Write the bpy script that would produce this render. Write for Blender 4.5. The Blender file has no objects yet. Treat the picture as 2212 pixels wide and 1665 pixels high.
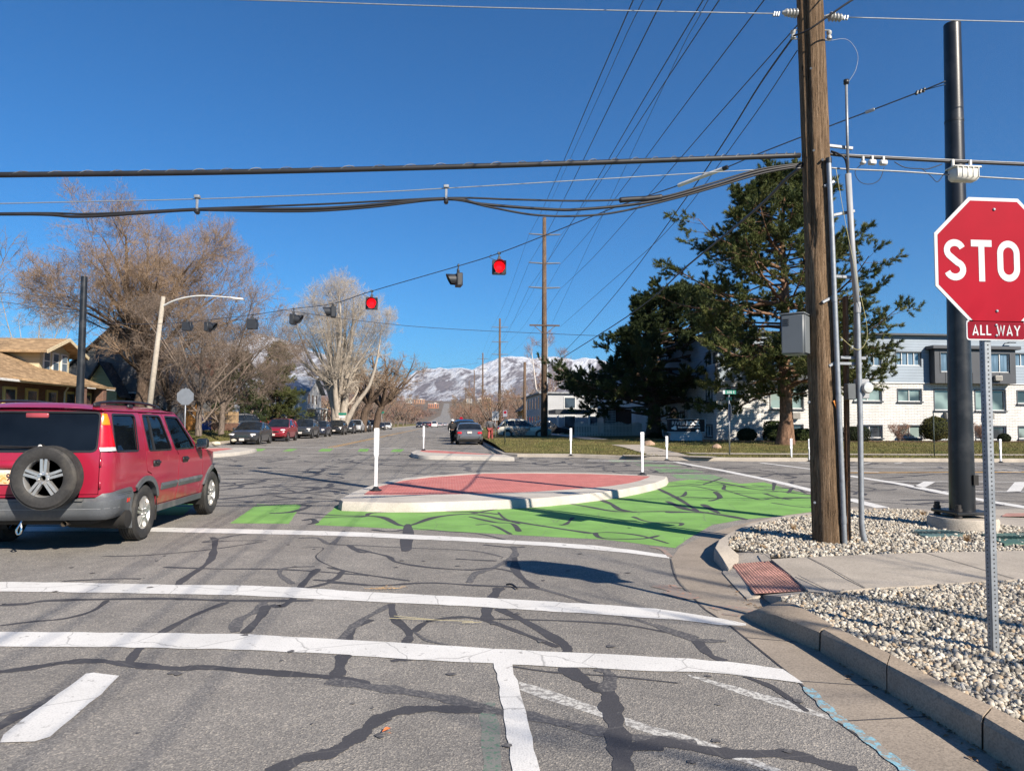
import bpy, bmesh, math, random
import numpy as np
from mathutils import Vector, Matrix, geometry
R = math.radians
random.seed(7)
RNG = np.random.default_rng(7)
SC = bpy.context.scene
COL = SC.collection
PI = math.pi

# ---------------------------------------------------------------- camera
FPX, PCX, PCY, EYE = 1575.0, 1106.0, 832.5, 1.45          # survey units of the photograph
PIT = math.atan((914 - PCY) / FPX); YAW = math.atan((PCX - 969) / FPX); ROL = R(0.3)
cam_d = bpy.data.cameras.new('camera'); cam = bpy.data.objects.new('camera', cam_d); COL.objects.link(cam)
cam_d.sensor_fit = 'HORIZONTAL'; cam_d.sensor_width = 36.0; cam_d.lens = 36.0 * FPX / 2212.0
cam_d.clip_start = 0.05; cam_d.clip_end = 60000
FW = Vector((math.sin(YAW) * math.cos(PIT), math.cos(YAW) * math.cos(PIT), math.sin(PIT)))
RT0 = Vector((math.cos(YAW), -math.sin(YAW), 0)); UP0 = RT0.cross(FW)
RT = RT0 * math.cos(ROL) + UP0 * math.sin(ROL); UP = UP0 * math.cos(ROL) - RT0 * math.sin(ROL)
m3 = Matrix((RT, UP, -FW)).transposed()
cam.matrix_world = Matrix.Translation((0, 0, EYE)) @ m3.to_4x4()
SC.camera = cam
CAMP = Vector((0, 0, EYE))
def ray(u, v): return FW + RT * ((u - PCX) / FPX) + UP * ((PCY - v) / FPX)
def G(u, v, z=0.0):                      # survey: point at height z
    d = ray(u, v); t = (z - EYE) / d.z; p = CAMP + d * t; return (p.x, p.y, z)
def AT(u, v, Y):                         # survey: point at depth Y along the street
    d = ray(u, v); return CAMP + d * (Y / d.y)
def ATX(u, v, X):
    d = ray(u, v); return CAMP + d * (X / d.x)

# ---------------------------------------------------------------- world and sun
SUN_AZ, SUN_EL = 145.5, 32.5
w = bpy.data.worlds.new('World'); SC.world = w; w.use_nodes = True
nt = w.node_tree; nt.nodes.clear()
out = nt.nodes.new('ShaderNodeOutputWorld'); bg = nt.nodes.new('ShaderNodeBackground')
sky = nt.nodes.new('ShaderNodeTexSky'); sky.sky_type = 'NISHITA'; sky.sun_disc = False
sky.sun_elevation = R(SUN_EL); sky.sun_rotation = R(SUN_AZ)
sky.altitude = 0; sky.air_density = 1.0; sky.dust_density = 0.0; sky.ozone_density = 6.0
tint = nt.nodes.new('ShaderNodeMix'); tint.data_type = 'RGBA'; tint.blend_type = 'MULTIPLY'; tint.inputs[0].default_value = 1.0; tint.inputs[7].default_value = (0.335, 0.84, 1.15, 1)   # the camera's cool rendering of a high desert sky
nt.links.new(sky.outputs[0], tint.inputs[6]); nt.links.new(tint.outputs[2], bg.inputs['Color'])
bg.inputs['Strength'].default_value = 0.060
nt.links.new(bg.outputs[0], out.inputs['Surface'])
sd = bpy.data.lights.new('sun', 'SUN'); sun = bpy.data.objects.new('sun', sd); COL.objects.link(sun)
sd.energy = 5.0; sd.angle = R(0.53); sd.color = (1.0, 0.90, 0.775)
SDIR = Vector((math.sin(R(SUN_AZ)) * math.cos(R(SUN_EL)), math.cos(R(SUN_AZ)) * math.cos(R(SUN_EL)), math.sin(R(SUN_EL))))
sun.rotation_euler = SDIR.to_track_quat('Z', 'Y').to_euler(); sun.location = (10, -20, 40)
vs = SC.view_settings; SC.display_settings.display_device = 'sRGB'
vs.view_transform = 'Standard'; vs.look = 'None'; vs.exposure = 0.85; vs.gamma = 1.0
SC.cycles.max_bounces = 6; SC.cycles.diffuse_bounces = 3; SC.cycles.glossy_bounces = 3
SC.cycles.transparent_max_bounces = 12; SC.cycles.use_adaptive_sampling = False; SC.cycles.denoising_prefilter = 'NONE'; SC.cycles.sample_clamp_indirect = 6.0; SC.cycles.caustics_reflective = False; SC.cycles.caustics_refractive = False

# ---------------------------------------------------------------- materials
def newmat(name):
    m = bpy.data.materials.new(name); m.use_nodes = True
    n = m.node_tree.nodes; b = n['Principled BSDF']; return m, m.node_tree, b
def N(t, typ, **kw):
    n = t.nodes.new('ShaderNode' + typ)
    for k, v in kw.items():
        if k in n.inputs: n.inputs[k].default_value = v
        else: setattr(n, k, v)
    return n
def ramp(t, fac, stops):
    r = t.nodes.new('ShaderNodeValToRGB'); e = r.color_ramp.elements
    while len(e) < len(stops): e.new(0.5)
    for i, (p, c) in enumerate(stops):
        e[i].position = p; e[i].color = (*c, 1) if len(c) == 3 else c
    t.links.new(fac, r.inputs[0]); return r.outputs[0]
def mixc(t, fac, a, b, mode='MIX'):
    m = t.nodes.new('ShaderNodeMix'); m.data_type = 'RGBA'; m.blend_type = mode
    for s, val in ((0, fac), (6, a), (7, b)):
        if isinstance(val, (int, float)): m.inputs[s].default_value = val
        elif isinstance(val, tuple): m.inputs[s].default_value = (*val[:3], 1)
        else: t.links.new(val, m.inputs[s])
    return m.outputs[2]
def coords(t, world=False, scale=(1, 1, 1)):
    if world: o = t.nodes.new('ShaderNodeNewGeometry').outputs['Position']
    else: o = t.nodes.new('ShaderNodeTexCoord').outputs['Object']
    if scale != (1, 1, 1):
        mp = t.nodes.new('ShaderNodeMapping'); mp.inputs['Scale'].default_value = scale
        t.links.new(o, mp.inputs[0]); o = mp.outputs[0]
    return o
def noise(t, co, scale, detail=4, rough=0.55, dist=0.0):
    n = N(t, 'TexNoise', Scale=scale, Detail=detail, Roughness=rough, Distortion=dist)
    t.links.new(co, n.inputs['Vector']); return n.outputs[0]
def bump(t, b, h, strength=0.3, dist=0.01, prev=None):
    n = N(t, 'Bump', Strength=strength, Distance=dist); t.links.new(h, n.inputs['Height'])
    if prev: t.links.new(prev, n.inputs['Normal'])
    t.links.new(n.outputs[0], b.inputs['Normal']); return n.outputs[0]
def mulc(c, k): return tuple(min(1, x * k) for x in c)
_mats = {}
def M(name, col=(0.5, 0.5, 0.5), rough=0.6, metal=0.0, var=0.18, vs=6.0, bmp=0.0, bs=60.0, coat=0.0, world=False, stretch=(1, 1, 1), fine=0.0, fs=80.0, dirt=None, ds=1.5, spec=0.5):
    if name in _mats: return _mats[name]
    m, t, b = newmat(name); co = coords(t, world, stretch)
    n1 = noise(t, co, vs, 5)
    c = ramp(t, n1, [(0.3, mulc(col, 1 - var)), (0.7, mulc(col, 1 + var))])
    if fine:
        n2 = noise(t, co, fs, 3); c = mixc(t, 1.0, c, ramp(t, n2, [(0.3, (1 - fine,) * 3), (0.7, (1 + fine * .6,) * 3)]), 'MULTIPLY')
    if dirt:
        n3 = noise(t, co, ds, 6, 0.65); c = mixc(t, ramp(t, n3, [(0.5, (0, 0, 0)), (0.72, (.75,) * 3)]), c, dirt)
    t.links.new(c, b.inputs['Base Color'])
    b.inputs['Roughness'].default_value = rough; b.inputs['Metallic'].default_value = metal
    b.inputs['Specular IOR Level'].default_value = spec
    if coat: b.inputs['Coat Weight'].default_value = coat; b.inputs['Coat Roughness'].default_value = 0.05
    if bmp: bump(t, b, noise(t, co, bs, 4), bmp, 0.01)
    _mats[name] = m; return m
def glassmat(name, tint=(0.02, 0.025, 0.03), rough=0.03):
    if name in _mats: return _mats[name]
    m, t, b = newmat(name)
    n = noise(t, coords(t), 2.0, 2); c = ramp(t, n, [(0.3, mulc(tint, .7)), (0.7, mulc(tint, 1.4))])
    t.links.new(c, b.inputs['Base Color']); b.inputs['Roughness'].default_value = rough
    b.inputs['Specular IOR Level'].default_value = 0.6; _mats[name] = m; return m
def emit(name, col, s):
    m, t, b = newmat(name); b.inputs['Base Color'].default_value = (*col, 1)
    v = N(t, 'TexVoronoi', Scale=90.0); t.links.new(coords(t), v.inputs['Vector'])
    c = ramp(t, v.outputs[0], [(0.0, mulc(col, 1.0)), (0.8, mulc(col, .55))])
    t.links.new(c, b.inputs['Emission Color']); b.inputs['Emission Strength'].default_value = s; b.inputs['Roughness'].default_value = .25
    _mats[name] = m; return m

# ---------------------------------------------------------------- mesh builder
class MB:
    def __init__(s): s.v = []; s.f = []
    def add(s, vs, fs):
        o = len(s.v); s.v += [tuple(p) for p in vs]; s.f += [tuple(i + o for i in f) for f in fs]; return s
    def box(s, c, size, rot=None, bev=0.0):
        hx, hy, hz = size[0] / 2, size[1] / 2, size[2] / 2
        if bev <= 0:
            vs = [Vector((x * hx, y * hy, z * hz)) for z in (-1, 1) for y in (-1, 1) for x in (-1, 1)]
            fs = [(0, 2, 3, 1), (4, 5, 7, 6), (0, 1, 5, 4), (2, 6, 7, 3), (0, 4, 6, 2), (1, 3, 7, 5)]
        else:
            b = min(bev, hx * .99, hy * .99, hz * .99); vs = []; idx = {}
            for sx in (-1, 1):
                for sy in (-1, 1):
                    for sz in (-1, 1):
                        for a in range(3):
                            d = [hx - b, hy - b, hz - b]; d[a] += b
                            idx[(sx, sy, sz, a)] = len(vs); vs.append(Vector((sx * d[0], sy * d[1], sz * d[2])))
            g = lambda sx, sy, sz, a: idx[(sx, sy, sz, a)]
            fs = []
            for q in (-1, 1):
                fs.append((g(q, -1, -1, 0), g(q, 1, -1, 0), g(q, 1, 1, 0), g(q, -1, 1, 0))[::q])
                fs.append((g(-1, q, -1, 1), g(-1, q, 1, 1), g(1, q, 1, 1), g(1, q, -1, 1))[::q])
                fs.append((g(-1, -1, q, 2), g(1, -1, q, 2), g(1, 1, q, 2), g(-1, 1, q, 2))[::q])
                for r in (-1, 1):
                    fs.append((g(-1, q, r, 1), g(1, q, r, 1), g(1, q, r, 2), g(-1, q, r, 2)))
                    fs.append((g(q, -1, r, 0), g(q, 1, r, 0), g(q, 1, r, 2), g(q, -1, r, 2)))
                    fs.append((g(q, r, -1, 0), g(q, r, 1, 0), g(q, r, 1, 1), g(q, r, -1, 1)))
                    for t in (-1, 1): fs.append((g(q, r, t, 0), g(q, r, t, 1), g(q, r, t, 2)))
        if rot is not None: vs = [rot @ p for p in vs]
        c = Vector(c); return s.add([p + c for p in vs], fs)
    def tube(s, pts, rad, n=8, cap=True):
        pts = [Vector(p) for p in pts]; k = len(pts)
        if isinstance(rad, (int, float)): rad = [rad] * k
        vs = []; ref = None
        for i, p in enumerate(pts):
            d = (pts[min(i + 1, k - 1)] - pts[max(i - 1, 0)])
            d = d.normalized() if d.length > 1e-9 else Vector((0, 0, 1))
            if ref is None: ref = Vector((0, 0, 1)) if abs(d.z) < .9 else Vector((1, 0, 0))
            a = d.cross(ref).normalized(); b = a.cross(d).normalized(); ref = b
            for j in range(n):
                t = 2 * PI * j / n; vs.append(p + (a * math.cos(t) + b * math.sin(t)) * rad[i])
        fs = [(i * n + j, i * n + (j + 1) % n, (i + 1) * n + (j + 1) % n, (i + 1) * n + j) for i in range(k - 1) for j in range(n)]
        if cap: fs += [tuple(range(n))[::-1], tuple((k - 1) * n + j for j in range(n))]
        return s.add(vs, fs)
    def lathe(s, prof, c=(0, 0, 0), axis='z', n=24, cap=True):
        vs = []; k = len(prof); c = Vector(c)
        for r, h in prof:
            for j in range(n):
                t = 2 * PI * j / n; x, y = r * math.cos(t), r * math.sin(t)
                vs.append(c + (Vector((x, y, h)) if axis == 'z' else Vector((h, x, y)) if axis == 'x' else Vector((y, h, x))))
        fs = [(i * n + j, i * n + (j + 1) % n, (i + 1) * n + (j + 1) % n, (i + 1) * n + j) for i in range(k - 1) for j in range(n)]
        if cap: fs += [tuple(range(n))[::-1], tuple((k - 1) * n + j for j in range(n))]
        return s.add(vs, fs)
    def prism(s, poly, z0, z1):               # polygon (x, y) extruded in z
        k = len(poly); vs = [(p[0], p[1], z0) for p in poly] + [(p[0], p[1], z1) for p in poly]
        if sum(poly[i][0] * poly[(i + 1) % k][1] - poly[(i + 1) % k][0] * poly[i][1] for i in range(k)) < 0:
            vs = vs[k:] + vs[:k]
        fs = [tuple(range(k))[::-1], tuple(range(k, 2 * k))] + [(i, (i + 1) % k, k + (i + 1) % k, k + i) for i in range(k)]
        return s.add(vs, fs)
    def ribbon(s, pts, wid, z=0.004, closed=False):   # flat strip on the ground
        pts = [Vector((p[0], p[1], 0)) for p in pts]; k = len(pts)
        if isinstance(wid, (int, float)): wid = [wid] * k
        vs = []
        for i, p in enumerate(pts):
            d = pts[min(i + 1, k - 1)] - pts[max(i - 1, 0)]
            if d.length < 1e-9: d = Vector((1, 0, 0))
            n = Vector((-d.y, d.x, 0)).normalized() * wid[i] / 2
            vs += [(p.x + n.x, p.y + n.y, z), (p.x - n.x, p.y - n.y, z)]
        return s.add(vs, [(2 * i + 1, 2 * i + 3, 2 * i + 2, 2 * i) for i in range(k - 1)])
    def quad(s, a, b, c, d): return s.add([a, b, c, d], [(0, 1, 2, 3)])
    def sphere(s, c, r, n=12, m=8, sc=(1, 1, 1)):
        prof = []; vs = []; c = Vector(c)
        for i in range(m + 1):
            a = PI * i / m
            for j in range(n):
                t = 2 * PI * j / n
                vs.append(c + Vector((math.sin(a) * math.cos(t) * r * sc[0], math.sin(a) * math.sin(t) * r * sc[1], -math.cos(a) * r * sc[2])))
        return s.add(vs, [(i * n + j, i * n + (j + 1) % n, (i + 1) * n + (j + 1) % n, (i + 1) * n + j) for i in range(m) for j in range(n)])
    def xf(s, mat):
        s.v = [tuple(mat @ Vector(p)) for p in s.v]; return s
    def build(s, name, m, parent=None, smooth=False, label=None, auto=None):
        me = bpy.data.meshes.new(name); me.from_pydata(s.v, [], s.f); me.update()
        o = bpy.data.objects.new(name, me); COL.objects.link(o)
        if m: me.materials.append(m)
        if smooth or auto:
            me.polygons.foreach_set('use_smooth', [True] * len(me.polygons))
        if auto:
            bm = bmesh.new(); bm.from_mesh(me); bmesh.ops.recalc_face_normals(bm, faces=bm.faces)
            for e in bm.edges:
                if len(e.link_faces) == 2 and e.calc_face_angle(0) > R(auto): e.smooth = False
            bm.to_mesh(me); bm.free()
        if parent: o.parent = parent
        if label: o['label'] = label
        return o
def npmesh(name, V, Fq, m, parent=None, smooth=False):   # numpy vertices + equal-sized faces
    V = np.asarray(V, np.float32); Fq = np.asarray(Fq, np.int32); k = Fq.shape[1]
    me = bpy.data.meshes.new(name); me.vertices.add(len(V)); me.vertices.foreach_set('co', V.ravel())
    me.loops.add(Fq.size); me.loops.foreach_set('vertex_index', Fq.ravel()); me.polygons.add(len(Fq))
    me.polygons.foreach_set('loop_start', np.arange(0, Fq.size, k, dtype=np.int32))
    me.polygons.foreach_set('loop_total', np.full(len(Fq), k, np.int32))
    if smooth: me.polygons.foreach_set('use_smooth', np.ones(len(Fq), bool))
    me.update(calc_edges=True); me.validate()
    o = bpy.data.objects.new(name, me); COL.objects.link(o); me.materials.append(m)
    if parent: o.parent = parent
    return o
def tag(o, label=None, cat=None, group=None, kind=None):
    if label: o['label'] = label
    if cat: o['category'] = cat
    if group: o['group'] = group
    if kind: o['kind'] = kind
    return o
def thing(name, label, cat, loc=(0, 0, 0), rz=0.0, group=None):
    o = bpy.data.objects.new(name, None); COL.objects.link(o); o.location = loc; o.rotation_euler = (0, 0, rz)
    o.empty_display_size = .2
    return tag(o, label, cat, group)
def struct(o, label=None, kind='structure'):
    o['kind'] = kind
    if label: o['label'] = label
    return o
def copy_tree(o, parent=None):
    c = o.copy(); COL.objects.link(c)
    if parent: c.parent = parent
    for ch in list(o.children): copy_tree(ch, c)
    return c
def dup(o, loc, rz=None, label=None, group=None, sc=None):
    c = copy_tree(o); c.location = loc
    if rz is not None: c.rotation_euler = (0, 0, rz)
    if label: c['label'] = label
    if group: c['group'] = group
    if sc: c.scale = (sc, sc, sc) if isinstance(sc, (int, float)) else sc
    return c
def bez(pts, n=6):                       # Catmull-Rom through points of any dimension
    P = [np.array(p, float) for p in pts]; o = []
    for i in range(len(P) - 1):
        a, b, c, d = P[max(i - 1, 0)], P[i], P[i + 1], P[min(i + 2, len(P) - 1)]
        for k in range(n):
            t = k / n; o.append(.5 * (2 * b + (c - a) * t + (2 * a - 5 * b + 4 * c - d) * t * t + (3 * b - a - 3 * c + d) * t ** 3))
    o.append(P[-1]); return o
def cut_panel(outline, holes, fn, step=0.12, thick=0.0, flip=False):
    """flat outline with holes, triangulated with inner points and mapped by fn(a, b) -> point"""
    def inside(p, poly):
        c = False; j = len(poly) - 1
        for i in range(len(poly)):
            if (poly[i][1] > p[1]) != (poly[j][1] > p[1]) and p[0] < (poly[j][0] - poly[i][0]) * (p[1] - poly[i][1]) / (poly[j][1] - poly[i][1]) + poly[i][0]: c = not c
            j = i
        return c
    def dens(loop):
        o = []
        for i in range(len(loop)):
            a, b = loop[i], loop[(i + 1) % len(loop)]; L = math.hypot(b[0] - a[0], b[1] - a[1]); k = max(1, int(L / step))
            o += [(a[0] + (b[0] - a[0]) * q / k, a[1] + (b[1] - a[1]) * q / k) for q in range(k)]
        return o
    loops = [dens(outline)] + [dens(h) for h in holes]; pv = []; pe = []
    for L in loops:
        o = len(pv); pv += [Vector(p) for p in L]; pe += [(o + i, o + (i + 1) % len(L)) for i in range(len(L))]
    a0, a1 = min(p[0] for p in outline), max(p[0] for p in outline); b0, b1 = min(p[1] for p in outline), max(p[1] for p in outline)
    bd = np.array([tuple(p) for p in pv])
    for i in range(1, int((a1 - a0) / step) + 1):
        for j in range(1, int((b1 - b0) / step) + 1):
            p = (a0 + i * step, b0 + j * step)
            if np.min((bd[:, 0] - p[0]) ** 2 + (bd[:, 1] - p[1]) ** 2) > (step * .4) ** 2: pv.append(Vector(p))
    V, E, Fc, *_ = geometry.delaunay_2d_cdt(pv, pe, [], 0, 1e-5)
    fs = []
    for f in Fc:
        c = sum((V[i] for i in f), Vector((0, 0))) / len(f)
        if inside(c, loops[0]) and not any(inside(c, h) for h in loops[1:]): fs.append(tuple(f)[::-1] if flip else tuple(f))
    P = [Vector(fn(p.x, p.y)) for p in V]
    if thick:
        cnt = {}
        for f in fs:
            for i in range(len(f)): cnt[(f[i], f[(i + 1) % len(f)])] = 1
        nrm = [Vector((0, 0, 0)) for _ in P]
        for f in fs:
            n = (P[f[1]] - P[f[0]]).cross(P[f[2]] - P[f[0]])
            for i in f: nrm[i] += n
        nv = len(P); P2 = [p - (n.normalized() if n.length > 0 else n) * thick for p, n in zip(P, nrm)]
        back = [tuple(i + nv for i in f)[::-1] for f in fs]
        wall = [(b, a, a + nv, b + nv) for (a, b) in cnt if (b, a) not in cnt]
        P = P + P2; fs = fs + back + wall
    mb = MB(); mb.add(P, fs); return mb
def rot_to(d):                            # rotation taking +Z to d
    return Vector(d).to_track_quat('Z', 'Y').to_matrix()
# ================================================================= ground materials
def asphalt_mat():
    m, t, b = newmat('asphalt'); co = coords(t, True)
    big = noise(t, co, 0.35, 5, 0.6); mid = noise(t, co, 3.0, 5, 0.6)
    lane = noise(t, coords(t, True, (1.0, 0.06, 1)), 0.8, 3)
    c = ramp(t, big, [(0.3, (0.195, 0.184, 0.17)), (0.7, (0.25, 0.237, 0.219))])
    c = mixc(t, 1.0, c, ramp(t, mid, [(0.3, (.86, .86, .86)), (0.7, (1.12, 1.11, 1.09))]), 'MULTIPLY')
    c = mixc(t, 1.0, c, ramp(t, lane, [(0.35, (.88, .88, .88)), (0.65, (1.08, 1.08, 1.08))]), 'MULTIPLY')
    v = N(t, 'TexVoronoi', Scale=125.0); t.links.new(co, v.inputs['Vector'])
    g = N(t, 'SeparateColor'); t.links.new(v.outputs['Color'], g.inputs[0])
    c = mixc(t, 1.0, c, ramp(t, g.outputs[0], [(0.0, (.66, .66, .66)), (0.45, (.96, .96, .96)), (0.8, (1.12, 1.11, 1.08)), (1.0, (1.75, 1.68, 1.55))]), 'MULTIPLY')
    st = noise(t, co, 1.1, 6, .7)
    c = mixc(t, ramp(t, st, [(0.6, (0, 0, 0)), (0.78, (.4, .4, .4))]), c, (0.07, 0.066, 0.062))
    t.links.new(c, b.inputs['Base Color']); b.inputs['Roughness'].default_value = .88; b.inputs['Specular IOR Level'].default_value = .25
    h = mixc(t, .5, v.outputs[0], noise(t, co, 60, 4)); bump(t, b, h, .55, .012)
    return m
def paint_mat(name, col, wear, thr=0.5, scale=14.0, base=(0.2, 0.19, 0.178), dark=.12):
    m, t, b = newmat(name); co = coords(t, True)
    n1 = noise(t, co, scale, 7, .72); n2 = noise(t, co, 1.6, 4)
    c = ramp(t, n2, [(0.3, mulc(col, 1 - dark)), (0.7, mulc(col, 1 + dark * .4))])
    v = N(t, 'TexVoronoi', Scale=90.0); t.links.new(co, v.inputs['Vector'])
    c = mixc(t, 1.0, c, ramp(t, v.outputs[0], [(0.0, (.8, .8, .8)), (0.5, (1.06, 1.06, 1.06))]), 'MULTIPLY')
    vc = N(t, 'TexVoronoi', Scale=1.7); vc.feature = 'DISTANCE_TO_EDGE'
    wv = noise(t, co, 5, 3); wm = mixc(t, .08, co, wv, 'ADD'); t.links.new(wm, vc.inputs['Vector'])
    c = mixc(t, ramp(t, vc.outputs[0], [(0.0, (.55,) * 3), (0.012, (0, 0, 0))]), c, (0.12, .115, .11))
    fac = ramp(t, n1, [(thr, (0, 0, 0)), (thr + .07, (wear,) * 3)])
    c = mixc(t, fac, c, base)
    t.links.new(c, b.inputs['Base Color']); b.inputs['Roughness'].default_value = .8; b.inputs['Specular IOR Level'].default_value = .3
    bump(t, b, mixc(t, .5, v.outputs[0], n1), .3, .006); return m
def concrete_mat(name, col, spk=.12):
    m, t, b = newmat(name); co = coords(t, True)
    c = ramp(t, noise(t, co, 1.3, 6, .65), [(0.3, mulc(col, .78)), (0.7, mulc(col, 1.12))])
    v = N(t, 'TexVoronoi', Scale=120.0); t.links.new(co, v.inputs['Vector']); g = N(t, 'SeparateColor'); t.links.new(v.outputs['Color'], g.inputs[0])
    c = mixc(t, 1.0, c, ramp(t, g.outputs[0], [(0.0, (1 - spk * 2,) * 3), (0.5, (1, 1, 1)), (1.0, (1 + spk,) * 3)]), 'MULTIPLY')
    st = noise(t, co, 3.3, 7, .75)
    c = mixc(t, ramp(t, st, [(0.55, (0, 0, 0)), (0.8, (.55, .55, .55))]), c, mulc(col, .5))
    t.links.new(c, b.inputs['Base Color']); b.inputs['Roughness'].default_value = .85; b.inputs['Specular IOR Level'].default_value = .3
    bump(t, b, noise(t, co, 90, 4), .3, .006); return m
def lawn_mat():
    m, t, b = newmat('lawn'); co = coords(t, True)
    c = ramp(t, noise(t, co, 0.5, 6, .7), [(0.32, (0.17, 0.125, 0.06)), (0.46, (0.155, 0.128, 0.052)), (0.6, (0.085, 0.10, 0.028)), (0.8, (0.20, 0.155, 0.075))])
    c = mixc(t, 1.0, c, ramp(t, noise(t, co, 14, 5, .7), [(0.3, (.6, .6, .6)), (0.7, (1.3, 1.3, 1.25))]), 'MULTIPLY')
    t.links.new(c, b.inputs['Base Color']); b.inputs['Roughness'].default_value = .95; b.inputs['Specular IOR Level'].default_value = .1
    bump(t, b, noise(t, co, 25, 5), .8, .05); return m
ASPH = asphalt_mat()
WHITE = paint_mat('white_road_paint', (0.62, 0.61, 0.58), .75, .60)
WORN = paint_mat('worn_white_road_paint', (0.52, 0.51, 0.47), .9, .47, 30.0)
GREEN = paint_mat('green_road_paint', (0.18, 0.36, 0.088), .7, .57, 10.0, (0.2, .27, .15), .24)
GREENW = paint_mat('worn_green_road_paint', (0.14, 0.36, 0.09), .95, .45, 8.0)
GREENF = paint_mat('faint_green_paint', (0.085, 0.17, 0.115), .9, .42, 40.0)
YELLOW = paint_mat('worn_yellow_road_paint', (0.50, 0.27, 0.045), .85, .52, 20.0)
REDC = paint_mat('red_brick_surface', (0.47, 0.105, 0.088), .5, .64, 9.0, (.5, .22, .18))
CYAN = paint_mat('faded_blue_paint', (0.22, 0.42, 0.50), .95, .46, 26.0, (.28, .24, .195))
ORANGE = paint_mat('faded_orange_paint', (0.42, 0.22, 0.15), .95, .40, 22.0, (.25, .22, .19))
CONC = concrete_mat('concrete', (0.40, 0.355, 0.295))
CONCW = concrete_mat('pale_new_concrete', (0.47, 0.435, 0.38), .08)
GUTT = concrete_mat('gutter_concrete', (0.30, 0.255, 0.205))
KERB = concrete_mat('old_kerb_concrete', (0.34, 0.275, 0.205))
TAR = paint_mat('tar_sealant', (0.062, 0.061, 0.066), .75, .60, 34.0, (.15, .143, .135), .2)
TARL = paint_mat('worn_tar_sealant', (0.085, 0.083, 0.086), .85, .50, 40.0, (.18, .171, .16), .2)
LAWN = lawn_mat()
EARTH = M('dry_earth', (0.15, 0.115, 0.08), .95, var=.3, vs=.05, world=True, fine=.4, fs=2.0)

# ================================================================= terrain
def gz(Y):
    if Y < 400: return 0.0
    pts = [(400, 0), (1400, 15), (2500, 68), (4500, 140), (7000, 260), (12000, 420)]
    for (a, za), (b, zb) in zip(pts, pts[1:]):
        if Y <= b:
            return za + (zb - za) * (Y - a) / (b - a)
    return 420
YS = [-200, -60, 12, 28, 60, 120, 250, 400, 700, 1000, 1400, 1800, 2200, 2500, 3200, 4500, 6000, 7000]
XS = [-6000, -2500, -900, -300, -100, -40, 0, 40, 100, 300, 900, 2500, 6000]
mb = MB(); mb.add([(x, y, gz(y) - .035) for y in YS for x in XS], [(j * len(XS) + i, j * len(XS) + i + 1, (j + 1) * len(XS) + i + 1, (j + 1) * len(XS) + i) for j in range(len(YS) - 1) for i in range(len(XS) - 1)])
struct(mb.build('ground', EARTH))
mb = MB()
mb.quad((-16, -40, 0), (9, -40, 0), (9, 12, 0), (-16, 12, 0)); mb.quad((-160, 12, 0), (160, 12, 0), (160, 31.5, 0), (-160, 31.5, 0))
ys = [31.5, 60, 120, 250, 400, 700, 1000, 1400, 1800, 2200, 2500]
for a, b in zip(ys, ys[1:]): mb.quad((-15, a, gz(a)), (2.6, a, gz(a)), (2.6, b, gz(b)), (-15, b, gz(b)))
struct(mb.build('road', ASPH))

# region transforms of the survey
def r1(x, y): return (x * .36, 1106 + y * .36)
def r2(x, y): return (707.8 + x * .36, 1106 + y * .36)
def r3(x, y): return (1415.7 + x * .3625, 1061.8 + y * .3625)
def r4(x, y): return (663.6 + x * .4, 955.6 + y * .4)
def r5(x, y): return (1459.9 + x * .34, 929 + y * .34)
def r6(x, y): return (353.9 + x * .32, 884.8 + y * .32)
def gp(r, pts, z=0.0): return [G(*r(*p[:2]), z) for p in pts]
def wob(poly, amp=.012, step=.12):
    o = []; k = len(poly)
    for i in range(k):
        a, b = Vector(poly[i][:2]), Vector(poly[(i + 1) % k][:2]); n = max(1, int((b - a).length / step))
        for q in range(n):
            p = a.lerp(b, q / n); o.append((p.x + random.gauss(0, amp) * (q > 0), p.y + random.gauss(0, amp) * (q > 0)))
    return o
def flat(name, polys, m, z, edge=.006, step=.15):
    mb = MB()
    for i, p in enumerate(polys):
        q = wob(p, edge, step) if edge else [(a[0], a[1]) for a in p]
        if sum(q[i][0] * q[(i + 1) % len(q)][1] - q[(i + 1) % len(q)][0] * q[i][1] for i in range(len(q))) < 0: q = q[::-1]
        mb.add([(a[0], a[1], z + i * .0003) for a in q], [tuple(range(len(q)))])
    return struct(mb.build(name, m))
def band(top, bot): return top + bot[::-1]
# --- green lane
green = gp(r4, [(40, 445), (165, 339), (430, 339), (850, 332), (1130, 326), (1440, 304), (1700, 274), (1880, 244), (1945, 215), (2060, 200), (2212, 205), (2340, 222)]) + gp(r5, [(560, 330), (700, 370), (885, 420), (990, 455), (1000, 480)]) + gp(r5, [(885, 520), (660, 548), (430, 566), (230, 602), (100, 675), (0, 745)]) + gp(r4, [(1990, 570), (1600, 523), (1330, 510), (700, 475)])
flat('road_marking', [green], GREEN, .0015, .004)
flat('road_marking', [gp(r4, [(2000, 196), (1960, 172), (2180, 172), (2330, 215), (2212, 200), (2060, 196)]), gp(r4, [(1900, 160), (1870, 142), (2060, 143), (2150, 160)]), gp(r4, [(1800, 128), (1760, 116), (1960, 120), (2030, 132)]), gp(r4, [(1650, 104), (1620, 96), (1840, 98), (1900, 106)])], GREENW, .0015, .01)
dash = [[(497, 1130), (624, 1131), (652, 1089), (556, 1089)], [(330, 1112), (395, 1113), (425, 1085), (375, 1085)]]
dash = [[G(*p) for p in d] for d in dash] + [gp(r6, q) for q in ([(600, 279), (660, 279), (690, 264), (625, 264)], [(800, 280), (860, 281), (905, 264), (850, 264)], [(1040, 281), (1120, 282), (1145, 264), (1065, 264)], [(1308, 282), (1372, 283), (1388, 264), (1325, 264)], [(1530, 284), (1600, 285), (1625, 267), (1550, 267)])]
flat('road_marking', dash, GREEN, .0015, .004)
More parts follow.
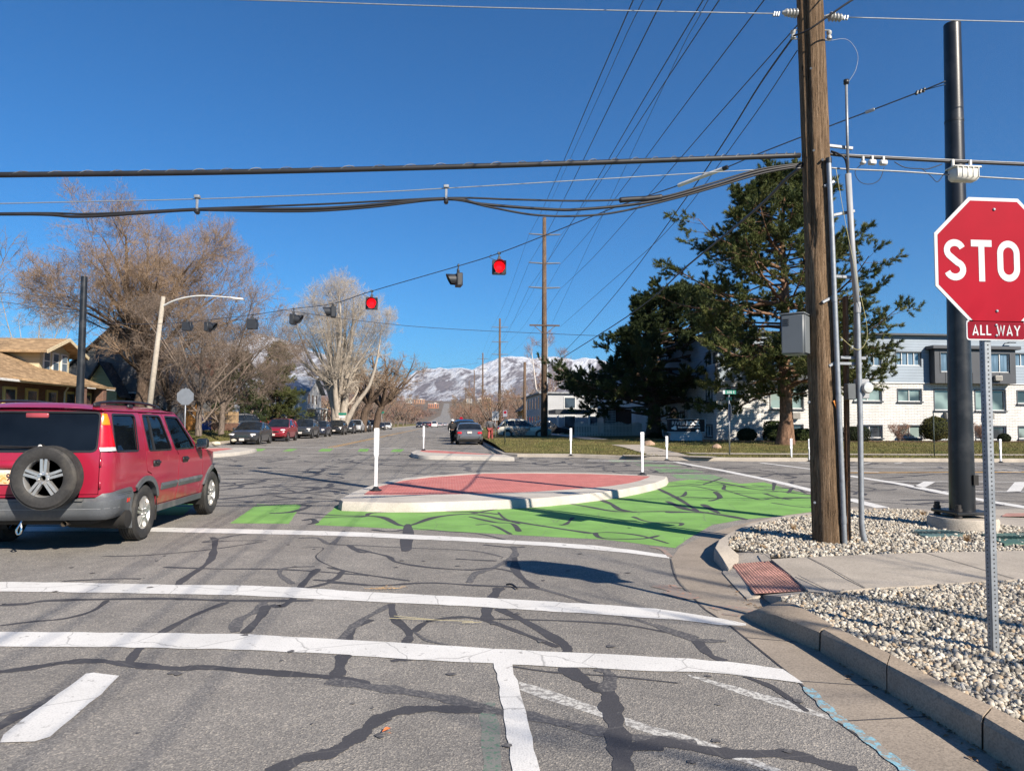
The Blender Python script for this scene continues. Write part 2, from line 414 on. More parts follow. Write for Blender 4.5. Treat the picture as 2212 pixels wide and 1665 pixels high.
# --- white crosswalk lines (top edge, bottom edge)
A_t = gp(r1, [(-900, 92), (0, 88), (500, 88), (915, 92), (1300, 99), (1700, 108)]) + gp(r2, [(-260, 108), (0, 115), (250, 124), (500, 135), (800, 150), (1080, 168), (1350, 183), (1600, 200), (1850, 230), (2050, 260)])
A_b = gp(r1, [(-900, 122), (0, 116), (500, 115), (915, 118), (1300, 126), (1700, 135)]) + gp(r2, [(-260, 134), (0, 141), (250, 150), (500, 162), (800, 175), (1080, 190), (1350, 207), (1600, 226), (1850, 252), (2050, 278)])
B_t = gp(r1, [(-700, 415), (0, 420), (400, 424), (800, 432), (1000, 437), (1250, 439), (1450, 441), (1700, 450), (2000, 466)]) + gp(r2, [(60, 470), (300, 483), (500, 493), (800, 508), (1200, 530), (1600, 554), (1966, 580)]) + gp(r3, [(130, 716), (250, 735), (380, 755), (540, 788)])
B_b = gp(r1, [(-700, 478), (0, 477), (400, 482), (800, 488), (1000, 492), (1250, 497), (1450, 500), (1700, 512), (2000, 527)]) + gp(r2, [(60, 527), (300, 540), (500, 549), (800, 563), (1200, 588), (1600, 612), (1966, 640)]) + gp(r3, [(130, 764), (250, 778), (380, 796), (540, 800)])
C_t = gp(r1, [(-500, 716), (0, 720), (500, 722), (1000, 727), (1500, 735), (1850, 755), (2100, 770)]) + gp(r2, [(150, 770), (400, 783), (650, 800), (900, 815), (1300, 838), (1700, 855), (1966, 872)]) + gp(r3, [(200, 996), (430, 1015), (600, 1036), (760, 1060)])
C_b = gp(r1, [(-500, 806), (0, 808), (500, 811), (1000, 817), (1500, 829), (1850, 845), (2100, 858)]) + gp(r2, [(150, 864), (400, 879), (650, 893), (900, 905), (1300, 926), (1700, 943), (1966, 957)]) + gp(r3, [(200, 1075), (430, 1088), (600, 1110), (885, 1146)])
stem = gp(r2, [(995, 903), (1108, 908), (1150, 1060), (1190, 1200), (1230, 1360), (1275, 1560), (1285, 1640), (1120, 1640), (1110, 1553), (1070, 1300), (1030, 1090)])
flat('road_marking', [band(A_t, A_b), band(B_t, B_b), band(C_t, C_b), stem, gp(r1, [(515, 972), (560, 966), (715, 985), (640, 1060), (300, 1352), (205, 1380), (0, 1386), (20, 1340), (130, 1250)])], WHITE, .004, .006, .1)
flat('road_marking', [gp(r2, [(1146, 1015), (1400, 1090), (1660, 1182), (1680, 1240), (1400, 1150), (1156, 1066)]), gp(r2, [(1780, 1228), (2000, 1300), (2212, 1370), (2230, 1400), (2000, 1350), (1788, 1280)]), gp(r3, [(180, 1085), (500, 1165), (800, 1245), (1110, 1365), (1090, 1375), (700, 1265), (420, 1175), (210, 1105)]), gp(r3, [(-20, 1398), (250, 1470), (500, 1560), (760, 1660), (690, 1668), (420, 1580), (150, 1490), (0, 1440)])], WORN, .0006, .005, .1)
flat('road_marking', [gp(r2, [(915, 1140), (1005, 1140), (1045, 1600), (930, 1600)])], GREENF, .0008, .01)
# --- lines across the side street
def strip(r, pts, w): 
    mb = MB(); mb.ribbon(gp(r, pts), w, .008); return mb
mb = MB()
for pts, wd in (([(-560, 193), (0, 203), (300, 257), (600, 318), (885, 388), (1000, 415)], .28), ([(540, 207), (880, 250), (1090, 258), (1290, 267)], .2), ([(780, 205), (900, 212), (1080, 214)], .2), ([(1095, 289), (1420, 340), (1750, 408), (1900, 436), (2212, 489), (2600, 560)], .28), ([(1095, 436), (1320, 495)], .28), ([(1085, 236), (1700, 237), (2600, 238)], .11), ([(1360, 325), (2000, 328), (2600, 331)], .11), ([(1690, 389), (2212, 391), (2600, 393)], .11), ([(1545, 362), (1612, 328)], .25), ([(2145, 391), (2192, 330)], .25), ([(1960, 248), (2200, 252)], .2), ([(2040, 262), (2190, 264)], .25), ([(1240, 206), (1190, 212)], .1), ([(1440, 206), (1390, 212)], .1)):
    mb.ribbon(gp(r5, pts), wd, .004)
mb.ribbon(gp(r6, [(300, 243), (450, 249), (900, 254), (1300, 259), (1700, 263)]), .25, .0045)
struct(mb.build('road_marking', WHITE))
mb = MB(); mb.ribbon(gp(r5, [(1085, 270), (1700, 268), (2700, 264)]), .3, .0035)
for x in (-6.9, -6.62): mb.ribbon([(x, y) for y in range(43, 400, 9)], .12, .0035 + (x > -6.8) * .0003)
struct(mb.build('road_marking', YELLOW))
# --- tar over cracks
NEAR = [(r1, .085, [(0, 560), (150, 550), (300, 530), (650, 520), (1000, 517), (1400, 530), (1880, 532)], .8), (r1, .05, [(0, 680), (200, 655), (400, 635), (560, 590), (640, 530)], 1),
 (r1, .1, [(-100, 975), (0, 960), (200, 930), (400, 897), (600, 892), (850, 920), (1050, 942), (1250, 935), (1600, 955), (2000, 995), (2212, 1030)], 1.1),
 (r2, .12, [(0, 1010), (200, 1040), (400, 1065), (700, 1120), (1000, 1190), (1200, 1222), (1500, 1290), (1750, 1340), (2000, 1365), (2212, 1385)], 1.15), (r3, .11, [(0, 1478), (300, 1535), (500, 1560), (800, 1565), (1000, 1605), (1180, 1660)], 1),
 (r1, .07, [(780, 905), (820, 830), (940, 740), (1150, 620), (1370, 540)], 1), (r1, .09, [(1070, 440), (1110, 400), (1250, 300), (1280, 230), (1290, 165), (1270, 150)], 1.1), (r1, .08, [(1220, 180), (1350, 150), (1480, 130)], 1), (r1, .05, [(1220, 180), (1400, 172), (1600, 170)], 1), (r1, .05, [(620, 265), (900, 257), (1280, 222), (1580, 175)], 1),
 (r1, .06, [(980, 330), (1300, 340), (1700, 345), (2212, 380)], 1), (r1, .07, [(1760, 430), (1670, 370), (1720, 335), (1900, 325)], 1), (r1, .09, [(1900, 340), (1820, 430), (1750, 520), (1690, 565), (1620, 555)], 1), (r1, .07, [(2060, 350), (1980, 420), (1840, 455)], 1), (r1, .06, [(1880, 405), (2050, 420), (2212, 440)], 1),
 (r1, .1, [(1570, 540), (1540, 590), (1430, 650), (1410, 720)], 1.1), (r1, .09, [(1600, 560), (1570, 620), (1480, 725)], 1), (r1, .1, [(2025, 985), (2055, 900), (2075, 850)], 1), (r1, .09, [(2070, 770), (2110, 700), (2212, 640)], 1),
 (r1, .08, [(1790, 155), (1900, 155), (2000, 190), (2060, 110)], 1), (r1, .05, [(2000, 195), (2212, 200)], 1), (r1, .08, [(2095, 195), (2150, 235), (2212, 242)], 1), (r1, .1, [(-50, 1310), (100, 1235), (200, 1190), (380, 1100)], 1), (r1, .05, [(0, 1220), (200, 1150), (330, 1100)], 1),
 (r2, .11, [(-350, 1560), (-150, 1490), (0, 1440), (120, 1380), (250, 1310), (330, 1240), (430, 1195), (600, 1178), (750, 1180), (950, 1200)], 1), (r1, .02, [(1800, 215), (1930, 215), (1900, 270), (2000, 330), (2212, 385)], 1), (r1, .05, [(380, 415), (680, 400), (850, 402)], 1),
 (r2, .08, [(80, 770), (130, 700), (220, 640), (390, 550)], 1), (r2, .08, [(390, 550), (400, 640), (475, 720), (465, 785)], 1.1), (r2, .07, [(380, 895), (450, 880), (580, 878)], 1), (r2, .065, [(515, 720), (600, 655), (800, 630), (950, 655), (1150, 720), (1400, 812)], 1), (r2, .035, [(520, 720), (600, 770), (720, 797)], 1),
 (r2, .12, [(960, 650), (955, 590), (975, 520), (1030, 455)], 1.1), (r2, .1, [(1010, 580), (1200, 660), (1400, 790), (1430, 835)], 1), (r2, .045, [(1000, 645), (1400, 652), (1800, 680), (2212, 760)], 1), (r2, .075, [(1250, 455), (1500, 522), (1800, 630), (2212, 755)], 1), (r2, .06, [(0, 420), (300, 440), (600, 425), (900, 440), (1250, 457)], 1), (r2, .05, [(0, 330), (200, 370), (500, 412)], 1), (r2, .06, [(0, 405), (60, 400), (100, 350)], 1),
 (r2, .1, [(850, 425), (880, 370), (1000, 330), (1110, 262), (1110, 205)], 1), (r2, .09, [(1130, 270), (1140, 360), (1200, 430), (1260, 460)], 1), (r2, .06, [(930, 195), (1100, 212), (1190, 207)], 1), (r2, .06, [(140, 210), (250, 240), (370, 265), (420, 300), (600, 330), (850, 347), (1000, 337), (1130, 362)], 1), (r2, .045, [(0, 190), (450, 212), (870, 232), (1060, 270)], 1), (r2, .11, [(470, 235), (487, 160), (490, 80)], 1), (r2, .05, [(500, 95), (700, 115), (900, 130), (1100, 175)], 1),
 (r2, .13, [(1410, 900), (1460, 970), (1600, 1040), (1680, 1090), (1710, 1180), (1735, 1300), (1760, 1450), (1775, 1600)], 1.25), (r2, .1, [(1620, 935), (1700, 985), (1690, 1080)], 1), (r2, .028, [(1100, 925), (1300, 955), (1500, 972), (1750, 987), (2100, 1030)], 1), (r2, .06, [(760, 280), (900, 288), (1010, 293)], 1), (r2, .12, [(1740, 1420), (1830, 1405), (2000, 1400)], 1), (r3, .09, [(0, 790), (130, 850), (240, 885), (420, 890)], 1), (r3, .08, [(250, 890), (330, 970), (420, 1010)], 1), (r3, .05, [(520, 1100), (700, 1170), (900, 1310)], 1)]
ONG = [(r4, .1, [(-40, 380), (200, 395), (400, 402), (530, 450), (700, 402), (900, 385), (1080, 420), (1300, 455), (1540, 490)]), (r4, .07, [(40, 405), (300, 402), (350, 380), (560, 370), (720, 350), (850, 340)]), (r4, .1, [(580, 355), (760, 372), (920, 375), (1040, 388)]), (r4, .1, [(900, 385), (1000, 365), (1060, 350)]), (r4, .07, [(870, 400), (1000, 430), (1100, 440), (1160, 480)]), (r4, .06, [(900, 445), (1010, 445), (1100, 495)]), (r4, .06, [(1540, 490), (1600, 520), (1800, 520), (1900, 500)]), (r4, .06, [(1540, 488), (1640, 485), (1800, 505), (1960, 545)]),
 (r4, .12, [(1590, 310), (1640, 335), (1690, 362), (1780, 378)]), (r4, .1, [(1330, 318), (1500, 345), (1690, 375), (1950, 372), (2212, 382)]), (r4, .1, [(1890, 245), (1980, 300), (2100, 370)]), (r4, .07, [(1760, 400), (1850, 430), (2010, 435), (2000, 450)]), (r4, .12, [(545, 440), (530, 520), (528, 585)]), (r4, .07, [(1360, 447), (1410, 440), (1425, 405)]), (r4, .09, [(1930, 240), (2080, 235), (2212, 262)]), (r4, .08, [(1990, 290), (2212, 302)]), (r4, .07, [(350, 470), (430, 482), (520, 470)]), (r4, .05, [(1040, 375), (1080, 410), (1150, 440)]),
 (r5, .14, [(-60, 450), (60, 500), (200, 525), (330, 545), (450, 567)]), (r5, .12, [(-60, 522), (200, 520)]), (r5, .12, [(165, 470), (260, 530)]), (r5, .1, [(250, 390), (275, 428), (210, 450)]), (r5, .07, [(60, 380), (300, 385), (400, 400), (600, 402)]), (r5, .08, [(380, 400), (480, 430), (560, 442), (640, 432), (880, 432)]), (r5, .09, [(550, 400), (640, 425), (720, 442)]), (r5, .07, [(130, 330), (300, 345), (320, 380), (500, 390), (880, 392)]), (r5, .07, [(720, 402), (760, 362), (830, 400)]), (r5, .07, [(600, 462), (850, 492), (880, 450)]), (r5, .08, [(630, 330), (625, 382)]), (r5, .07, [(0, 345), (120, 350), (200, 335), (300, 300)]), (r5, .07, [(60, 390), (40, 420), (-60, 430)]), (r6, .12, [(720, 700), (860, 690), (980, 650), (900, 640)]), (r6, .08, [(930, 750), (1000, 735), (1040, 760), (960, 775)])]
def blobw(w, n, k): 
    s = random.random() * 9
    return [w * (1 + .22 * math.sin(s + i * .45) + .1 * math.sin(s * 3 + i * 1.1) + random.gauss(0, .05)) * (.55 if i in (0, n - 1) else 1) for i in range(n)]
mbd, mbl = MB(), MB(); zc = 0
for r, w_, pts, k in NEAR:
    q = bez([(p[0] + random.gauss(0, .008), p[1] + random.gauss(0, .008)) for p in gp(r, pts)], 9)
    zc += 1; (mbl if zc % 4 == 0 else mbd).ribbon(q, blobw(w_ * .8, len(q), k), .0016 + zc * 2e-5)
mg = MB()
for r, w_, pts in ONG:
    q = bez([(p[0] + random.gauss(0, .02), p[1] + random.gauss(0, .02)) for p in gp(r, pts)], 7)
    zc += 1; mg.ribbon(q, blobw(w_, len(q), 1), .0019 + zc * 1.5e-5)
rg = random.Random(3)
def inpoly(p, poly):
    c = False; j = len(poly) - 1
    for i in range(len(poly)):
        if (poly[i][1] > p[1]) != (poly[j][1] > p[1]) and p[0] < (poly[j][0] - poly[i][0]) * (p[1] - poly[i][1]) / (poly[j][1] - poly[i][1]) + poly[i][0]: c = not c
        j = i
    return c
far_cr = 0
while far_cr < 820:
    if rg.random() < .72: x, y = rg.uniform(-22, 34), rg.uniform(12.2, 31)
    else: x, y = rg.uniform(-13.5, 1.8), rg.uniform(31, 130)
    if y > 18 + .0 and inpoly((x, y), green): continue
    if y < 20 and -2.5 < x < 6.5: continue
    a = rg.choice((0, 0, 0, 0, PI / 2, .5)) + rg.gauss(0, .28); n = rg.randint(4, 12); st = rg.uniform(.25, .55); pts = []
    for i in range(n):
        pts.append((x, y)); a += rg.gauss(0, .42); x += math.cos(a) * st; y += math.sin(a) * st
        if y < 11.9: break
        if y > 31 and not (-14.3 < x < 2.2): break
    if len(pts) < 3: continue
    q = bez(pts, 3); far_cr += 1; zc += 1
    (mbl if far_cr % 3 == 0 else mbd).ribbon([(p[0], p[1]) for p in q], blobw(rg.choice((.07, .09, .12, .16)), len(q), 1), .0010 + zc * 3e-6)
struct(mbd.build('crack_sealant', TAR)); struct(mbl.build('crack_sealant', TARL)); struct(mg.build('crack_sealant', TAR))
mb = MB()
for i in range(70):                                   # oil spots and drips
    x, y = rg.uniform(-4, 2), rg.uniform(3.0, 9); s = rg.uniform(.008, .028)
    mb.add([(x + s * math.cos(t) * rg.uniform(.6, 1.4), y + s * math.sin(t) * rg.uniform(.6, 1.4), .0052 + i * 1e-5) for t in [k * PI / 5 for k in range(10)]], [tuple(range(10))])
struct(mb.build('oil_stain', TARL))
mb = MB(); mb.ribbon(bez(gp(r3, [(900, 1165), (1000, 1270), (1100, 1360), (1200, 1425), (1350, 1545), (1500, 1665), (1560, 1720)]), 5), [.035 + .035 * abs(math.sin(i * .8)) for i in range(31)], .0046)
struct(mb.build('road_marking', CYAN))
mb = MB()
for k, (p, wd) in enumerate([([(-30, 330), (40, 345), (90, 390)], .06), ([(0, 560), (120, 590), (230, 640)], .14), ([(60, 600), (180, 640)], .1), ([(340, 700), (450, 690), (580, 715)], .1), ([(400, 730), (500, 742)], .05), ([(20, 575), (90, 560), (140, 575)], .08)]): mb.ribbon(bez(gp(r3, p), 4), wd, .0046 + k * 2e-4)
struct(mb.build('road_marking', ORANGE))
# --- gutter pan
go = gp(r3, [(1200, 90), (950, 118), (700, 150), (560, 182), (470, 205), (330, 245), (230, 290), (140, 335), (95, 400), (130, 520), (240, 640), (300, 700), (440, 790), (540, 870), (700, 1000), (860, 1130), (1000, 1270), (1100, 1370), (1250, 1480), (1520, 1680), (1900, 1990)])
gi = gp(r3, [(1200, 104), (950, 140), (700, 182), (580, 218), (480, 258), (400, 300), (360, 350), (350, 425), (400, 480), (470, 560), (560, 650), (660, 712), (840, 810), (985, 910), (1180, 1040), (1380, 1165), (1500, 1245), (1650, 1340), (1800, 1440), (2130, 1665), (2600, 1990)])
mb = MB(); k = len(go)
gi2 = [(p[0] + .05, p[1], .004) for p in gi]
mb.add([(p[0], p[1], .0022) for p in go] + [(p[0], p[1], .003) for p in gi2], [(i + k, i + k + 1, i + 1, i) for i in range(k - 1)][::1])
struct(mb.build('gutter', GUTT))
mb = MB(); mb.ribbon([(p[0] - .01, p[1]) for p in bez(go[8:], 4)], blobw(.011, len(bez(go[8:], 4)), 1), .0034)
for a, b in ((13, 12), (15, 14), (17, 16)): mb.ribbon([go[a][:2], gi[b + 1][:2]], .012, .0036)
struct(mb.build('crack_sealant', TAR))
# --- kerbs
def kerb(name, front, back, m, h=.14, taper=(), batter=.025, joints=(), gap=.008):
    """front/back: top edges; real steps with a battered face"""
    mb = MB(); k = len(front); V = []
    for i in range(k):
        hh = h * dict(taper).get(i, 1.0); f, b = Vector(front[i][:2]), Vector(back[i][:2]); d = (f - b).normalized(); rr = min(.02, hh * .3)
        V += [(f.x + d.x * batter, f.y + d.y * batter, -.02), (f.x + d.x * batter * .4, f.y + d.y * batter * .4, max(hh - rr, .001)), (f.x - d.x * rr, f.y - d.y * rr, hh + .001), (b.x, b.y, hh), (b.x, b.y, -.02)]
    for i in range(k - 1):
        for j in range(4): mb.f.append((i * 5 + j, i * 5 + j + 1, (i + 1) * 5 + j + 1, (i + 1) * 5 + j))
    mb.f += [tuple(range(5))[::-1], tuple((k - 1) * 5 + j for j in range(5))]; mb.v = V
    o = mb.build(name, m, auto=40); return struct(o)
KH = .14
kf1 = gp(r3, [(530, 632), (610, 670), (720, 715), (850, 765), (982, 816)], KH); kb1 = gp(r3, [(640, 612), (740, 622), (830, 665), (950, 730), (1058, 795)], KH)
kerb('kerb', kf1, kb1, KERB, KH, ((0, .15), (1, .75)))
kf2 = gp(r3, [(993, 822), (1180, 925), (1376, 1032)], KH); kb2 = gp(r3, [(1068, 800), (1230, 882), (1398, 963)], KH); kerb('kerb', kf2, kb2, KERB, KH)
kf3 = gp(r3, [(1382, 1036), (1620, 1163), (1945, 1343)], KH); kb3 = gp(r3, [(1404, 967), (1660, 1108), (2003, 1275)], KH); kerb('kerb', kf3, kb3, KERB, KH)
kf4 = gp(r3, [(1958, 1350), (2197, 1492), (2800, 1850)], KH); kb4 = gp(r3, [(2016, 1281), (2230, 1395), (2800, 1700)], KH); kerb('kerb', kf4, kb4, KERB, KH)
kf5 = gp(r3, [(436, 405), (395, 380), (352, 335), (375, 287), (440, 243), (560, 190), (700, 153), (960, 118), (1160, 98), (1380, 93), (1570, 95), (1640, 112)], .13)
kb5 = gp(r3, [(520, 345), (470, 338), (432, 318), (444, 280), (475, 250), (580, 205), (720, 166), (960, 131), (1160, 110), (1380, 104), (1560, 106), (1625, 121)], .13)
kerb('kerb', kf5, kb5, CONC, .13, ((0, .3), (1, .8)))
# --- sidewalk with ramp and tactile pad
def sheet(name, pts, m, base=None):
    mb = MB(); vs = [Vector(p) for p in pts]; V, E, Fc, *_ = geometry.delaunay_2d_cdt([v.xy for v in vs], [(i, (i + 1) % len(vs)) for i in range(len(vs))], [], 1, 1e-6)
    def zof(p): return min(vs, key=lambda q: (q.xy - p).length).z
    mb.add([(p.x, p.y, zof(p)) for p in V], [f if (V[f[1]] - V[f[0]]).cross(V[f[2]] - V[f[0]]) > 0 else f[::-1] for f in Fc]); k = len(vs); mb.add([tuple(v) for v in vs] + [(v.x, v.y, -.03) for v in vs], [(i, (i + 1) % k, k + (i + 1) % k, k + i) for i in range(k)]); return struct(mb.build(name, m))
def zp(pts): return [G(*r3(x, y), z) for x, y, z in pts]
sheet('sidewalk', zp([(425, 425, .012), (470, 345, .075), (560, 350, .11), (680, 372, .12), (690, 410, .10), (900, 390, .13), (920, 590, .10), (860, 605, .12), (750, 624, .112), (640, 613, .024), (545, 636, .012), (470, 560, .012), (400, 480, .012)]), CONC)
sw = zp([(690, 400, .125), (900, 389, .13), (1250, 374, .13), (1600, 362, .13), (2197, 350, .13), (3200, 330, .13), (3200, 480, .13), (2197, 521, .13), (1900, 535, .13), (1600, 556, .13), (1280, 573, .13), (1000, 600, .13), (915, 592, .12), (800, 490, .115)])
sheet('sidewalk', sw, CONC)
pad = zp([(452, 432, .036), (690, 412, .104), (918, 588, .104), (592, 607, .036)])
mb = MB(); a, b, c, d = [Vector(p) for p in pad]; mb.add([a, b, c, d], [(3, 2, 1, 0)])
nn = (d - a).cross(b - a).normalized(); nn = nn if nn.z > 0 else -nn
for i in range(26):
    for j in range(15):
        s, t = (i + .5) / 26, (j + .5) / 15; p = a.lerp(d, s).lerp(b.lerp(c, s), t) + nn * .001
        e1, e2 = (d - a).normalized(), (b - a).normalized(); q = [(p + e1 * math.cos(k * PI / 3) * .013 + e2 * math.sin(k * PI / 3) * .013) for k in range(6)]; q2 = [(p + e1 * math.cos(k * PI / 3) * .007 + e2 * math.sin(k * PI / 3) * .007 + nn * .006) for k in range(6)]
        mb.add(q + q2, [(k, (k + 1) % 6, 6 + (k + 1) % 6, 6 + k) for k in range(6)] + [tuple(range(6, 12))])
tactile = mb.build('tactile_paving', M('tactile_red', (0.45, 0.235, 0.185), .8, var=.3, vs=5, fine=.4, fs=60, dirt=(.2, .15, .12), world=True))
tag(tactile, 'red tactile paving pad of raised domes set in the concrete ramp', 'tactile paving')
mb = MB()
for k, (p, q) in enumerate((((690, 405), (640, 365)), ((905, 390), (1030, 450)), ((1030, 450), (1250, 575)), ((1600, 362), (2140, 520)), ((850, 500), (1050, 600)))): mb.ribbon(gp(r3, [p, q], .13), .012, .134 + k * 2e-4)
struct(mb.build('crack_sealant', TARL))
sheet('sidewalk', zp([(1632, 116, .125), (1700, 190, .125), (2000, 200, .125), (2260, 215, .125), (2900, 230, .125), (2900, 105, .125), (2200, 104, .03), (2050, 104, .03), (1660, 108, .10)]), CONC)
mb = MB(); q = [G(*r3(x, y), .127) for x, y in ((2062, 146), (2090, 128), (2300, 126), (2300, 146))]; mb.add(q, [(0, 1, 2, 3)])
o = mb.build('tactile_paving', _mats['tactile_red']); tag(o, 'far tactile paving pad beside the black mast foundation', 'tactile paving')
# --- gravel beds
bed_lo = [kb1[1]] + kb1[2:] + kb2 + kb3 + kb4 + [G(*r3(3300, 1500), .13), G(*r3(3300, 470), .13)] + gp(r3, [(2197, 524), (1900, 538), (1600, 559), (1280, 576), (1000, 603), (915, 596), (800, 615)], .13)
bed_hi = kb5[2:] + gp(r3, [(1650, 125), (1665, 190), (1830, 203), (2005, 190), (2200, 210), (2900, 228), (3000, 330), (2197, 348), (1600, 360), (1250, 372), (900, 386), (700, 372), (560, 345)], .13)
def cyc(poly): 
    a = sum(poly[i][0] * poly[(i + 1) % len(poly)][1] - poly[(i + 1) % len(poly)][0] * poly[i][1] for i in range(len(poly))); return poly if a > 0 else poly[::-1]
GRAVB = M('gravel_bed_earth', (0.2, 0.185, 0.15), .95, var=.3, vs=30, world=True)
for p in (bed_lo, bed_hi):
    mb = MB(); q = cyc([(a[0], a[1]) for a in p]); mb.add([(a[0], a[1], .10) for a in q], [tuple(range(len(q)))]); struct(mb.build('ground', GRAVB))
def stone_mat():
    m, t, b = newmat('gravel_stone'); at = N(t, 'Attribute'); at.attribute_name = 'tone'
    c = ramp(t, at.outputs['Fac'], [(0.0, (.15, .135, .115)), (0.25, (.29, .265, .222)), (0.6, (.44, .405, .335)), (0.85, (.58, .545, .47)), (1.0, (.40, .31, .21))])
    c = mixc(t, 1.0, c, ramp(t, noise(t, coords(t, True), 70, 4), [(0.3, (.75,) * 3), (0.7, (1.15,) * 3)]), 'MULTIPLY')
    t.links.new(c, b.inputs['Base Color']); b.inputs['Roughness'].default_value = .85; b.inputs['Specular IOR Level'].default_value = .25; return m
def gravel(poly, dens, smin, smax, zb, xmax=9.5):
    poly = [(p[0], p[1]) for p in poly]; xs = [p[0] for p in poly]; ys = [p[1] for p in poly]
    x0, x1, y0, y1 = min(xs), min(max(xs), xmax), min(ys), max(ys); n = int((x1 - x0) * (y1 - y0) * dens)
    P = np.stack([RNG.uniform(x0, x1, n), RNG.uniform(y0, y1, n)], 1); ins = np.zeros(n, bool); j = len(poly) - 1
    for i in range(len(poly)):
        xi, yi = poly[i]; xj, yj = poly[j]
        c = ((yi > P[:, 1]) != (yj > P[:, 1])) & (P[:, 0] < (xj - xi) * (P[:, 1] - yi) / (yj - yi + 1e-12) + xi); ins ^= c; j = i
    P = P[ins]; P = P[RNG.uniform(0, 1, len(P)) < .72 + .5 * np.sin(P[:, 0] * 5.1 + 2 * np.sin(P[:, 1] * 2.3)) * np.sin(P[:, 1] * 4.3 + P[:, 0])]; n = len(P)
    bm = bmesh.new(); bmesh.ops.create_icosphere(bm, subdivisions=1, radius=1); base = np.array([v.co[:] for v in bm.verts]); tri = np.array([[v.index for v in f.verts] for f in bm.faces]); bm.free()
    shapes = [base * (1 + RNG.uniform(-.42, .38, (len(base), 1))) * RNG.uniform(.5, 1.25, (1, 3)) for _ in range(24)]
    s = RNG.uniform(0, 1, n) ** 1.7 * (smax * 1.25 - smin) + smin; k = RNG.integers(0, 24, n); S = np.array(shapes)[k] * s[:, None, None]
    q = RNG.normal(size=(n, 4)); q /= np.linalg.norm(q, axis=1)[:, None]; w_, x, y, z = q.T
    Rm = np.stack([1 - 2 * (y * y + z * z), 2 * (x * y - z * w_), 2 * (x * z + y * w_), 2 * (x * y + z * w_), 1 - 2 * (x * x + z * z), 2 * (y * z - x * w_), 2 * (x * z - y * w_), 2 * (y * z + x * w_), 1 - 2 * (x * x + y * y)], 1).reshape(n, 3, 3)
    V = np.einsum('nij,nvj->nvi', Rm, S); off = np.concatenate([P, (zb + RNG.uniform(-.4, .75, n) * s)[:, None]], 1); V += off[:, None, :]
    F = tri[None] + (np.arange(n) * len(base))[:, None, None]; tone = np.repeat(np.clip(RNG.normal(.5, .34, n), 0, 1), len(base))
    return V.reshape(-1, 3), F.reshape(-1, 3), tone
V1, F1, T1 = gravel([p for p in bed_lo], 7600, .0075, .019, .108, 5.8); V2, F2, T2 = gravel(bed_hi, 4000, .010, .023, .11)
o = npmesh('gravel', np.concatenate([V1, V2]), np.concatenate([F1, F2 + len(V1)]), stone_mat())
a = o.data.attributes.new('tone', 'FLOAT', 'POINT'); a.data.foreach_set('value', np.concatenate([T1, T2]).astype(np.float32))
tag(o, 'pale crushed stone gravel filling the beds beside the sidewalk', kind='stuff')
lv = MB(); rl = random.Random(31)
for i in range(230):
    if i < 120: k = rl.randrange(9, len(gi) - 2); f = rl.random(); x = gi[k][0] * (1 - f) + gi[k + 1][0] * f - abs(rl.gauss(.03, .05)); y = gi[k][1] * (1 - f) + gi[k + 1][1] * f; z = .006
    else: x, y, z = rl.uniform(2.8, 5.4), rl.uniform(4, 10.6), .142
    if i >= 120 and not (inpoly((x, y), [p[:2] for p in bed_lo]) or inpoly((x, y), [p[:2] for p in bed_hi])): continue
    a, s = rl.uniform(0, 6.3), rl.uniform(.008, .024); c, n = math.cos(a) * s, math.sin(a) * s
    lv.add([(x - c, y - n, z), (x + n * .4, y - c * .4, z + .006), (x + c, y + n, z + .003), (x - n * .4, y + c * .4, z + .008)], [(0, 1, 2, 3)])
tag(lv.build('leaf_litter', M('dry_leaf', (.2, .12, .06), .9, var=.5, vs=9, world=True)), 'small dry leaves scattered in the gutter and gravel', kind='stuff')
# --- traffic island (near) and corner build-outs
def island(name, outer, inner, h=.15, label=None, top=REDC, kerbm=CONCW):
    root = thing(name, label, 'traffic island', (outer[0][0], outer[0][1], 0)); L = Vector((outer[0][0], outer[0][1], 0))
    n = len(outer); V = []
    for o_, i_ in zip(outer, inner):
        o_, i_ = Vector(o_[:2]), Vector(i_[:2]); d = (o_ - i_); d = d.normalized() if d.length > 1e-6 else Vector((0, 0))
        V += [Vector((o_.x + d.x * .03, o_.y + d.y * .03, -.01)) - L, Vector((o_.x, o_.y, h - .03)) - L, Vector((o_.x - d.x * .03, o_.y - d.y * .03, h)) - L, Vector((i_.x, i_.y, h + .004)) - L, Vector((i_.x, i_.y, 0.0)) - L]
    mb = MB(); mb.add(V, [(i * 5 + j, i * 5 + j + 1, ((i + 1) % n) * 5 + j + 1, ((i + 1) % n) * 5 + j) for i in range(n) for j in range(4)])
    mb.build('kerb_ring', kerbm, root, auto=35)
    q = cyc([(p[0] - L.x, p[1] - L.y) for p in inner]); mb = MB(); mb.add([(p[0], p[1], h - .004) for p in q], [tuple(range(n))]); mb.build('paved_top', top, root)
    return root
def brick_red():
    m, t, b = newmat('red_pavers'); mp = coords(t, True)
    br = N(t, 'TexBrick', Scale=4.2); br.inputs['Color1'].default_value = (.42, .112, .092, 1); br.inputs['Color2'].default_value = (.49, .145, .12, 1); br.inputs['Mortar'].default_value = (.54, .27, .24, 1); br.inputs['Mortar Size'].default_value = .018
    t.links.new(mp, br.inputs['Vector']); c = mixc(t, 1.0, br.outputs[0], ramp(t, noise(t, mp, 2.2, 6, .7), [(0.3, (.82,) * 3), (0.7, (1.12,) * 3)]), 'MULTIPLY')
    c = mixc(t, ramp(t, noise(t, mp, 9, 6, .75), [(.58, (0, 0, 0)), (.75, (.5,) * 3)]), c, (.6, .36, .3))
    t.links.new(c, b.inputs['Base Color']); b.inputs['Roughness'].default_value = .85; bump(t, b, noise(t, mp, 60, 3), .25, .006); return m
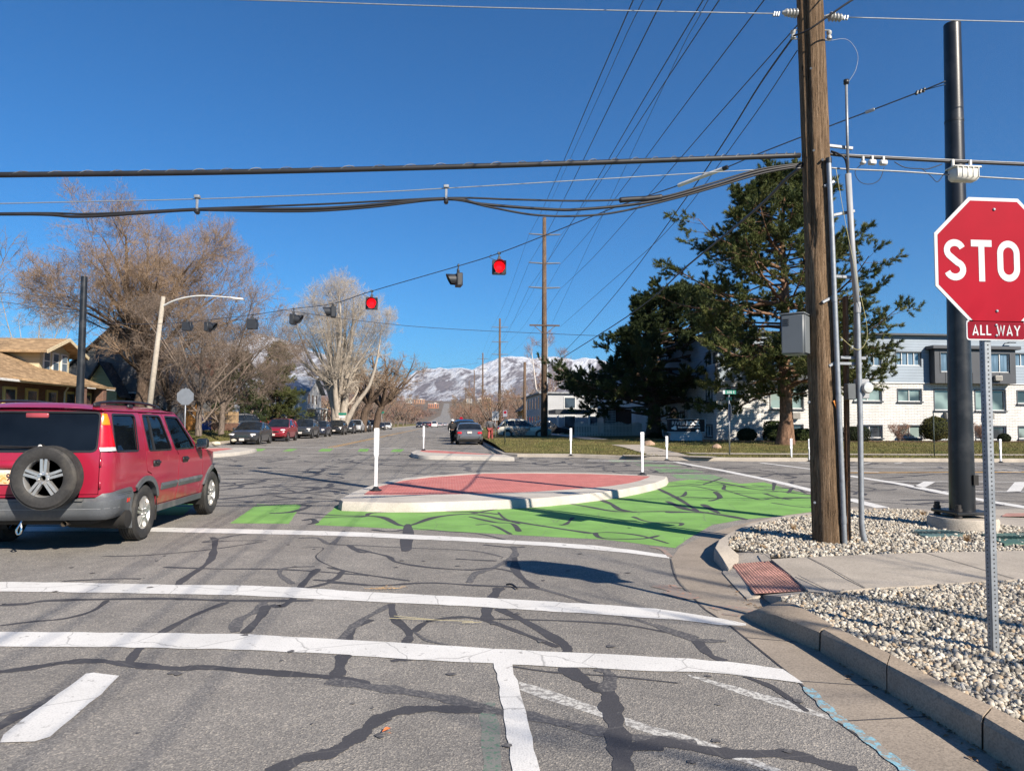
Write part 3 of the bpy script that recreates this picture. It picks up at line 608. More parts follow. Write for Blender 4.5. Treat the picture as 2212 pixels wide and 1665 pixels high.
PAV = brick_red()
oi = [((190, 318), (310, 283)), ((430, 326), (450, 284)), ((640, 325), (700, 281)), ((850, 317), (930, 278)), ((1130, 308), (1150, 270)), ((1290, 298), (1280, 263)), ((1440, 285), (1400, 255)), ((1560, 272), (1530, 246)), ((1700, 254), (1640, 235)), ((1800, 236), (1740, 220)), ((1880, 218), (1800, 205)), ((1935, 198), (1840, 190)), ((1945, 183), (1855, 182)), ((1860, 174), (1800, 179)), ((1500, 162), (1500, 168)), ((1200, 159), (1200, 165.5)), ((940, 161), (950, 167)), ((660, 177), (672, 186)), ((500, 193), (520, 204)), ((350, 229), (390, 236)), ((240, 268), (330, 262)), ((172, 308), (305, 279))]
outer = gp(r4, [a for a, b in oi], .15); inner = gp(r4, [b for a, b in oi], .15)
island('traffic_island', outer, inner, .15, 'lens shaped traffic island with pale kerb and red paved top', PAV)
# far build-out at the right corner
z4 = lambda x, y: (840.6 + x * .2019, 663.6 + y * .2019)
oi = [((232, 1552), (330, 1540)), ((260, 1570), (370, 1548)), ((330, 1583), (450, 1555)), ((450, 1588), (600, 1562)), ((600, 1590), (780, 1568)), ((780, 1594), (950, 1574)), ((1000, 1598), (1150, 1578)), ((1340, 1604), (1215, 1582)), ((1235, 1574), (1200, 1577)), ((1100, 1568), (1100, 1572)), ((800, 1545), (800, 1550)), ((500, 1524), (500, 1530)), ((360, 1520), (380, 1527)), ((280, 1530), (335, 1532))]
island('kerb_extension', gp(z4, [a for a, b in oi], .15), gp(z4, [b for a, b in oi], .15), .15, 'narrow far kerb extension with red top beside the grass corner', PAV)
z1 = lambda x, y: (x * .26573, 796.3 + y * .26573)
oi = [((2085, 648), (1900, 650)), ((2040, 660), (1850, 658)), ((1900, 680), (1780, 668)), ((1730, 692), (1660, 684)), ((1500, 715), (1500, 704)), ((1200, 740), (1200, 728)), ((1200, 690), (1200, 694)), ((1500, 662), (1500, 666)), ((1650, 645), (1660, 648)), ((1800, 640), (1780, 644)), ((1980, 640), (1850, 645))]
island('kerb_extension', gp(z1, [a for a, b in oi], .15), gp(z1, [b for a, b in oi], .15), .15, 'far kerb extension across the street in front of the grass bank and parked cars', PAV)
# --- lawns, verges, kerbs on the far side
def lawnz(x, y): return .14 + .28 * min(1, max(0, (y - 31) / 13)) if x > 0 else 0
def grid(name, xs, ys, zf, m):
    nx = len(xs); mb = MB(); mb.add([(x, y, zf(x, y)) for y in ys for x in xs], [(j * nx + i, j * nx + i + 1, (j + 1) * nx + i + 1, (j + 1) * nx + i) for j in range(len(ys) - 1) for i in range(nx - 1)]); return struct(mb.build(name, m, smooth=True))
kl = [(2.35, 250), (2.35, 120), (2.35, 60), (2.35, 40), (2.4, 32.2), (3.0, 31.5), (5.45, 31.2), (7.0, 29.8), (8.5, 28.7), (11.4, 28.05), (22, 27.45), (60, 26.5), (150, 26)]
kerb('kerb', [(x, y) for x, y in kl], [(x + (.16 if i < 6 else 0.03), y + (0 if i < 4 else .16)) for i, (x, y) in enumerate(kl)], CONC, .14)
poly = [(x + (.15 if i < 6 else .03), y + (0 if i < 4 else .15)) for i, (x, y) in enumerate(kl)]
inner = [(x, y) for x in (4, 6, 8, 11, 14, 17, 20, 24, 30, 40, 60, 100) for y in (31.5, 33, 36, 40, 44, 50, 70, 120) if inpoly((x, y), poly + [(150, 250)])]
pv = [Vector(p) for p in poly + [(150, 250)]]; npv = len(pv)
V, E, Fc, *_ = geometry.delaunay_2d_cdt(pv + [Vector(p) for p in inner], [(i, (i + 1) % npv) for i in range(npv)], [], 1, 1e-6)
mb = MB(); mb.add([(p.x, p.y, lawnz(p.x, p.y)) for p in V], [tuple(f) for f in Fc]); struct(mb.build('lawn', LAWN, smooth=True))
def path(name, pts, wd, m, dz=.012, zf=lawnz):
    mb = MB(); pts = [Vector(p) for p in pts]; V = []
    for i, p in enumerate(pts):
        d = pts[min(i + 1, len(pts) - 1)] - pts[max(i - 1, 0)]; n = Vector((-d.y, d.x)).normalized() * wd / 2
        for s in (n, -n): V.append((p.x + s.x, p.y + s.y, zf(p.x, p.y) + dz))
    mb.add(V, [(2 * i + 1, 2 * i + 3, 2 * i + 2, 2 * i) for i in range(len(pts) - 1)]); return struct(mb.build(name, m))
path('sidewalk', [(160, 29.4), (60, 30.0), (22, 30.7), (14, 31.2), (10.6, 31.6)], 1.35, CONC, .02)
path('sidewalk', [(8.9, 28.8), (9.3, 31), (9.6, 36), (9.8, 50), (9.8, 80), (9.8, 250)], 1.6, CONC, .03)
path('sidewalk', [(7.2, 29.7), (8.8, 29.4), (10.6, 28.35)], 1.1, CONC, .016)
# left side
def lz(x, y): return .14 + .62 * min(1, max(0, (-15.2 - x) / 2.6)) + .2 * min(1, max(0, (-18 - x) / 20))
xsL = [-120, -60, -40, -28, -22, -19, -18, -17, -16, -15.2]; ysL = [33.5, 38, 44, 50, 60, 80, 110, 160, 250, 400]
grid('lawn', xsL, ysL, lambda x, y: lz(x, y) * (1 if y > 36 else .55), LAWN)
kerb('kerb', [(-15, 400), (-15, 200), (-15, 100), (-15, 60), (-15, 43), (-14.6, 38), (-14.9, 34.5), (-18, 32.6), (-60, 32.2)], [(-15.2, 400), (-15.2, 200), (-15.2, 100), (-15.2, 60), (-15.2, 43), (-14.8, 38), (-15.1, 34.7), (-18, 32.8), (-60, 32.4)], CONC, .14)
mb = MB(); mb.quad((-60, 32.4, .141), (-15.1, 32.9, .141), (-15.1, 34, .141), (-60, 34, .141)); struct(mb.build('sidewalk', CONC))
# grass blades (tufts of thin triangles)
def tufts(n, fx, hmin, hmax):
    P = fx(n); n = len(P); a = RNG.uniform(0, 2 * PI, n); h = RNG.uniform(hmin, hmax, n); wv = RNG.uniform(.006, .02, n); lean = RNG.normal(0, .5, (n, 2)) * h[:, None]
    d = np.stack([np.cos(a), np.sin(a)], 1) * wv[:, None]; V = np.zeros((n, 3, 3)); V[:, 0, :2] = P[:, :2] - d; V[:, 1, :2] = P[:, :2] + d; V[:, 2, :2] = P[:, :2] + lean
    V[:, 0, 2] = V[:, 1, 2] = P[:, 2] - .01; V[:, 2, 2] = P[:, 2] + h; return V.reshape(-1, 3), np.arange(n * 3).reshape(n, 3)
def fx_right(n):
    x = RNG.uniform(2.5, 40, n); y = 28.2 + RNG.uniform(0, 1, n) ** 1.3 * 18
    ok = np.array([inpoly((a, b), poly + [(150, 250)]) for a, b in zip(x, y)]) & ~((np.abs(y - 30.8) < .75) & (x > 9)) & ~((np.abs(x - 9.6) < .9)); x, y = x[ok], y[ok]
    return np.stack([x, y, .14 + .28 * np.clip((y - 31) / 13, 0, 1)], 1)
def fx_left(n):
    x = -15.3 - RNG.uniform(0, 1, n) ** 1.5 * 9; y = RNG.uniform(36, 75, n); return np.stack([x, y, .14 + .62 * np.clip((-15.2 - x) / 2.6, 0, 1) + .2 * np.clip((-18 - x) / 20, 0, 1)], 1)
GRASS = M('grass_blade', (0.15, 0.14, 0.05), .8, var=.45, vs=.8, world=True, fine=.5, fs=9, spec=.2)
V1, F1 = tufts(52000, fx_right, .03, .09); V2, F2 = tufts(26000, fx_left, .04, .13)
o = npmesh('grass', np.concatenate([V1, V2]), np.concatenate([F1, F2 + len(V1)]), GRASS); tag(o, 'short patchy winter grass on the verges', kind='stuff')
# ================================================================= the red off-roader
def paint(name, col, fade=0.0, rough=.32, coat=.6):
    if name in _mats: return _mats[name]
    m, t, b = newmat(name); co = coords(t); c = ramp(t, noise(t, co, 2.2, 5, .6), [(.3, mulc(col, .9)), (.7, mulc(col, 1.08))])
    if fade:
        c = mixc(t, ramp(t, noise(t, co, 5.5, 7, .72), [(.62, (0, 0, 0)), (.7, (fade,) * 3)]), c, (min(1, col[0] * 1.5 + .05), col[1] * 4 + .05, col[2] * 2.2 + .05))
        sp = N(t, 'SeparateXYZ'); t.links.new(coords(t), sp.inputs[0])
        lo = ramp(t, mixc(t, .5, sp.outputs['Z'], noise(t, co, 7, 4)), [(.36, (.55,) * 3), (.5, (0, 0, 0))]); c = mixc(t, lo, c, (.22, .15, .11))
    t.links.new(c, b.inputs['Base Color']); b.inputs['Roughness'].default_value = rough; b.inputs['Coat Weight'].default_value = coat; b.inputs['Coat Roughness'].default_value = .08
    bump(t, b, noise(t, co, 3.0, 3), .04, .02)
    _mats[name] = m; return m
REDP = paint('faded_red_car_paint', (0.30, 0.012, 0.036), .55)
GREYPL = M('grey_cladding_plastic', (0.085, 0.092, 0.10), .5, var=.2, vs=4, fine=.15, dirt=(.2, .19, .17), ds=3)
BLACKPL = M('black_plastic', (0.016, 0.016, 0.017), .45, var=.3)
UNDER = M('underbody_black', (0.012, 0.011, 0.01), .8, var=.4)
TYRE = M('tyre_rubber', (0.028, 0.027, 0.026), .75, var=.25, vs=8, fine=.3, fs=60, dirt=(.07, .062, .05), ds=4)
ALLOY = M('alloy_rim', (0.62, 0.62, 0.61), .32, .75, var=.12, vs=5, dirt=(.3, .25, .2), ds=4)
CHROME = M('chrome', (.75, .75, .74), .15, 1.0, var=.1)
TINT = glassmat('tinted_glass', (.005, .007, .010), .02); TINT.node_tree.nodes['Principled BSDF'].inputs['Specular IOR Level'].default_value = .28
AMBER = M('amber_lens', (0.85, 0.22, 0.0), .18, var=.15, vs=30, coat=.8)
REDL = M('red_lens', (0.62, 0.006, 0.012), .15, var=.2, vs=30, coat=.8)
CLEARL = M('clear_lens', (.62, .6, .58), .12, var=.2, vs=40, coat=.8)
def seeglass(name, dark=.35):
    m, t, b = newmat(name); tr = N(t, 'BsdfTransparent'); tr.inputs[0].default_value = (dark, dark * 1.05, dark * 1.1, 1)
    mx = N(t, 'MixShader'); fr = N(t, 'Fresnel'); fr.inputs[0].default_value = 1.5
    b.inputs['Base Color'].default_value = (.01, .012, .015, 1); b.inputs['Roughness'].default_value = .03
    ad = N(t, 'Math'); ad.operation = 'MULTIPLY_ADD'; ad.inputs[1].default_value = 1.2; ad.inputs[2].default_value = .1; t.links.new(fr.outputs[0], ad.inputs[0])
    t.links.new(ad.outputs[0], mx.inputs[0]); t.links.new(tr.outputs[0], mx.inputs[1]); t.links.new(b.outputs[0], mx.inputs[2])
    t.links.new(mx.outputs[0], t.nodes['Material Output'].inputs[0]); _mats[name] = m; return m
CLEARG = seeglass('clear_glass', .72)
HW, CR = .862, .14
def tum(z):
    if z > 1.08: return .004 + (z - 1.08) * .215 + max(0, z - 1.5) * .25
    return .028 * ((z - .88) / .4) ** 2
def suvp(s, z, off=0.0):
    sg = 1 if s >= 0 else -1; a = abs(s); t = tum(z) - off; L = CR * PI / 2; f = HW - CR
    if a <= f: x, y = a, t + .028 * (a / f) ** 2 - .028
    elif a < f + L:
        th = (a - f) / CR; x, y = f + math.sin(th) * (CR - t), CR - math.cos(th) * (CR - t)
    else:
        y = a - f - L + CR; x = HW - t
        if y > 3.45: x -= .22 * ((y - 3.45) / .6) ** 2
    return (sg * x, y, z)
SO = HW - CR + CR * PI / 2 - CR                    # s = y + SO on the flank
def arch(cy, r, a0, a1, n=14, cz=.335): return [(cy + r * math.cos(R(a)), cz + r * math.sin(R(a))) for a in np.linspace(a0, a1, n)]
def loop_in(poly, d):
    """polygon offset inwards by d"""
    k = len(poly); A = sum(poly[i][0] * poly[(i + 1) % k][1] - poly[(i + 1) % k][0] * poly[i][1] for i in range(k)); sg = 1 if A > 0 else -1; o = []
    for i in range(k):
        p, q, r = Vector(poly[i - 1]), Vector(poly[i]), Vector(poly[(i + 1) % k]); e1, e2 = (q - p).normalized(), (r - q).normalized()
        n1, n2 = Vector((-e1.y, e1.x)) * sg, Vector((-e2.y, e2.x)) * sg; b = (n1 + n2); b = b.normalized() if b.length > 1e-6 else n1
        o.append(tuple(q + b * d / max(.35, b.dot(n1))))
    return o
def roundp(poly, r, n=4):
    o = []; k = len(poly)
    for i in range(k):
        p, q, s = Vector(poly[i - 1]), Vector(poly[i]), Vector(poly[(i + 1) % k]); a = q + (p - q).normalized() * min(r, (p - q).length * .45); b = q + (s - q).normalized() * min(r, (s - q).length * .45)
        for t in np.linspace(0, 1, n + 1): o.append(tuple((1 - t) ** 2 * a + 2 * t * (1 - t) * q + t * t * b))
    return o
def Ys(poly, sg=1): return [(sg * (y + SO), z) for y, z in poly]
suv = thing('sport_utility_vehicle', 'faded red off-roader with a spare wheel on its tailgate, seen from behind', 'car', (-4.56, 8.36, 0))
rdoor = [(1.02, 1.555), (1.02, .93), (1.06, .83), (1.2, .79)] + arch(1.03, .455, 68, 12, 6) + [(1.49, .385), (2.11, .385), (2.11, .99), (2.02, 1.07), (1.71, 1.555)]
fdoor = [(1.71, 1.555), (2.02, 1.07), (2.11, .99), (2.11, .385), (3.10, .385), (3.11, .6), (3.08, 1.045), (2.80, 1.075), (2.2, 1.555)]
qwin = roundp([(.27, 1.525), (.20, 1.115), (.80, 1.10), (.865, 1.525)], .05); rwin = roundp([(1.09, 1.525), (1.10, 1.09), (1.85, 1.075), (1.63, 1.52)], .05); fwin = roundp([(1.79, 1.515), (1.98, 1.075), (2.72, 1.07), (2.60, 1.2), (2.24, 1.505)], .05)
tgate = [(-.755, .655), (.755, .655), (.765, 1.1), (.745, 1.572), (-.745, 1.572), (-.765, 1.1)]; bwin = roundp([(-.725, 1.12), (.725, 1.12), (.715, 1.545), (-.715, 1.545)], .06)
half = [(.62, .62)] + [(y + SO, z) for y, z in [(.63, .62)]] + [(y + SO, z) for y, z in arch(1.03, .40, 135, -2, 16)] + [(1.43 + SO, .33), (3.19 + SO, .33)] + [(y + SO, z) for y, z in arch(3.60, .40, 182, 40, 16)] + [(4.02 + SO, .6), (4.04 + SO, .80), (3.9 + SO, .93), (3.3 + SO, 1.02), (2.85 + SO, 1.08), (2.2 + SO, 1.575), (1.5 + SO, 1.585), (.3 + SO, 1.585), (.7, 1.588)]
outl = [(-.6, .62)] + half + [(-s, z) for s, z in half[::-1]][:-1]
holes = [loop_in(tgate, -.004)]
for sg in (1, -1): holes += [Ys(loop_in(rdoor, -.004), sg), Ys(loop_in(fdoor, .004), sg), Ys(qwin, sg)]
# merge the two door holes of a side into one opening (a pillar stands behind the gap)
dopen = [(1.016, 1.559), (1.016, .93), (1.056, .826), (1.198, .785)] + arch(1.03, .449, 68, 12, 6) + [(1.486, .381), (3.104, .381), (3.114, .6), (3.084, 1.049), (2.802, 1.079), (2.204, 1.559)]
holes = [loop_in(tgate, -.008), Ys(dopen), Ys(dopen, -1), Ys(qwin), Ys(qwin, -1)]
cut_panel(outl, holes, suvp, .09, .012, flip=False).build('body', REDP, suv, auto=32)
tg = cut_panel(tgate, [bwin], suvp, .09, .012).build('tailgate', REDP, suv, auto=32)
def gasket(loop, par, d=.014, off=.0025):
    cut_panel(loop_in(loop, -d), [loop_in(loop, d * .6)], lambda a, b: suvp(a, b, off), .08, .006).build('window_seal', BLACKPL, par, auto=40)
def pane(loop, par, m=TINT, name='window', off=-.012, gk=True):
    w_ = cut_panel(loop_in(loop, -.006), [], lambda a, b: suvp(a, b, off), .09, .004).build(name, m, par, auto=40)
    if gk: gasket(loop, w_ if par is suv else par)
    return w_
pane(bwin, tg, TINT, 'rear_window')
for sg in (1, -1):
    pane(Ys(qwin, sg), suv, TINT, 'quarter_window')
    d1 = cut_panel(Ys(loop_in(rdoor, .007), sg), [Ys(rwin, sg)], suvp, .09, .012, ).build('door', REDP, suv, auto=32); pane(Ys(rwin, sg), d1, TINT)
    d2 = cut_panel(Ys(loop_in(fdoor, .007), sg), [Ys(fwin, sg)], suvp, .09, .012).build('door', REDP, suv, auto=32); pane(Ys(fwin, sg), d2, CLEARG)
    cut_panel(Ys([(1.30, 1.525), (1.27, 1.525), (1.27, 1.09), (1.30, 1.09)], sg), [], lambda a, b: suvp(a, b, .002), .1, .02).build('window_seal', BLACKPL, d1)
    for dr, hy in ((d1, 1.31), (d2, 2.33)):
        mb = MB(); p = Vector(suvp(sg * (hy + SO), .925)); mb.box(p + Vector((sg * .008, 0, 0)), (.03, .19, .075), bev=.012); mb.box(p + Vector((sg * .03, .02, .005)), (.02, .13, .028), bev=.008); mb.build('handle', BLACKPL, dr, auto=40)
    for dr, a, b in ((d1, 1.52, 2.09), (d2, 2.135, 3.085)):
        cut_panel(Ys(roundp([(a, .565), (b, .565), (b, .655), (a, .655)], .015), sg), [], lambda q, z: suvp(q, z, .018 if .58 < z < .64 else .006), .05, .03).build('moulding', GREYPL, dr, auto=30)
    cut_panel(Ys([(1.42, .29), (3.2, .29), (3.2, .375), (1.42, .375)], sg), [], lambda q, z: suvp(q, z, .012), .1, .05).build('sill', GREYPL, suv, auto=40)
    for cy, a0, a1 in ((1.03, 132, -14), (3.60, 194, 22)):
        ring = arch(cy, .448, a0, a1, 22) + arch(cy, .385, a1, a0, 22)
        cut_panel(Ys(ring, sg), [], lambda q, z: suvp(q, max(z, .5), .024), .06, .07).build('wheel_arch', GREYPL, suv, auto=40)
        mb = MB(); V = []
        for k, (y, z) in enumerate(arch(cy, .41, 200, -20, 24)): V += [(sg * .84, y, z), (sg * .52, y, z)]
        mb.add(V, [(2 * i, 2 * i + 1, 2 * i + 3, 2 * i + 2) for i in range(23)]); mb.build('wheel_well', UNDER, suv)
    # tail lamp
    lamp = cut_panel([(sg * .765, 1.112), (sg * .985, 1.112), (sg * .945, 1.54), (sg * .752, 1.54)], [], lambda a, b: suvp(a, b, .006), .05, .02).build('tail_lamp', BLACKPL, suv, auto=40)
    for nm, m_, z0, z1 in (('red_lens', REDL, 1.165, 1.405), ('amber_lens', AMBER, 1.409, 1.532), ('clear_lens', CLEARL, 1.12, 1.161)):
        e = lambda z: .985 - .04 * (z - 1.112) / .428
        cut_panel([(sg * .768, z0), (sg * (e(z0) - .006), z0), (sg * (e(z1) - .006), z1), (sg * .757, z1)], [], lambda a, b: suvp(a, b, .016), .05, .016).build(nm, m_, lamp, auto=40)
    # roof rail
    mb = MB(); xr = sg * .60; mb.tube(bez([(xr, .2, 1.615), (xr, .3, 1.655), (xr, .9, 1.685), (xr, 1.6, 1.678), (xr, 2.0, 1.635), (xr, 2.06, 1.605)], 5), .017, 8)
    for y in (.26, 1.12, 1.95): mb.box((xr, y, 1.63), (.035, .13, .06), bev=.015)
    mb.build('roof_rail', BLACKPL, suv, auto=45)
    # mirror
    mr = MB().box((sg * .95, 2.80, 1.13), (.165, .1, .15), bev=.03).box((sg * .86, 2.79, 1.1), (.12, .07, .06), bev=.02).build('mirror', BLACKPL, suv, auto=45)
    MB().box((sg * .95, 2.745, 1.13), (.135, .006, .118), bev=.002).build('mirror_glass', CHROME, mr)
    # mud flap
    mb = MB(); mb.box((sg * .755, .60, .36), (.24, .012, .32), Matrix.Rotation(R(8), 3, 'X'), bev=.004); mb.build('mud_flap', GREYPL, suv)
    # headlamp
    MB().box((sg * .55, 4.05, .78), (.26, .09, .13), bev=.03).build('headlight', CLEARL, suv, auto=45)
# roof
mb = MB(); nx, ny = 19, 22; V = []
for j in range(ny):
    y = .085 + 2.10 * j / (ny - 1); e = max(0, (.3 - y) / .215) ** 2 * .06 + max(0, (y - 1.9) / .285) ** 2 * .06
    for i in range(nx):
        q = -1 + 2 * i / (nx - 1); x = q * .755; V.append((x, y - .03 * (1 - q * q) * (j == 0), 1.568 + .088 * (1 - abs(q) ** 3.2) * 1 - e * (1 - abs(q) ** 3.2)))
mb.add(V, [(j * nx + i, j * nx + i + 1, (j + 1) * nx + i + 1, (j + 1) * nx + i) for j in range(ny - 1) for i in range(nx - 1)]); mb.build('roof', REDP, suv, auto=50)
# windscreen, bonnet, nose
V = []; 
for j in range(7):
    t = j / 6; y = 2.86 - .70 * t; z = 1.075 + .53 * t; hw = .80 - .115 * t
    for i in range(9): q = -1 + i / 4; V.append((q * hw, y + .10 * (1 - q * q), z))
MB().add(V, [(j * 9 + i, j * 9 + i + 1, (j + 1) * 9 + i + 1, (j + 1) * 9 + i) for j in range(6) for i in range(8)]).build('windscreen', CLEARG, suv, smooth=True)
V = []
for j in range(10):
    t = j / 9; y = 2.80 + 1.25 * t; z = 1.075 - .11 * t - .10 * max(0, t - .8) * 5 * max(0, t - .8) * 5; hw = .845 - .15 * max(0, (y - 3.45) / .6) ** 2
    for i in range(11): q = -1 + i / 5; V.append((q * hw, y, z + .03 * (1 - q ** 4) - .02 * abs(q) ** 8))
MB().add(V, [(j * 11 + i, j * 11 + i + 1, (j + 1) * 11 + i + 1, (j + 1) * 11 + i) for j in range(9) for i in range(10)]).build('bonnet', REDP, suv, auto=40)
MB().box((0, 4.03, .62), (1.3, .1, .5), bev=.04).build('nose', REDP, suv, auto=45)
MB().box((0, 4.09, .78), (.8, .05, .12), bev=.02).build('grille', BLACKPL, suv, auto=45)
MB().box((0, 4.12, .5), (1.62, .2, .24), bev=.07).build('front_bumper', GREYPL, suv, auto=45)
# rear bumper
def bo(z, s):
    k = np.interp(z, [.36, .40, .45, .565, .60, .615, .63, .69], [.02, .07, .092, .10, .088, .05, .035, .02]); a = abs(s)
    return float(k if a < .95 else k + (.03 - k) * min(1, (a - .95) / .35))
bump_o = [(-1.30, .385), (-1.0, .375), (0, .375), (1.0, .375), (1.30, .385), (1.43, .44), (1.44, .60), (1.36, .685), (1.1, .68), (.80, .66), (.74, .615), (0, .612), (-.74, .615), (-.80, .66), (-1.1, .68), (-1.36, .685), (-1.44, .60), (-1.43, .44)]
bp = cut_panel(bump_o, [], lambda s, z: suvp(s, z, bo(z, s)), .035, .03).build('rear_bumper', GREYPL, suv, auto=28)
for sg in (1, -1):
    cut_panel([(sg * 1.26, .52), (sg * 1.34, .52), (sg * 1.34, .565), (sg * 1.26, .565)], [], lambda s, z: suvp(s, z, bo(z, s) + .006), .04, .012).build('reflector', REDL, bp)
    for zz in (.625, .645): cut_panel([(sg * .95, zz), (sg * 1.38, zz), (sg * 1.38, zz + .008), (sg * .95, zz + .008)], [], lambda s, z: suvp(s, z, bo(z, s) + .006), .06, .01).build('bumper_rib', GREYPL, bp)
cut_panel([(-.95, .498), (.95, .498), (.95, .504), (-.95, .504)], [], lambda s, z: suvp(s, z, bo(z, s) + .003), .06, .005).build('bumper_rib', M('scuffed_plastic', (.2, .21, .22), .6), bp)
MB().box((0, -.06, .6), (1.3, .1, .02)).build('bumper_step', GREYPL, bp)
# wheels
def wheel(name, par, loc, side=1, axis='x', w=.205, r=.335, m=ALLOY):
    """axle along local x; the visible face looks to +x (side=1)"""
    root = bpy.data.objects.new(name, None); COL.objects.link(root); root.parent = par; root.location = loc
    prof = [(.20, -w * .42), (.225, -w * .5), (.27, -w * .52), (.305, -w * .5), (r - .012, -w * .42), (r, -w * .33)]
    for k in range(5): a = -w * .30 + k * w * .15; prof += [(r, a), (r, a + w * .055), (r - .008, a + w * .06), (r - .008, a + w * .085), (r, a + w * .09)]
    prof += [(r, w * .33), (r - .012, w * .42), (.305, w * .5), (.27, w * .52), (.225, w * .5), (.20, w * .42)]
    t_ = MB().lathe(prof, axis='x', n=44, cap=False); 
    rim = MB().lathe([(.205, -w * .4), (.215, -w * .44), (.2, -w * .2), (.19, w * .1), (.195, w * .3), (.212, w * .42), (.222, w * .46), (.222, w * .40), (.205, w * .38)], axis='x', n=40, cap=False)
    dk = MB().lathe([(.19, w * .0), (.01, w * .0)], axis='x', n=32, cap=True)
    for k in range(5):
        a = k * 2 * PI / 5 + PI / 2
        for d in (-.19, .19):
            p0 = Vector((w * .38, math.cos(a + d * 1.6) * .055, math.sin(a + d * 1.6) * .055)); p1 = Vector((w * .36, math.cos(a + d * .62) * .2, math.sin(a + d * .62) * .2))
            rr = (p1 - p0); e = Vector((1, 0, 0)); f = rr.cross(e).normalized(); V = []
            for q, (p, ww) in enumerate(((p0, .019), (p1, .018))): V += [p + f * ww - e * .03, p + f * ww * .75 + e * .012, p - f * ww * .75 + e * .012, p - f * ww - e * .03]
            rim.add(V, [(0, 1, 5, 4), (1, 2, 6, 5), (2, 3, 7, 6)])
    rim.lathe([(.066, w * .1), (.066, w * .41), (.056, w * .44), (.03, w * .44), (.028, w * .2)], axis='x', n=24, cap=False); dk.lathe([(.03, w * .22), (.001, w * .22)], axis='x', n=16)
    for k in range(5):
        a = k * 2 * PI / 5 + PI / 2 + .63; rim.lathe([(.011, w * .3), (.011, w * .49), (.004, w * .5)], (0, math.cos(a) * .052, math.sin(a) * .052), 'x', 8)
    mt = Matrix.Identity(4)
    if axis == 'y': mt = Matrix.Rotation(R(-90), 4, 'Z')
    elif side < 0: mt = Matrix.Rotation(R(180), 4, 'Z')
    for mb_, nm, mm in ((t_, 'tyre', TYRE), (rim, 'rim', m), (dk, 'hub_plate', UNDER)): mb_.xf(mt).build(nm, mm, root, auto=35)
    return root
for sg in (1, -1):
    for cy in (1.03, 3.60): wheel('wheel', suv, (sg * .755, cy, .335), sg)
wheel('spare_wheel', suv, (.355, -.235, .853), 1, 'y')
MB().lathe([(.09, -.14), (.07, 0.02)], (.355, 0, .853), 'y', 20).build('spare_carrier', BLACKPL, suv)
# plate, trim, wiper, brake lamp, exhaust, tow eye, floor
MB().box((-.15, -.045, .975), (.46, .06, .085), bev=.022).build('plate_trim', REDP, suv, auto=45)
def platemat():
    m, t, b = newmat('licence_plate'); co = coords(t); sp = N(t, 'SeparateXYZ'); t.links.new(co, sp.inputs[0])
    c = ramp(t, sp.outputs['Z'], [(.765, (.75, .72, .66)), (.775, (.78, .22, .05)), (.86, (.80, .33, .09)), (.9, (.75, .72, .68))])
    c = mixc(t, ramp(t, noise(t, co, 22, 4), [(.45, (0, 0, 0)), (.55, (.7,) * 3)]), c, (.78, .55, .35)); t.links.new(c, b.inputs['Base Color']); b.inputs['Roughness'].default_value = .35; return m
def text(name, s, size, m, par, loc, rot, sx=1.0, bold=0.0, ext=.001, align='CENTER'):
    cu = bpy.data.curves.new(name, 'FONT'); cu.body = s; cu.size = size; cu.align_x = align; cu.align_y = 'CENTER'; cu.extrude = ext; cu.offset = bold; cu.resolution_u = 3
    tmp = bpy.data.objects.new(name, cu); COL.objects.link(tmp); dg = bpy.context.evaluated_depsgraph_get(); me = bpy.data.meshes.new_from_object(tmp.evaluated_get(dg)); bpy.data.objects.remove(tmp)
    o = bpy.data.objects.new(name, me); COL.objects.link(o); me.materials.clear(); me.materials.append(m); o.parent = par; o.location = loc; o.rotation_euler = rot; o.scale = (sx, 1, 1); return o
INK = M('black_ink', (.02, .02, .03), .5)
lp = MB().box((-.172, -.038, .842), (.305, .008, .152), bev=.003).build('number_plate', platemat(), suv)
text('plate_text', '9SY', .105, INK, lp, (-.095, -.0436, .84), (R(90), 0, 0), .9, .002)
for zz in (.76, 1.0): MB().tube([Vector(suvp(.775, zz - .045, .012)), Vector(suvp(.775, zz + .045, .012))], .012, 8).build('hinge', REDP, tg, smooth=True)
w_ = MB().tube([(.165, -.005, 1.17), (.0, -.012, 1.165), (-.42, -.012, 1.185)], [.014, .009, .006], 8).box((-.2, -.006, 1.16), (.5, .012, .02), bev=.004).lathe([(.026, -.035), (.026, .02)], (.165, 0, 1.17), 'y', 16); w_.build('wiper', BLACKPL, tg, auto=45)
MB().lathe([(.024, -.04), (.018, -.045)], (.165, 0, 1.17), 'y', 16).build('wiper_cap', M('pale_grey_plastic', (.55, .55, .54), .5), tg)
MB().box((.06, .084, 1.508), (.24, .02, .055), bev=.008).build('brake_light', M('brake_lens', (.30, .05, .06), .25, coat=.5), tg, auto=45)
MB().tube(bez([(.42, .0, .335), (.42, .3, .345), (.35, .7, .36), (.3, 1.2, .36)], 4), .028, 12, cap=False).tube([(.42, -.005, .335), (.42, .02, .335)], [.031, .031], 12, cap=False).build('exhaust_pipe', M('rusty_pipe', (.16, .13, .1), .55, .6, var=.4), suv, auto=40)
MB().lathe([(.02, -.3), (.09, -.28), (.1, 0), (.1, .35), (.02, .37)], (.55, .45, .33), 'x', 18).build('silencer', UNDER, suv, auto=40)
MB().tube(bez([(.0, -.02, .38), (-.01, -.05, .33), (-.03, -.06, .28), (-.02, -.06, .24), (.01, -.06, .25), (.015, -.055, .3), (.0, -.04, .35)], 4), .011, 8).build('tow_eye', CHROME, suv, auto=40)
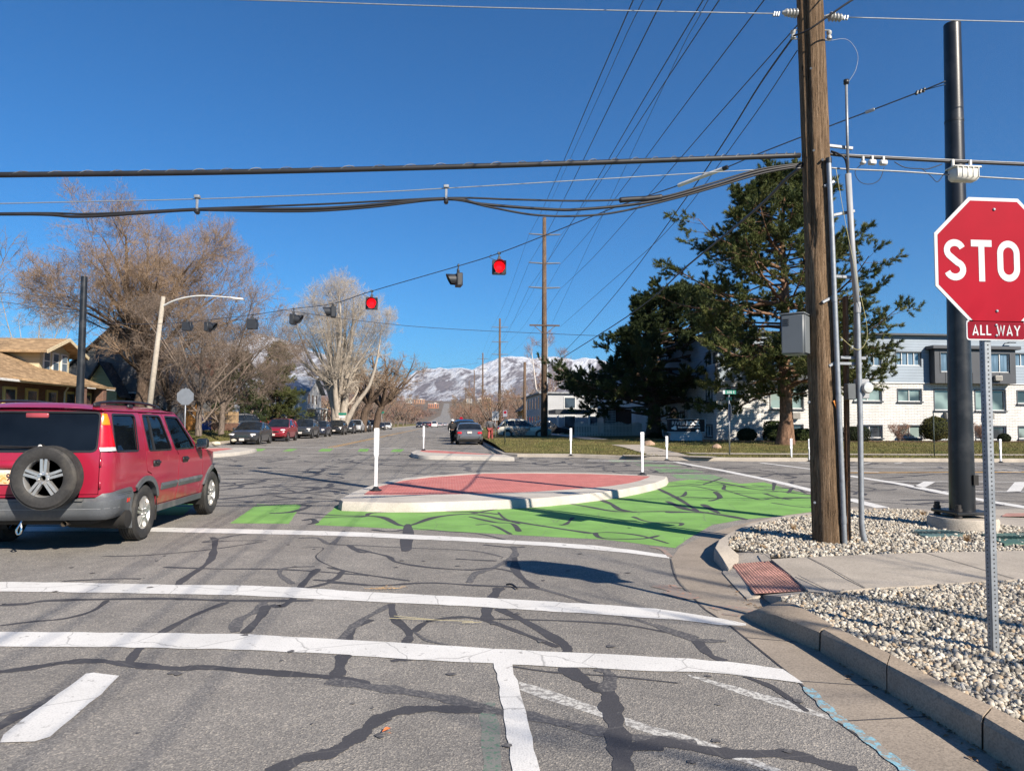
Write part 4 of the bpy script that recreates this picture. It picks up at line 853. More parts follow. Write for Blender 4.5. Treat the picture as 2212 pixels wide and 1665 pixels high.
MB().box((0, 2.0, .40), (1.5, 3.9, .14), bev=.04).box((0, .5, .42), (1.4, .9, .2), bev=.04).box((0, 2.1, .30), (.5, 2.4, .1), bev=.03).tube([(-.7, 1.03, .335), (.7, 1.03, .335)], .045, 10).tube([(-.7, 3.6, .335), (.7, 3.6, .335)], .045, 10).build('underbody', UNDER, suv, auto=40)
SEAT = M('seat_cloth', (.05, .05, .055), .9, var=.3)
for sg in (-1, 1):
    st = MB().box((sg * .38, 1.9, .72), (.5, .5, .18), bev=.06).box((sg * .38, 1.66, 1.02), (.48, .16, .6), Matrix.Rotation(R(12), 3, 'X'), bev=.06).box((sg * .38, 1.58, 1.38), (.28, .1, .18), bev=.04); st.build('seat', SEAT, suv, auto=45)
MB().box((0, 2.66, .95), (1.5, .4, .22), bev=.06).box((0, 2.0, .5), (1.5, 3.0, .1)).build('dashboard', SEAT, suv, auto=45)
mb = MB(); mb.box((0, .55, .86), (1.5, .8, .5)); mb.box((0, .98, 1.2), (1.46, .03, .75)); mb.build('cargo_lining', UNDER, suv)
# ================================================================= poles, cables, signals, signs
def wood(name, a, b_, stretch=(20, 20, .8)):
    m, t, bs = newmat(name); co = coords(t, False, stretch)
    n1 = noise(t, co, 2.2, 6, .65, .6); n2 = noise(t, co, 7.0, 6, .7, .4); n3 = noise(t, coords(t), 1.2, 4)
    c = ramp(t, n1, [(.3, mulc(a, .5)), (.5, a), (.72, b_)]); c = mixc(t, 1.0, c, ramp(t, n2, [(.38, (.18,) * 3), (.47, (.95,) * 3), (.75, (1.3,) * 3)]), 'MULTIPLY')
    c = mixc(t, 1.0, c, ramp(t, n3, [(.3, (.75, .73, .72)), (.7, (1.15, 1.1, 1.05))]), 'MULTIPLY')
    kn = N(t, 'TexVoronoi', Scale=2.6); t.links.new(coords(t, False, (1.6, 1.6, .75)), kn.inputs['Vector'])
    c = mixc(t, ramp(t, kn.outputs[0], [(.05, (.9,) * 3), (.10, (0, 0, 0))]), c, mulc(a, .16))
    t.links.new(c, bs.inputs['Base Color']); bs.inputs['Roughness'].default_value = .9; bs.inputs['Specular IOR Level'].default_value = .15
    bump(t, bs, mixc(t, .6, n1, n2), 1.0, .05); return m
POLEW = wood('weathered_pole_wood', (0.215, 0.148, 0.092), (0.36, 0.27, 0.185)); POLEG = wood('grey_pole_wood', (0.15, 0.105, 0.075), (0.24, 0.18, 0.135))
GALV = M('galvanised_steel', (0.27, 0.29, 0.31), .5, .45, var=.14, vs=14, fine=.12, fs=50); PVC = M('grey_conduit', (0.30, 0.31, 0.32), .5, var=.1, vs=3)
CABLE = M('black_cable', (0.014, 0.014, 0.016), .55, var=.3); WIRE = M('bright_wire', (0.26, 0.27, 0.28), .55, .4, var=.15, vs=30); WIRED = M('dark_wire', (0.045, 0.055, 0.075), .6, var=.2)
BLKMET = M('black_painted_steel', (0.013, 0.014, 0.016), .34, var=.3, vs=3, bmp=.08, bs=120, dirt=(.06, .06, .06), ds=2.2)
CERAM = M('grey_ceramic', (.36, .36, .34), .35, var=.1); CABG = M('cabinet_grey', (0.12, 0.135, 0.145), .5, var=.1, vs=2, fine=.05); 
def cable(name, label, pts, r, m=CABLE, group=None, n=6, smooth=6, cat='cable'):
    pts = bez([tuple(p) for p in pts], smooth) if smooth else pts; o = Vector(pts[0]); mb = MB(); mb.tube([Vector(p) - o for p in pts], r, n)
    ob = mb.build(name, m, smooth=True); ob.location = o; return tag(ob, label, cat, group)
# --- the near timber pole
PY = 8.05; pb = AT(1791, 1172, PY); pt = AT(1749.6, 0, PY); k = (11.2 - pb.z) / (pt.z - pb.z); ptop = pb.lerp(pt, k); pb.z = .05
up = thing('utility_pole', 'weathered timber utility pole with conduits rising from the gravel bed', 'utility pole', pb)
ax = (ptop - pb)
def onp(z): return ax * ((z - pb.z) / ax.z)                       # axis point relative to base at world height z
mb = MB(); zs = np.linspace(pb.z, 11.2, 60); V = []; n = 28
for i, z in enumerate(zs):
    c = onp(z); r0 = .172 - .028 * (z / 7)
    for j in range(n):
        a = 2 * PI * j / n; rr = r0 * (1 + .035 * math.sin(3 * a + z * .7) + .02 * math.sin(7 * a + 1.3 * z)) + random.gauss(0, .0015)
        if abs(((a - (3.9 + .12 * math.sin(z * .8)) + PI) % (2 * PI)) - PI) < .12 and z > 3.6: rr -= .05
        V.append((c.x + rr * math.cos(a), c.y + rr * math.sin(a), c.z))
mb.add(V, [(i * n + j, i * n + (j + 1) % n, (i + 1) * n + (j + 1) % n, (i + 1) * n + j) for i in range(59) for j in range(n)]); mb.build('timber', POLEW, up, smooth=True)
def rel(u, v, Y=PY): return AT(u, v, Y) - pb
mb = MB(); q = [rel(1790, 351, 7.86), rel(1797, 500, 7.86), rel(1809, 800, 7.86), rel(1825, 1190, 7.86)]; q[-1].z = .04; mb.tube(q, .0285, 14); cd = mb.build('conduit', GALV, up, auto=40)
MB().tube([q[0] + Vector((0, 0, -.01)), q[0] + Vector((0, 0, .05))], .034, 12).build('conduit_cap', BLACKPL, cd, auto=40)
mb = MB()
for f in (.36, .62, .93):
    p = q[0].lerp(q[-1], f); d = (q[-1] - q[0]).normalized(); MB().tube([p - d * .04, p + d * .04], .032, 14).build('conduit_coupling', GALV, cd, auto=40)
CY2 = 7.95
mb = MB(); q2 = [rel(1828, 182, CY2), rel(1832, 378, CY2)]; mb.tube(q2, .0155, 10); mb.build('riser_tube', GALV, up, smooth=True)
MB().tube([q2[0], q2[0] + Vector((.0, 0, .05))], .03, 10).build('weather_head', BLACKPL, up, smooth=True)
q3 = [rel(1832, 376, CY2), rel(1841, 540, CY2), rel(1852, 672, CY2)]; MB().tube(q3, .034, 14).build('plastic_conduit', PVC, up, smooth=True)
q4 = [rel(1852, 668, CY2), rel(1858, 900, CY2), rel(1861, 1130, CY2), rel(1863, 1150, CY2), rel(1871, 1190, CY2)]; q4[-1].z = .03; mb = MB(); mb.tube(q4, [.03, .03, .03, .034, .034], 14); d4 = mb.build('conduit', GALV, up, auto=40)
MB().tube([q3[-1] + Vector((0, 0, .1)), q3[-1] + Vector((0, 0, -.02))], .038, 14).build('conduit_coupling', PVC, d4, auto=40)
MB().tube([rel(1846, 590, 8.0), rel(1846, 775, 8.0)], .012, 8).build('ground_rod', GALV, up, smooth=True)
mb = MB()
for (u0, v0, u1, v1) in ((1790, 315, 1842, 321), (1796, 466, 1846, 456), (1805, 597, 1846, 600), (1815, 772, 1870, 774), (1812, 785, 1862, 786)):
    a, b = rel(u0, v0, 8.02), rel(u1, v1, 7.99); d = b - a; MB().box((a + b) / 2, (d.length, .03, .035), d.to_track_quat('X', 'Z').to_matrix(), .004).build('conduit_bracket', GALV, up, auto=40)
for (u, v) in ((1790, 398), (1786, 648), (1800, 785)): MB().box(rel(u, v, 7.9), (.14, .05, .035), Matrix.Rotation(R(-28), 3, 'Y'), .006).build('conduit_bracket', GALV, up, auto=40)
mb = MB(); a, b = rel(1826, 640, 8.08), rel(1832, 1178, 8.08); b.z = .03; mb.box((a + b) / 2, (.065, .045, (a - b).length), (a - b).to_track_quat('Z', 'Y').to_matrix(), .008); mb.build('timber_plank', wood('plank_wood', (.26, .16, .1), (.36, .25, .17), (20, 20, 1)), up)
cbx = rel(1718, 724, 8.02); mb = MB(); mb.box(cbx, (.25, .25, .455), Matrix.Rotation(R(50), 3, 'Z'), .012); cb = mb.build('cabinet', CABG, up, auto=40)
mb = MB(); rm = Matrix.Rotation(R(50), 3, 'Z'); mb.box(cbx + Vector((0, 0, .235)), (.275, .275, .02), rm, .005); mb.box(cbx + rm @ Vector((0, -.130, .0)), (.23, .012, .43), rm, .004); mb.box(cbx + rm @ Vector((-.130, 0, 0)), (.012, .23, .43), rm, .004); mb.build('cabinet_door', CABG, cb, auto=40)
mb = MB()
for i in range(4): mb.box(cbx + rm @ Vector((-.138, .07, .17 - i * .022)), (.006, .07, .007), rm)
mb.build('vent', UNDER, cb)
MB().box(rel(1836, 846, 8.0), (.10, .09, .185), bev=.008).build('switch_box', M('dark_grey_box', (.075, .085, .09), .5), up, auto=40)
mtb = MB().box(rel(1861, 840, 8.03), (.145, .09, .225), bev=.008).build('meter_box', PVC, up, auto=40)
MB().lathe([(.062, -.06), (.066, -.075), (.066, -.10), (.055, -.12), (.02, -.125)], rel(1864, 838, 8.0), 'y', 24).build('meter_glass', M('meter_face', (.5, .52, .5), .1, coat=1), mtb, auto=40)
def insul(par, p, d, L=.16, r=.055, k=4):
    d = Vector(d).normalized(); rm = rot_to(d); mb = MB(); prof = [(.012, -.04)]
    for i in range(k): z = i * L / k; prof += [(.028, z), (r * (1 - .06 * i), z + L / k * .35), (r * (1 - .06 * i), z + L / k * .6), (.03, z + L / k * .9)]
    prof += [(.012, L + .03)]; mb.lathe(prof, n=16); mb.v = [tuple(rm @ Vector(v) + Vector(p)) for v in mb.v]; return mb.build('insulator', CERAM, par, auto=40)
insul(up, rel(1724, 30, PY) + Vector((-.01, 0, 0)), (-1, -.05, 0)); insul(up, rel(1790, 36, PY), (1, -.05, -.1))
for u, v in ((1713, 75), (1791, 77)): MB().lathe([(.012, -.05), (.03, -.045), (.03, -.02), (.018, 0), (.03, .02), (.03, .045), (.012, .05)], rel(u, v, PY), 'z', 14).build('spool_insulator', CERAM, up, auto=40); 
mb = MB()
for x in (1672, 1677, 1682, 1818, 1824, 1830): mb.box(rel(x, 31 if x < 1700 else 39, PY), (.02, .025, .06), Matrix.Rotation(R(15), 3, 'Y'), .004)
for u0, v0, u1, v1 in ((1690, 30, 1724, 31), (1780, 35, 1795, 37), (1713, 66, 1730, 64), (1713, 85, 1730, 84), (1780, 66, 1793, 66), (1780, 86, 1793, 88)): mb.tube([rel(u0, v0), rel(u1, v1)], .009, 6)
mb.build('dead_end_clamp', GALV, up, auto=40)
MB().box(rel(1805, 874, 7.87), (.022, .01, .1), Matrix.Rotation(R(-22), 3, 'Y')).build('orange_tag', M('orange_plastic', (.62, .2, .02), .5), up)
mb = MB()
for (u, v) in ((1752, 148), (1777, 345), (1758, 325), (1760, 1085), (1748, 868)): mb.tube([rel(u, v, PY - .14), rel(u, v, PY - .19)], .014, 8)
mb.build('bolt', GALV, up, auto=40)
# --- cables tied to it
def Wp(lst, Y=PY): return [AT(u, v, Y) for u, v in lst]
cable('power_line', 'bright wire from the left insulator across the top of the view', Wp([(-700, -22), (0, -12), (550, 1), (1062, 17), (1670, 30)]), .006, WIRE)
cable('power_line', 'bright wire leaving the right insulator past the black mast', Wp([(1832, 38), (2212, 48), (2900, 62)]), .006, WIRE)
cable('telephone_cable', 'thick black lashed cable bundle crossing above the street', Wp([(-900, 386), (0, 378), (553, 371), (1106, 357), (1500, 344), (1728, 336)]), .031, CABLE, n=8)
mb = MB(); tw = Wp([(-900, 384), (0, 375), (553, 367), (1106, 353), (1500, 340), (1728, 332)]); q = bez(tw, 60); o = Vector(q[0]); mb.tube([Vector(p) - o + Vector((0, -.03 * math.cos(i * .9), .03 * math.sin(i * .9) - .008)) for i, p in enumerate(q)], .0045, 4); ob = mb.build('lashing_wire', M('lashing_steel', (.12, .125, .13), .6)); ob.location = o; tag(ob, 'bright lashing wire spiralling round the thick black cable bundle', 'wire')
cable('telephone_cable', 'black cable bundle leaving the timber pole towards the right edge', Wp([(1790, 333), (1840, 338), (1950, 344), (2212, 356), (2900, 382)]), .018, CABLE)
cable('messenger_wire', 'bright steel strand above the black bundle right of the timber pole', Wp([(1790, 331), (1850, 335), (2212, 352), (2900, 377)]), .007, WIRE)
cable('messenger_wire', 'lower bright steel strand passing under the white splice case', Wp([(1785, 362), (1836, 366), (1950, 371), (2212, 388), (2900, 425)]), .010, WIRE)
cable('messenger_wire', 'thin grey strand carrying the two cable hangers', Wp([(-900, 462), (0, 440), (428, 430), (796, 416), (963, 407), (1280, 388), (1632, 367), (1735, 363)]), .0055, WIRE)
cable('drooping_cable', 'upper drooping black cable with a thick splice sleeve', Wp([(-900, 478), (0, 461), (200, 462), (428, 451), (700, 441), (963, 428), (1100, 431), (1236, 434), (1340, 432), (1432, 425), (1530, 398), (1640, 366), (1735, 353)]), .011)
cable('splice_sleeve', 'thick black splice sleeve on the upper drooping cable', Wp([(1337, 433), (1360, 431), (1400, 429), (1432, 425)]), [.01] + [.032] * 17 + [.012], smooth=6, cat='cable')
cable('drooping_cable', 'middle drooping black cable sagging between hanger and timber pole', Wp([(-900, 480), (0, 463), (180, 468), (428, 453), (700, 450), (963, 430), (1040, 441), (1180, 452), (1260, 452), (1400, 437), (1530, 404), (1640, 371), (1735, 356)]), .017)
cable('drooping_cable', 'lowest drooping black cable in the deepest sag', Wp([(428, 454), (650, 457), (800, 448), (963, 431), (1060, 448), (1150, 464), (1240, 467), (1330, 459), (1450, 431), (1550, 403), (1650, 374), (1735, 359)]), .012)
for i, (u, v0, v1, lb) in enumerate(((964, 405, 441, 'metal cable hanger on the strand near the middle of the view'), (428, 427, 463, 'metal cable hanger on the strand in front of the big bare tree'))):
    a, b = AT(u, v0, PY), AT(u, v1, PY); h = thing('cable_hanger', lb, 'cable hanger', a, 0, 'cable hangers on the strand'); L = (a - b).z
    MB().box((0, -.03, -L * .45), (.028, .012, L * .9), bev=.004).box((0, -.03, 0), (.06, .05, .035), bev=.006).build('strap', GALV, h, auto=40); MB().box((0, -.02, -L * .88), (.05, .07, .055), bev=.015).build('clamp', BLACKPL, h, auto=40)
cable('service_drop', 'thick black cable running down from the timber pole through the pine', [AT(1735, 358, PY), AT(1700, 385, 8.6), AT(1655, 432, 9.6), AT(1600, 480, 11.5), AT(1484, 575, 18), AT(1353, 685, 30), AT(1182, 793, 58.6)], .021, CABLE)
cable('service_drop', 'twisted black cable falling from the spool insulator towards the far poles', [AT(1714, 80, PY), AT(1640, 185, 9.6), AT(1562, 310, 12.5), AT(1470, 445, 18), AT(1342, 620, 30), AT(1240, 738, 45), AT(1177, 800, 58.6)], .013, CABLE)
cable('service_drop', 'thin dark wire beside the twisted black cable', [AT(1722, 110, PY), AT(1600, 290, 11), AT(1440, 500, 18), AT(1307, 620, 28), AT(1210, 706, 58.6)], .007, WIRED)
cable('jumper_wire', 'black jumper rising across the face of the timber pole', [AT(1714, 78, PY - .2), AT(1745, 66, 7.7), AT(1790, 35, 7.6), AT(1850, -5, 7.5), AT(1950, -60, 7.4)], .011, CABLE)
cable('jumper_wire', 'thin pale loop hanging right of the timber pole top', [rel(1793, 88, PY) + pb, AT(1830, 86, PY), AT(1852, 115, PY), AT(1849, 150, PY), AT(1831, 180, CY2)], .003, WIRE, n=4)
cable('jumper_wire', 'black loop hanging under the terminals right of the timber pole', Wp([(1862, 354), (1847, 372), (1858, 393), (1880, 398), (1900, 388), (1910, 362)]), .0045, CABLE, n=4)
cable('jumper_wire', 'black slack loop below the bundle beside the white splice case', Wp([(1932, 350), (1955, 362), (1990, 365), (2005, 365), (2035, 355)]), .006, CABLE, n=4)
cable('jumper_wire', 'black slack loop hanging in front of the black mast', Wp([(1990, 364), (2010, 380), (2025, 393), (2040, 375), (2058, 357)]), .005, CABLE, n=4)
cable('jumper_wire', 'black loop curving from the bundle to the grey conduit', [AT(1795, 327, PY), AT(1812, 333, 8.0), AT(1826, 345, 7.97), AT(1831, 376, CY2)], .012, CABLE, n=6)
cable('jumper_wire', 'thin yellow wire looping beside the conduits above the meter', [AT(1806, 365, 7.9), AT(1826, 480, 7.88), AT(1855, 620, 7.88), AT(1872, 700, 7.88), AT(1870, 740, 7.9), AT(1850, 755, 7.9), AT(1815, 727, 7.9)], .003, M('yellow_wire', (.5, .45, .2), .6), n=4)
mb = MB(); o = AT(1880, 346, PY - .02)
for u, v, s in ((1864, 352, .05), (1884, 351, .075), (1908, 352, .075)): mb.box(AT(u, v, PY - .02) - o, (s * 1.2, .06, s * .8), bev=.012); mb.box(AT(u, v - 9, PY - .02) - o, (.03, .03, .06), bev=.006)
ob = mb.build('cable_terminal', M('pale_terminal', (.42, .43, .42), .5), auto=40); ob.location = o; tag(ob, 'pale cable terminals clipped on the bundle beside the timber pole', 'cable terminal')
o = AT(2081, 374, 8.02); spc = thing('splice_case', 'white ribbed plastic splice case hanging in front of the black mast', 'splice case', o)
MB().box((0, 0, -.02), (.325, .16, .165), bev=.035).box((0, 0, .055), (.345, .175, .02), bev=.006).build('shell', M('offwhite_plastic', (.60, .59, .53), .45, var=.06), spc, auto=45)
mb = MB()
for i in range(5): mb.box((-.13 + i * .065, -.083, -.01), (.012, .012, .12), bev=.003)
for x in (-.13, .09): mb.box((x, 0, .11), (.03, .03, .1), bev=.005)
mb.build('rib', M('offwhite_plastic', (.6, .59, .53)), spc, auto=40)
# --- black masts
def mast(loc, h, r0, r1, label, foot=True, lean=(0, 0)):
    t = thing('black_mast', label, 'mast', loc); mb = MB(); z0 = .22 if foot else 0
    mb.tube([(0, 0, z0), (lean[0], lean[1], h)], [r0, r1], 32); mb.build('tube', BLKMET, t, auto=50)
    mb = MB(); mb.tube([(lean[0] * .99, lean[1] * .99, h - .001), (lean[0], lean[1], h + .015)], [r1 * 1.02, r1 * .98], 32); 
    for f in (.80, .605): mb.tube([(lean[0] * f, lean[1] * f, h * f), (lean[0] * f, lean[1] * f, h * f + .03)], [r0 + (r1 - r0) * f + .004] * 2, 32)
    mb.build('band', BLACKPL, t, auto=40)
    if foot:
        fm = MB(); V = [(.41, -.25), (.41, .105), (.39, .135), (.0, .14)]; fm.lathe(V, n=40); fm.build('footing', CONC, t, auto=40)
        bp = MB().box((0, 0, .20), (.52, .52, .045), bev=.01).build('base_plate', BLKMET, t, auto=40)
        for sx in (-1, 1):
            for sy in (-1, 1): MB().lathe([(.022, .06), (.022, .1), (.042, .1), (.042, .17), (.022, .172), (.022, .225), (.045, .225), (.045, .262), (.034, .264), (.034, .31), (.0, .312)], (sx * .205, sy * .205, 0), n=12).build('bolt', M('rusty_bolt', (.045, .04, .037), .6, .5, var=.4), bp, auto=40)
        MB().box((.075, -r0 * .93, .62), (.065, .06, .13)).build('hand_hole', UNDER, t)
    return t
mp = AT(2079, 1108, 9.05); mp.z = .13
bm_ = mast(mp, 6.72, .152, .104, 'tall black steel mast behind the stop sign with bolted base plate', True, (AT(2057, 65, 9.05).x - mp.x, 0))
q = AT(187, 605, 33); mast((q.x - .1, 33, .14), q.z, .17, .13, 'far black steel mast rising behind the red off-roader', True)
# --- span wire with signals
SA = Vector((AT(2042, 176, 8.95).x, 8.95, 0)); SB = Vector((q.x, 33, 0)); sn = Vector((-(SB - SA).y, (SB - SA).x, 0))
def SP(u, v):
    d = ray(u, v); t = (SA - CAMP).dot(sn) / d.dot(sn); return CAMP + d * t
spts = [(2042, 176), (1988, 198), (1879, 240), (1794, 272), (1640, 332), (1562, 365), (1465, 401), (1337, 445), (1179, 508), (1078, 547), (996, 573), (803, 629), (719, 656), (634, 667), (545, 680), (450, 691), (404, 696), (300, 700), (190, 697)]
cable('span_wire', 'dark span wire carrying the hanging signals between the two black masts', [SP(*p) for p in spts], .009, WIRED, n=6)
a, b = SP(1562, 365), SP(1465, 401); mb = MB(); mb.tube([(0, 0, 0), b - a], .032, 12); ob = mb.build('cable_guard', M('offwhite_sleeve', (.62, .6, .55), .5)); ob.location = a; tag(ob, 'white plastic sleeve on the span wire above the pine', 'cable guard')
mb = MB(); mb.tube([(0, 0, 0), (a - b).normalized() * .08], .036, 12); e = mb.build('end_cap', BLACKPL, ob); e.location = (0, 0, 0)
cable('span_wire', 'second thin tail of the span wire at the black mast', [SP(2042, 183), SP(2005, 193), SP(1975, 203)], .006, WIRED, n=4)
o = SP(1988, 198); mb = MB()
for i in range(3): mb.box(((i - 1) * .05, 0, (1 - i) * -.02), (.03, .04, .06), Matrix.Rotation(R(20), 3, 'Y'), .006)
ob = mb.build('wire_clamp', BLACKPL, auto=40); ob.location = o; tag(ob, 'dark wire clamp on the span wire left of the black mast', 'wire clamp')
o = SP(1879, 240); mb = MB(); mb.box((0, 0, 0), (.13, .03, .04), (SP(1890, 236) - SP(1868, 244)).to_track_quat('X', 'Z').to_matrix(), .006); ob = mb.build('wire_clamp', GALV, auto=40); ob.location = o; tag(ob, 'grey oval link on the span wire right of the riser tube', 'wire clamp')
LENSR = emit('lit_red_lens', (1.0, .006, .012), 1.15); SIGB = M('signal_black', (0.022, 0.025, 0.03), .5, var=.15); LENSD = M('unlit_lens', (.12, .01, .01), .3, var=.2)
def signal(u, v, vt, rz, lit, label, s=.285):
    p = SP(u, vt); c = SP(u, v); t = thing('traffic_signal', label, 'traffic signal', c, R(rz), 'hanging traffic signals'); 
    MB().box((0, .02, 0), (s, s * .42, s), bev=.014).box((0, -.045, 0), (s * 1.02, .012, s * 1.02), bev=.004).build('housing', SIGB, t, auto=40)
    mb = MB(); n = 24; V = []
    for k in range(n + 1):
        a = R(-52) + R(284) * k / n; 
        for rr, y in ((s * .445, -.05), (s * .43, -.05 - s * .78 * (.72 + .28 * math.sin(a))), (s * .415, -.05 - s * .78 * (.72 + .28 * math.sin(a))), (s * .43, -.05)): V.append((rr * math.cos(a), y, rr * math.sin(a)))
    mb.add(V, [(i * 4 + j, i * 4 + (j + 1) % 4, (i + 1) * 4 + (j + 1) % 4, (i + 1) * 4 + j) for i in range(n) for j in range(4)]); mb.build('visor', SIGB, t, auto=40)
    MB().lathe([(s * .415, -.052), (s * .38, -.062), (s * .25, -.074), (.02, -.08)], axis='y', n=28).build('lens', LENSR if lit else LENSD, t, smooth=True)
    h = (p - c).z; mb = MB(); mb.tube([(0, 0, s * .48), (0, 0, h)], .013, 8); mb.box((0, 0, h), (.07, .04, .05), bev=.008); mb.box((0, 0, s * .5 + .05), (.06, .05, .08), Matrix.Rotation(R(20), 3, 'Y'), .01); mb.lathe([(.03, s * .48), (.03, s * .5 + .02), (.02, s * .5 + .03)], n=12); mb.build('hanger', M('hanger_metal', (.09, .09, .09), .5, .6), t, auto=40)
    MB().tube(bez([(-.16, 0, h - .03), (-.2, 0, h * .7), (-.12, 0, s * .6), (-.02, 0, s * .5)], 5), .006, 5).build('feed_wire', CABLE, t)
    return t
signal(1078, 578, 547, 0, True, 'lit red signal with flat face, first along the wire from the timber pole')
signal(990, 605, 573, -82, False, 'dark signal turned left just beside the first lit red signal')
signal(803, 656, 629, 2, True, 'lit red signal hanging in front of the pale cottonwood crown')
signal(719, 674, 656, -84, False, 'dark signal turned left in front of the pale cottonwood')
signal(634, 690, 667, 86, False, 'dark signal turned right in the sky gap left of the pale cottonwood')
signal(545, 700, 680, 178, False, 'dark signal seen from behind at the edge of the big bare tree', .3)
signal(450, 706, 691, 84, False, 'dark signal turned right in front of the big bare tree', .3)
signal(404, 705, 696, 176, False, 'dark signal seen from behind nearest the street lamp pole', .3)
# --- transmission poles
def bigpole(x, y, h, label, low=True):
    t = thing('power_pole', label, 'power pole', (x, y, .1), 0, 'timber power poles along the street'); mb = MB(); V = []; n = 12
    mb.tube([(0, 0, 0), (0, 0, h * .5), (-.02, 0, h)], [.27, .21, .15], 14); mb.build('timber', POLEG, t, smooth=True)
    for dz in (1.45, 3.85, 5.9):
        a = MB().tube([(-1.32, 0, h - dz + .05), (0, 0, h - dz - .02), (1.32, 0, h - dz + .05)], [.045, .075, .045], 8); 
        for sg in (-1, 1):
            for i in range(7): a.lathe([(.03, 0), (.075, .01), (.03, .02)], (sg * (.35 + i * .13), 0, h - dz - .0), 'x', 8)
        a.build('crossarm', M('polymer_arm', (.15, .155, .17), .5), t, auto=40)
    if low:
        MB().box((0, -.2, h - 9.05), (2.5, .1, .12), bev=.01).box((-.45, -.2, h - 9.45), (1.0, .03, .05), Matrix.Rotation(R(40), 3, 'Y')).box((.45, -.2, h - 9.45), (1.0, .03, .05), Matrix.Rotation(R(-40), 3, 'Y')).build('crossarm', POLEG, t)
        MB().tube([(.26, -.1, .2), (.24, -.1, h * .45)], .05, 8).build('riser', GALV, t, smooth=True)
    return t
P1 = G(1175, 950, .1); PX, PYY = P1[0], P1[1]; hP = AT(1175, 470, PYY).z - .1
poles = [(PX, PYY)] + [(PX + .45, PYY + 59 * i) for i in range(1, 6)]
labs = ['nearest and tallest timber power pole of the line, on the grass strip', 'second timber power pole of the line along the street', 'third timber power pole of the line, smaller, before the snowy ridge', 'fourth timber power pole of the line before the mountains', 'fifth timber power pole of the line above the distant street', 'most distant timber power pole of the line']
for i, (x, y) in enumerate(poles): bigpole(x, y, hP, labs[i], i == 0)
def armtip(i, sg, dz): return Vector((poles[i][0] + sg * 1.32, poles[i][1], .1 + hP - dz - .08))
arms = [(-1, 1.45, (1368, 0), 'wire from the top left arm'), (-1, 3.85, (1431, 0), 'wire from the middle left arm'), (-1, 5.9, (1519, 0), 'wire from the lower left arm'), (1, 1.45, (1554, 0), 'wire from the top right arm'), (1, 3.85, (1651, 0), 'wire from the middle right arm'), (1, 5.9, (1718, 60), 'wire from the lower right arm')]
for sg, dz, (u, v), lb in arms:
    a = armtip(0, sg, dz); d = ray(u, v); yn = 9.5; p = CAMP + d * (yn / d.y)
    m_ = a.lerp(p, .5) - Vector((0, 0, .25)); far = p + (p - a) * .5
    pts = [armtip(0, sg, dz), a.lerp(p, .25) - Vector((0, 0, .15)), m_, a.lerp(p, .75) - Vector((0, 0, .15)), p, far]
    cable('power_line', '%s of the nearest power pole up out of view' % lb, pts, .0095, WIRED, n=5, smooth=4)
    for i in range(5):
        b, c = armtip(i, sg, dz), armtip(i + 1, sg, dz); cable('power_line', '%s between the %s power poles' % (lb, ['first and second', 'second and third', 'third and fourth', 'fourth and fifth', 'fifth and last'][i]), [b, b.lerp(c, .5) - Vector((0, 0, .9)), c], .0105, WIRED, n=4, smooth=5)
for uu, (u1, v1), lb in (((1390, 0), (1164, 495), 'thin shield wire to the tip of the nearest power pole'), ((1530, 0), (1232, 600), 'thin wire between the power lines right of the nearest power pole')):
    cable('power_line', lb, [AT(u1 + 8 if u1 < 1200 else u1 - 40, v1 - 20 if u1 < 1200 else 700, PYY), AT((uu[0] + u1) / 2, (uu[1] + v1) / 2 - 3, 20), AT(uu[0], uu[1], 9.8), AT(uu[0] + 250, -450, 7)], .007, WIRED, n=4)
cable('power_line', 'level wire passing behind the nearest power pole towards the pines', [AT(600, 668, 60), AT(881, 704, 58.8), AT(1239, 723, 57), AT(1555, 733, 50)], .02, WIRED, n=4)
cable('power_line', 'low wire from the bare trees to the third power pole', [AT(870, 797, 150), AT(950, 794, 170), AT(1034, 784, PYY + 118)], .025, WIRED, n=4)
cable('power_line', 'upper thin wire at the left edge reaching the far black mast', [AT(-300, 612, 34), AT(0, 632, 33.5), AT(186, 648, 33)], .011, WIRED, n=4)
cable('power_line', 'lower thin wire at the left edge reaching the far black mast', [AT(-300, 628, 34), AT(0, 652, 33.5), AT(80, 664, 33.2), AT(186, 669, 33)], .011, WIRED, n=4)
q = G(1133, 936, .14); t = thing('power_pole', 'short bare timber pole without arms right of the nearest power pole', 'power pole', (9.2, 88, .1)); MB().tube([(0, 0, 0), (0, 0, AT(1133, 782, 88).z - .1)], [.2, .16], 12).build('timber', POLEG, t, smooth=True); MB().tube([(.2, 0, .2), (.19, 0, 4)], .04, 8).build('riser', GALV, t)
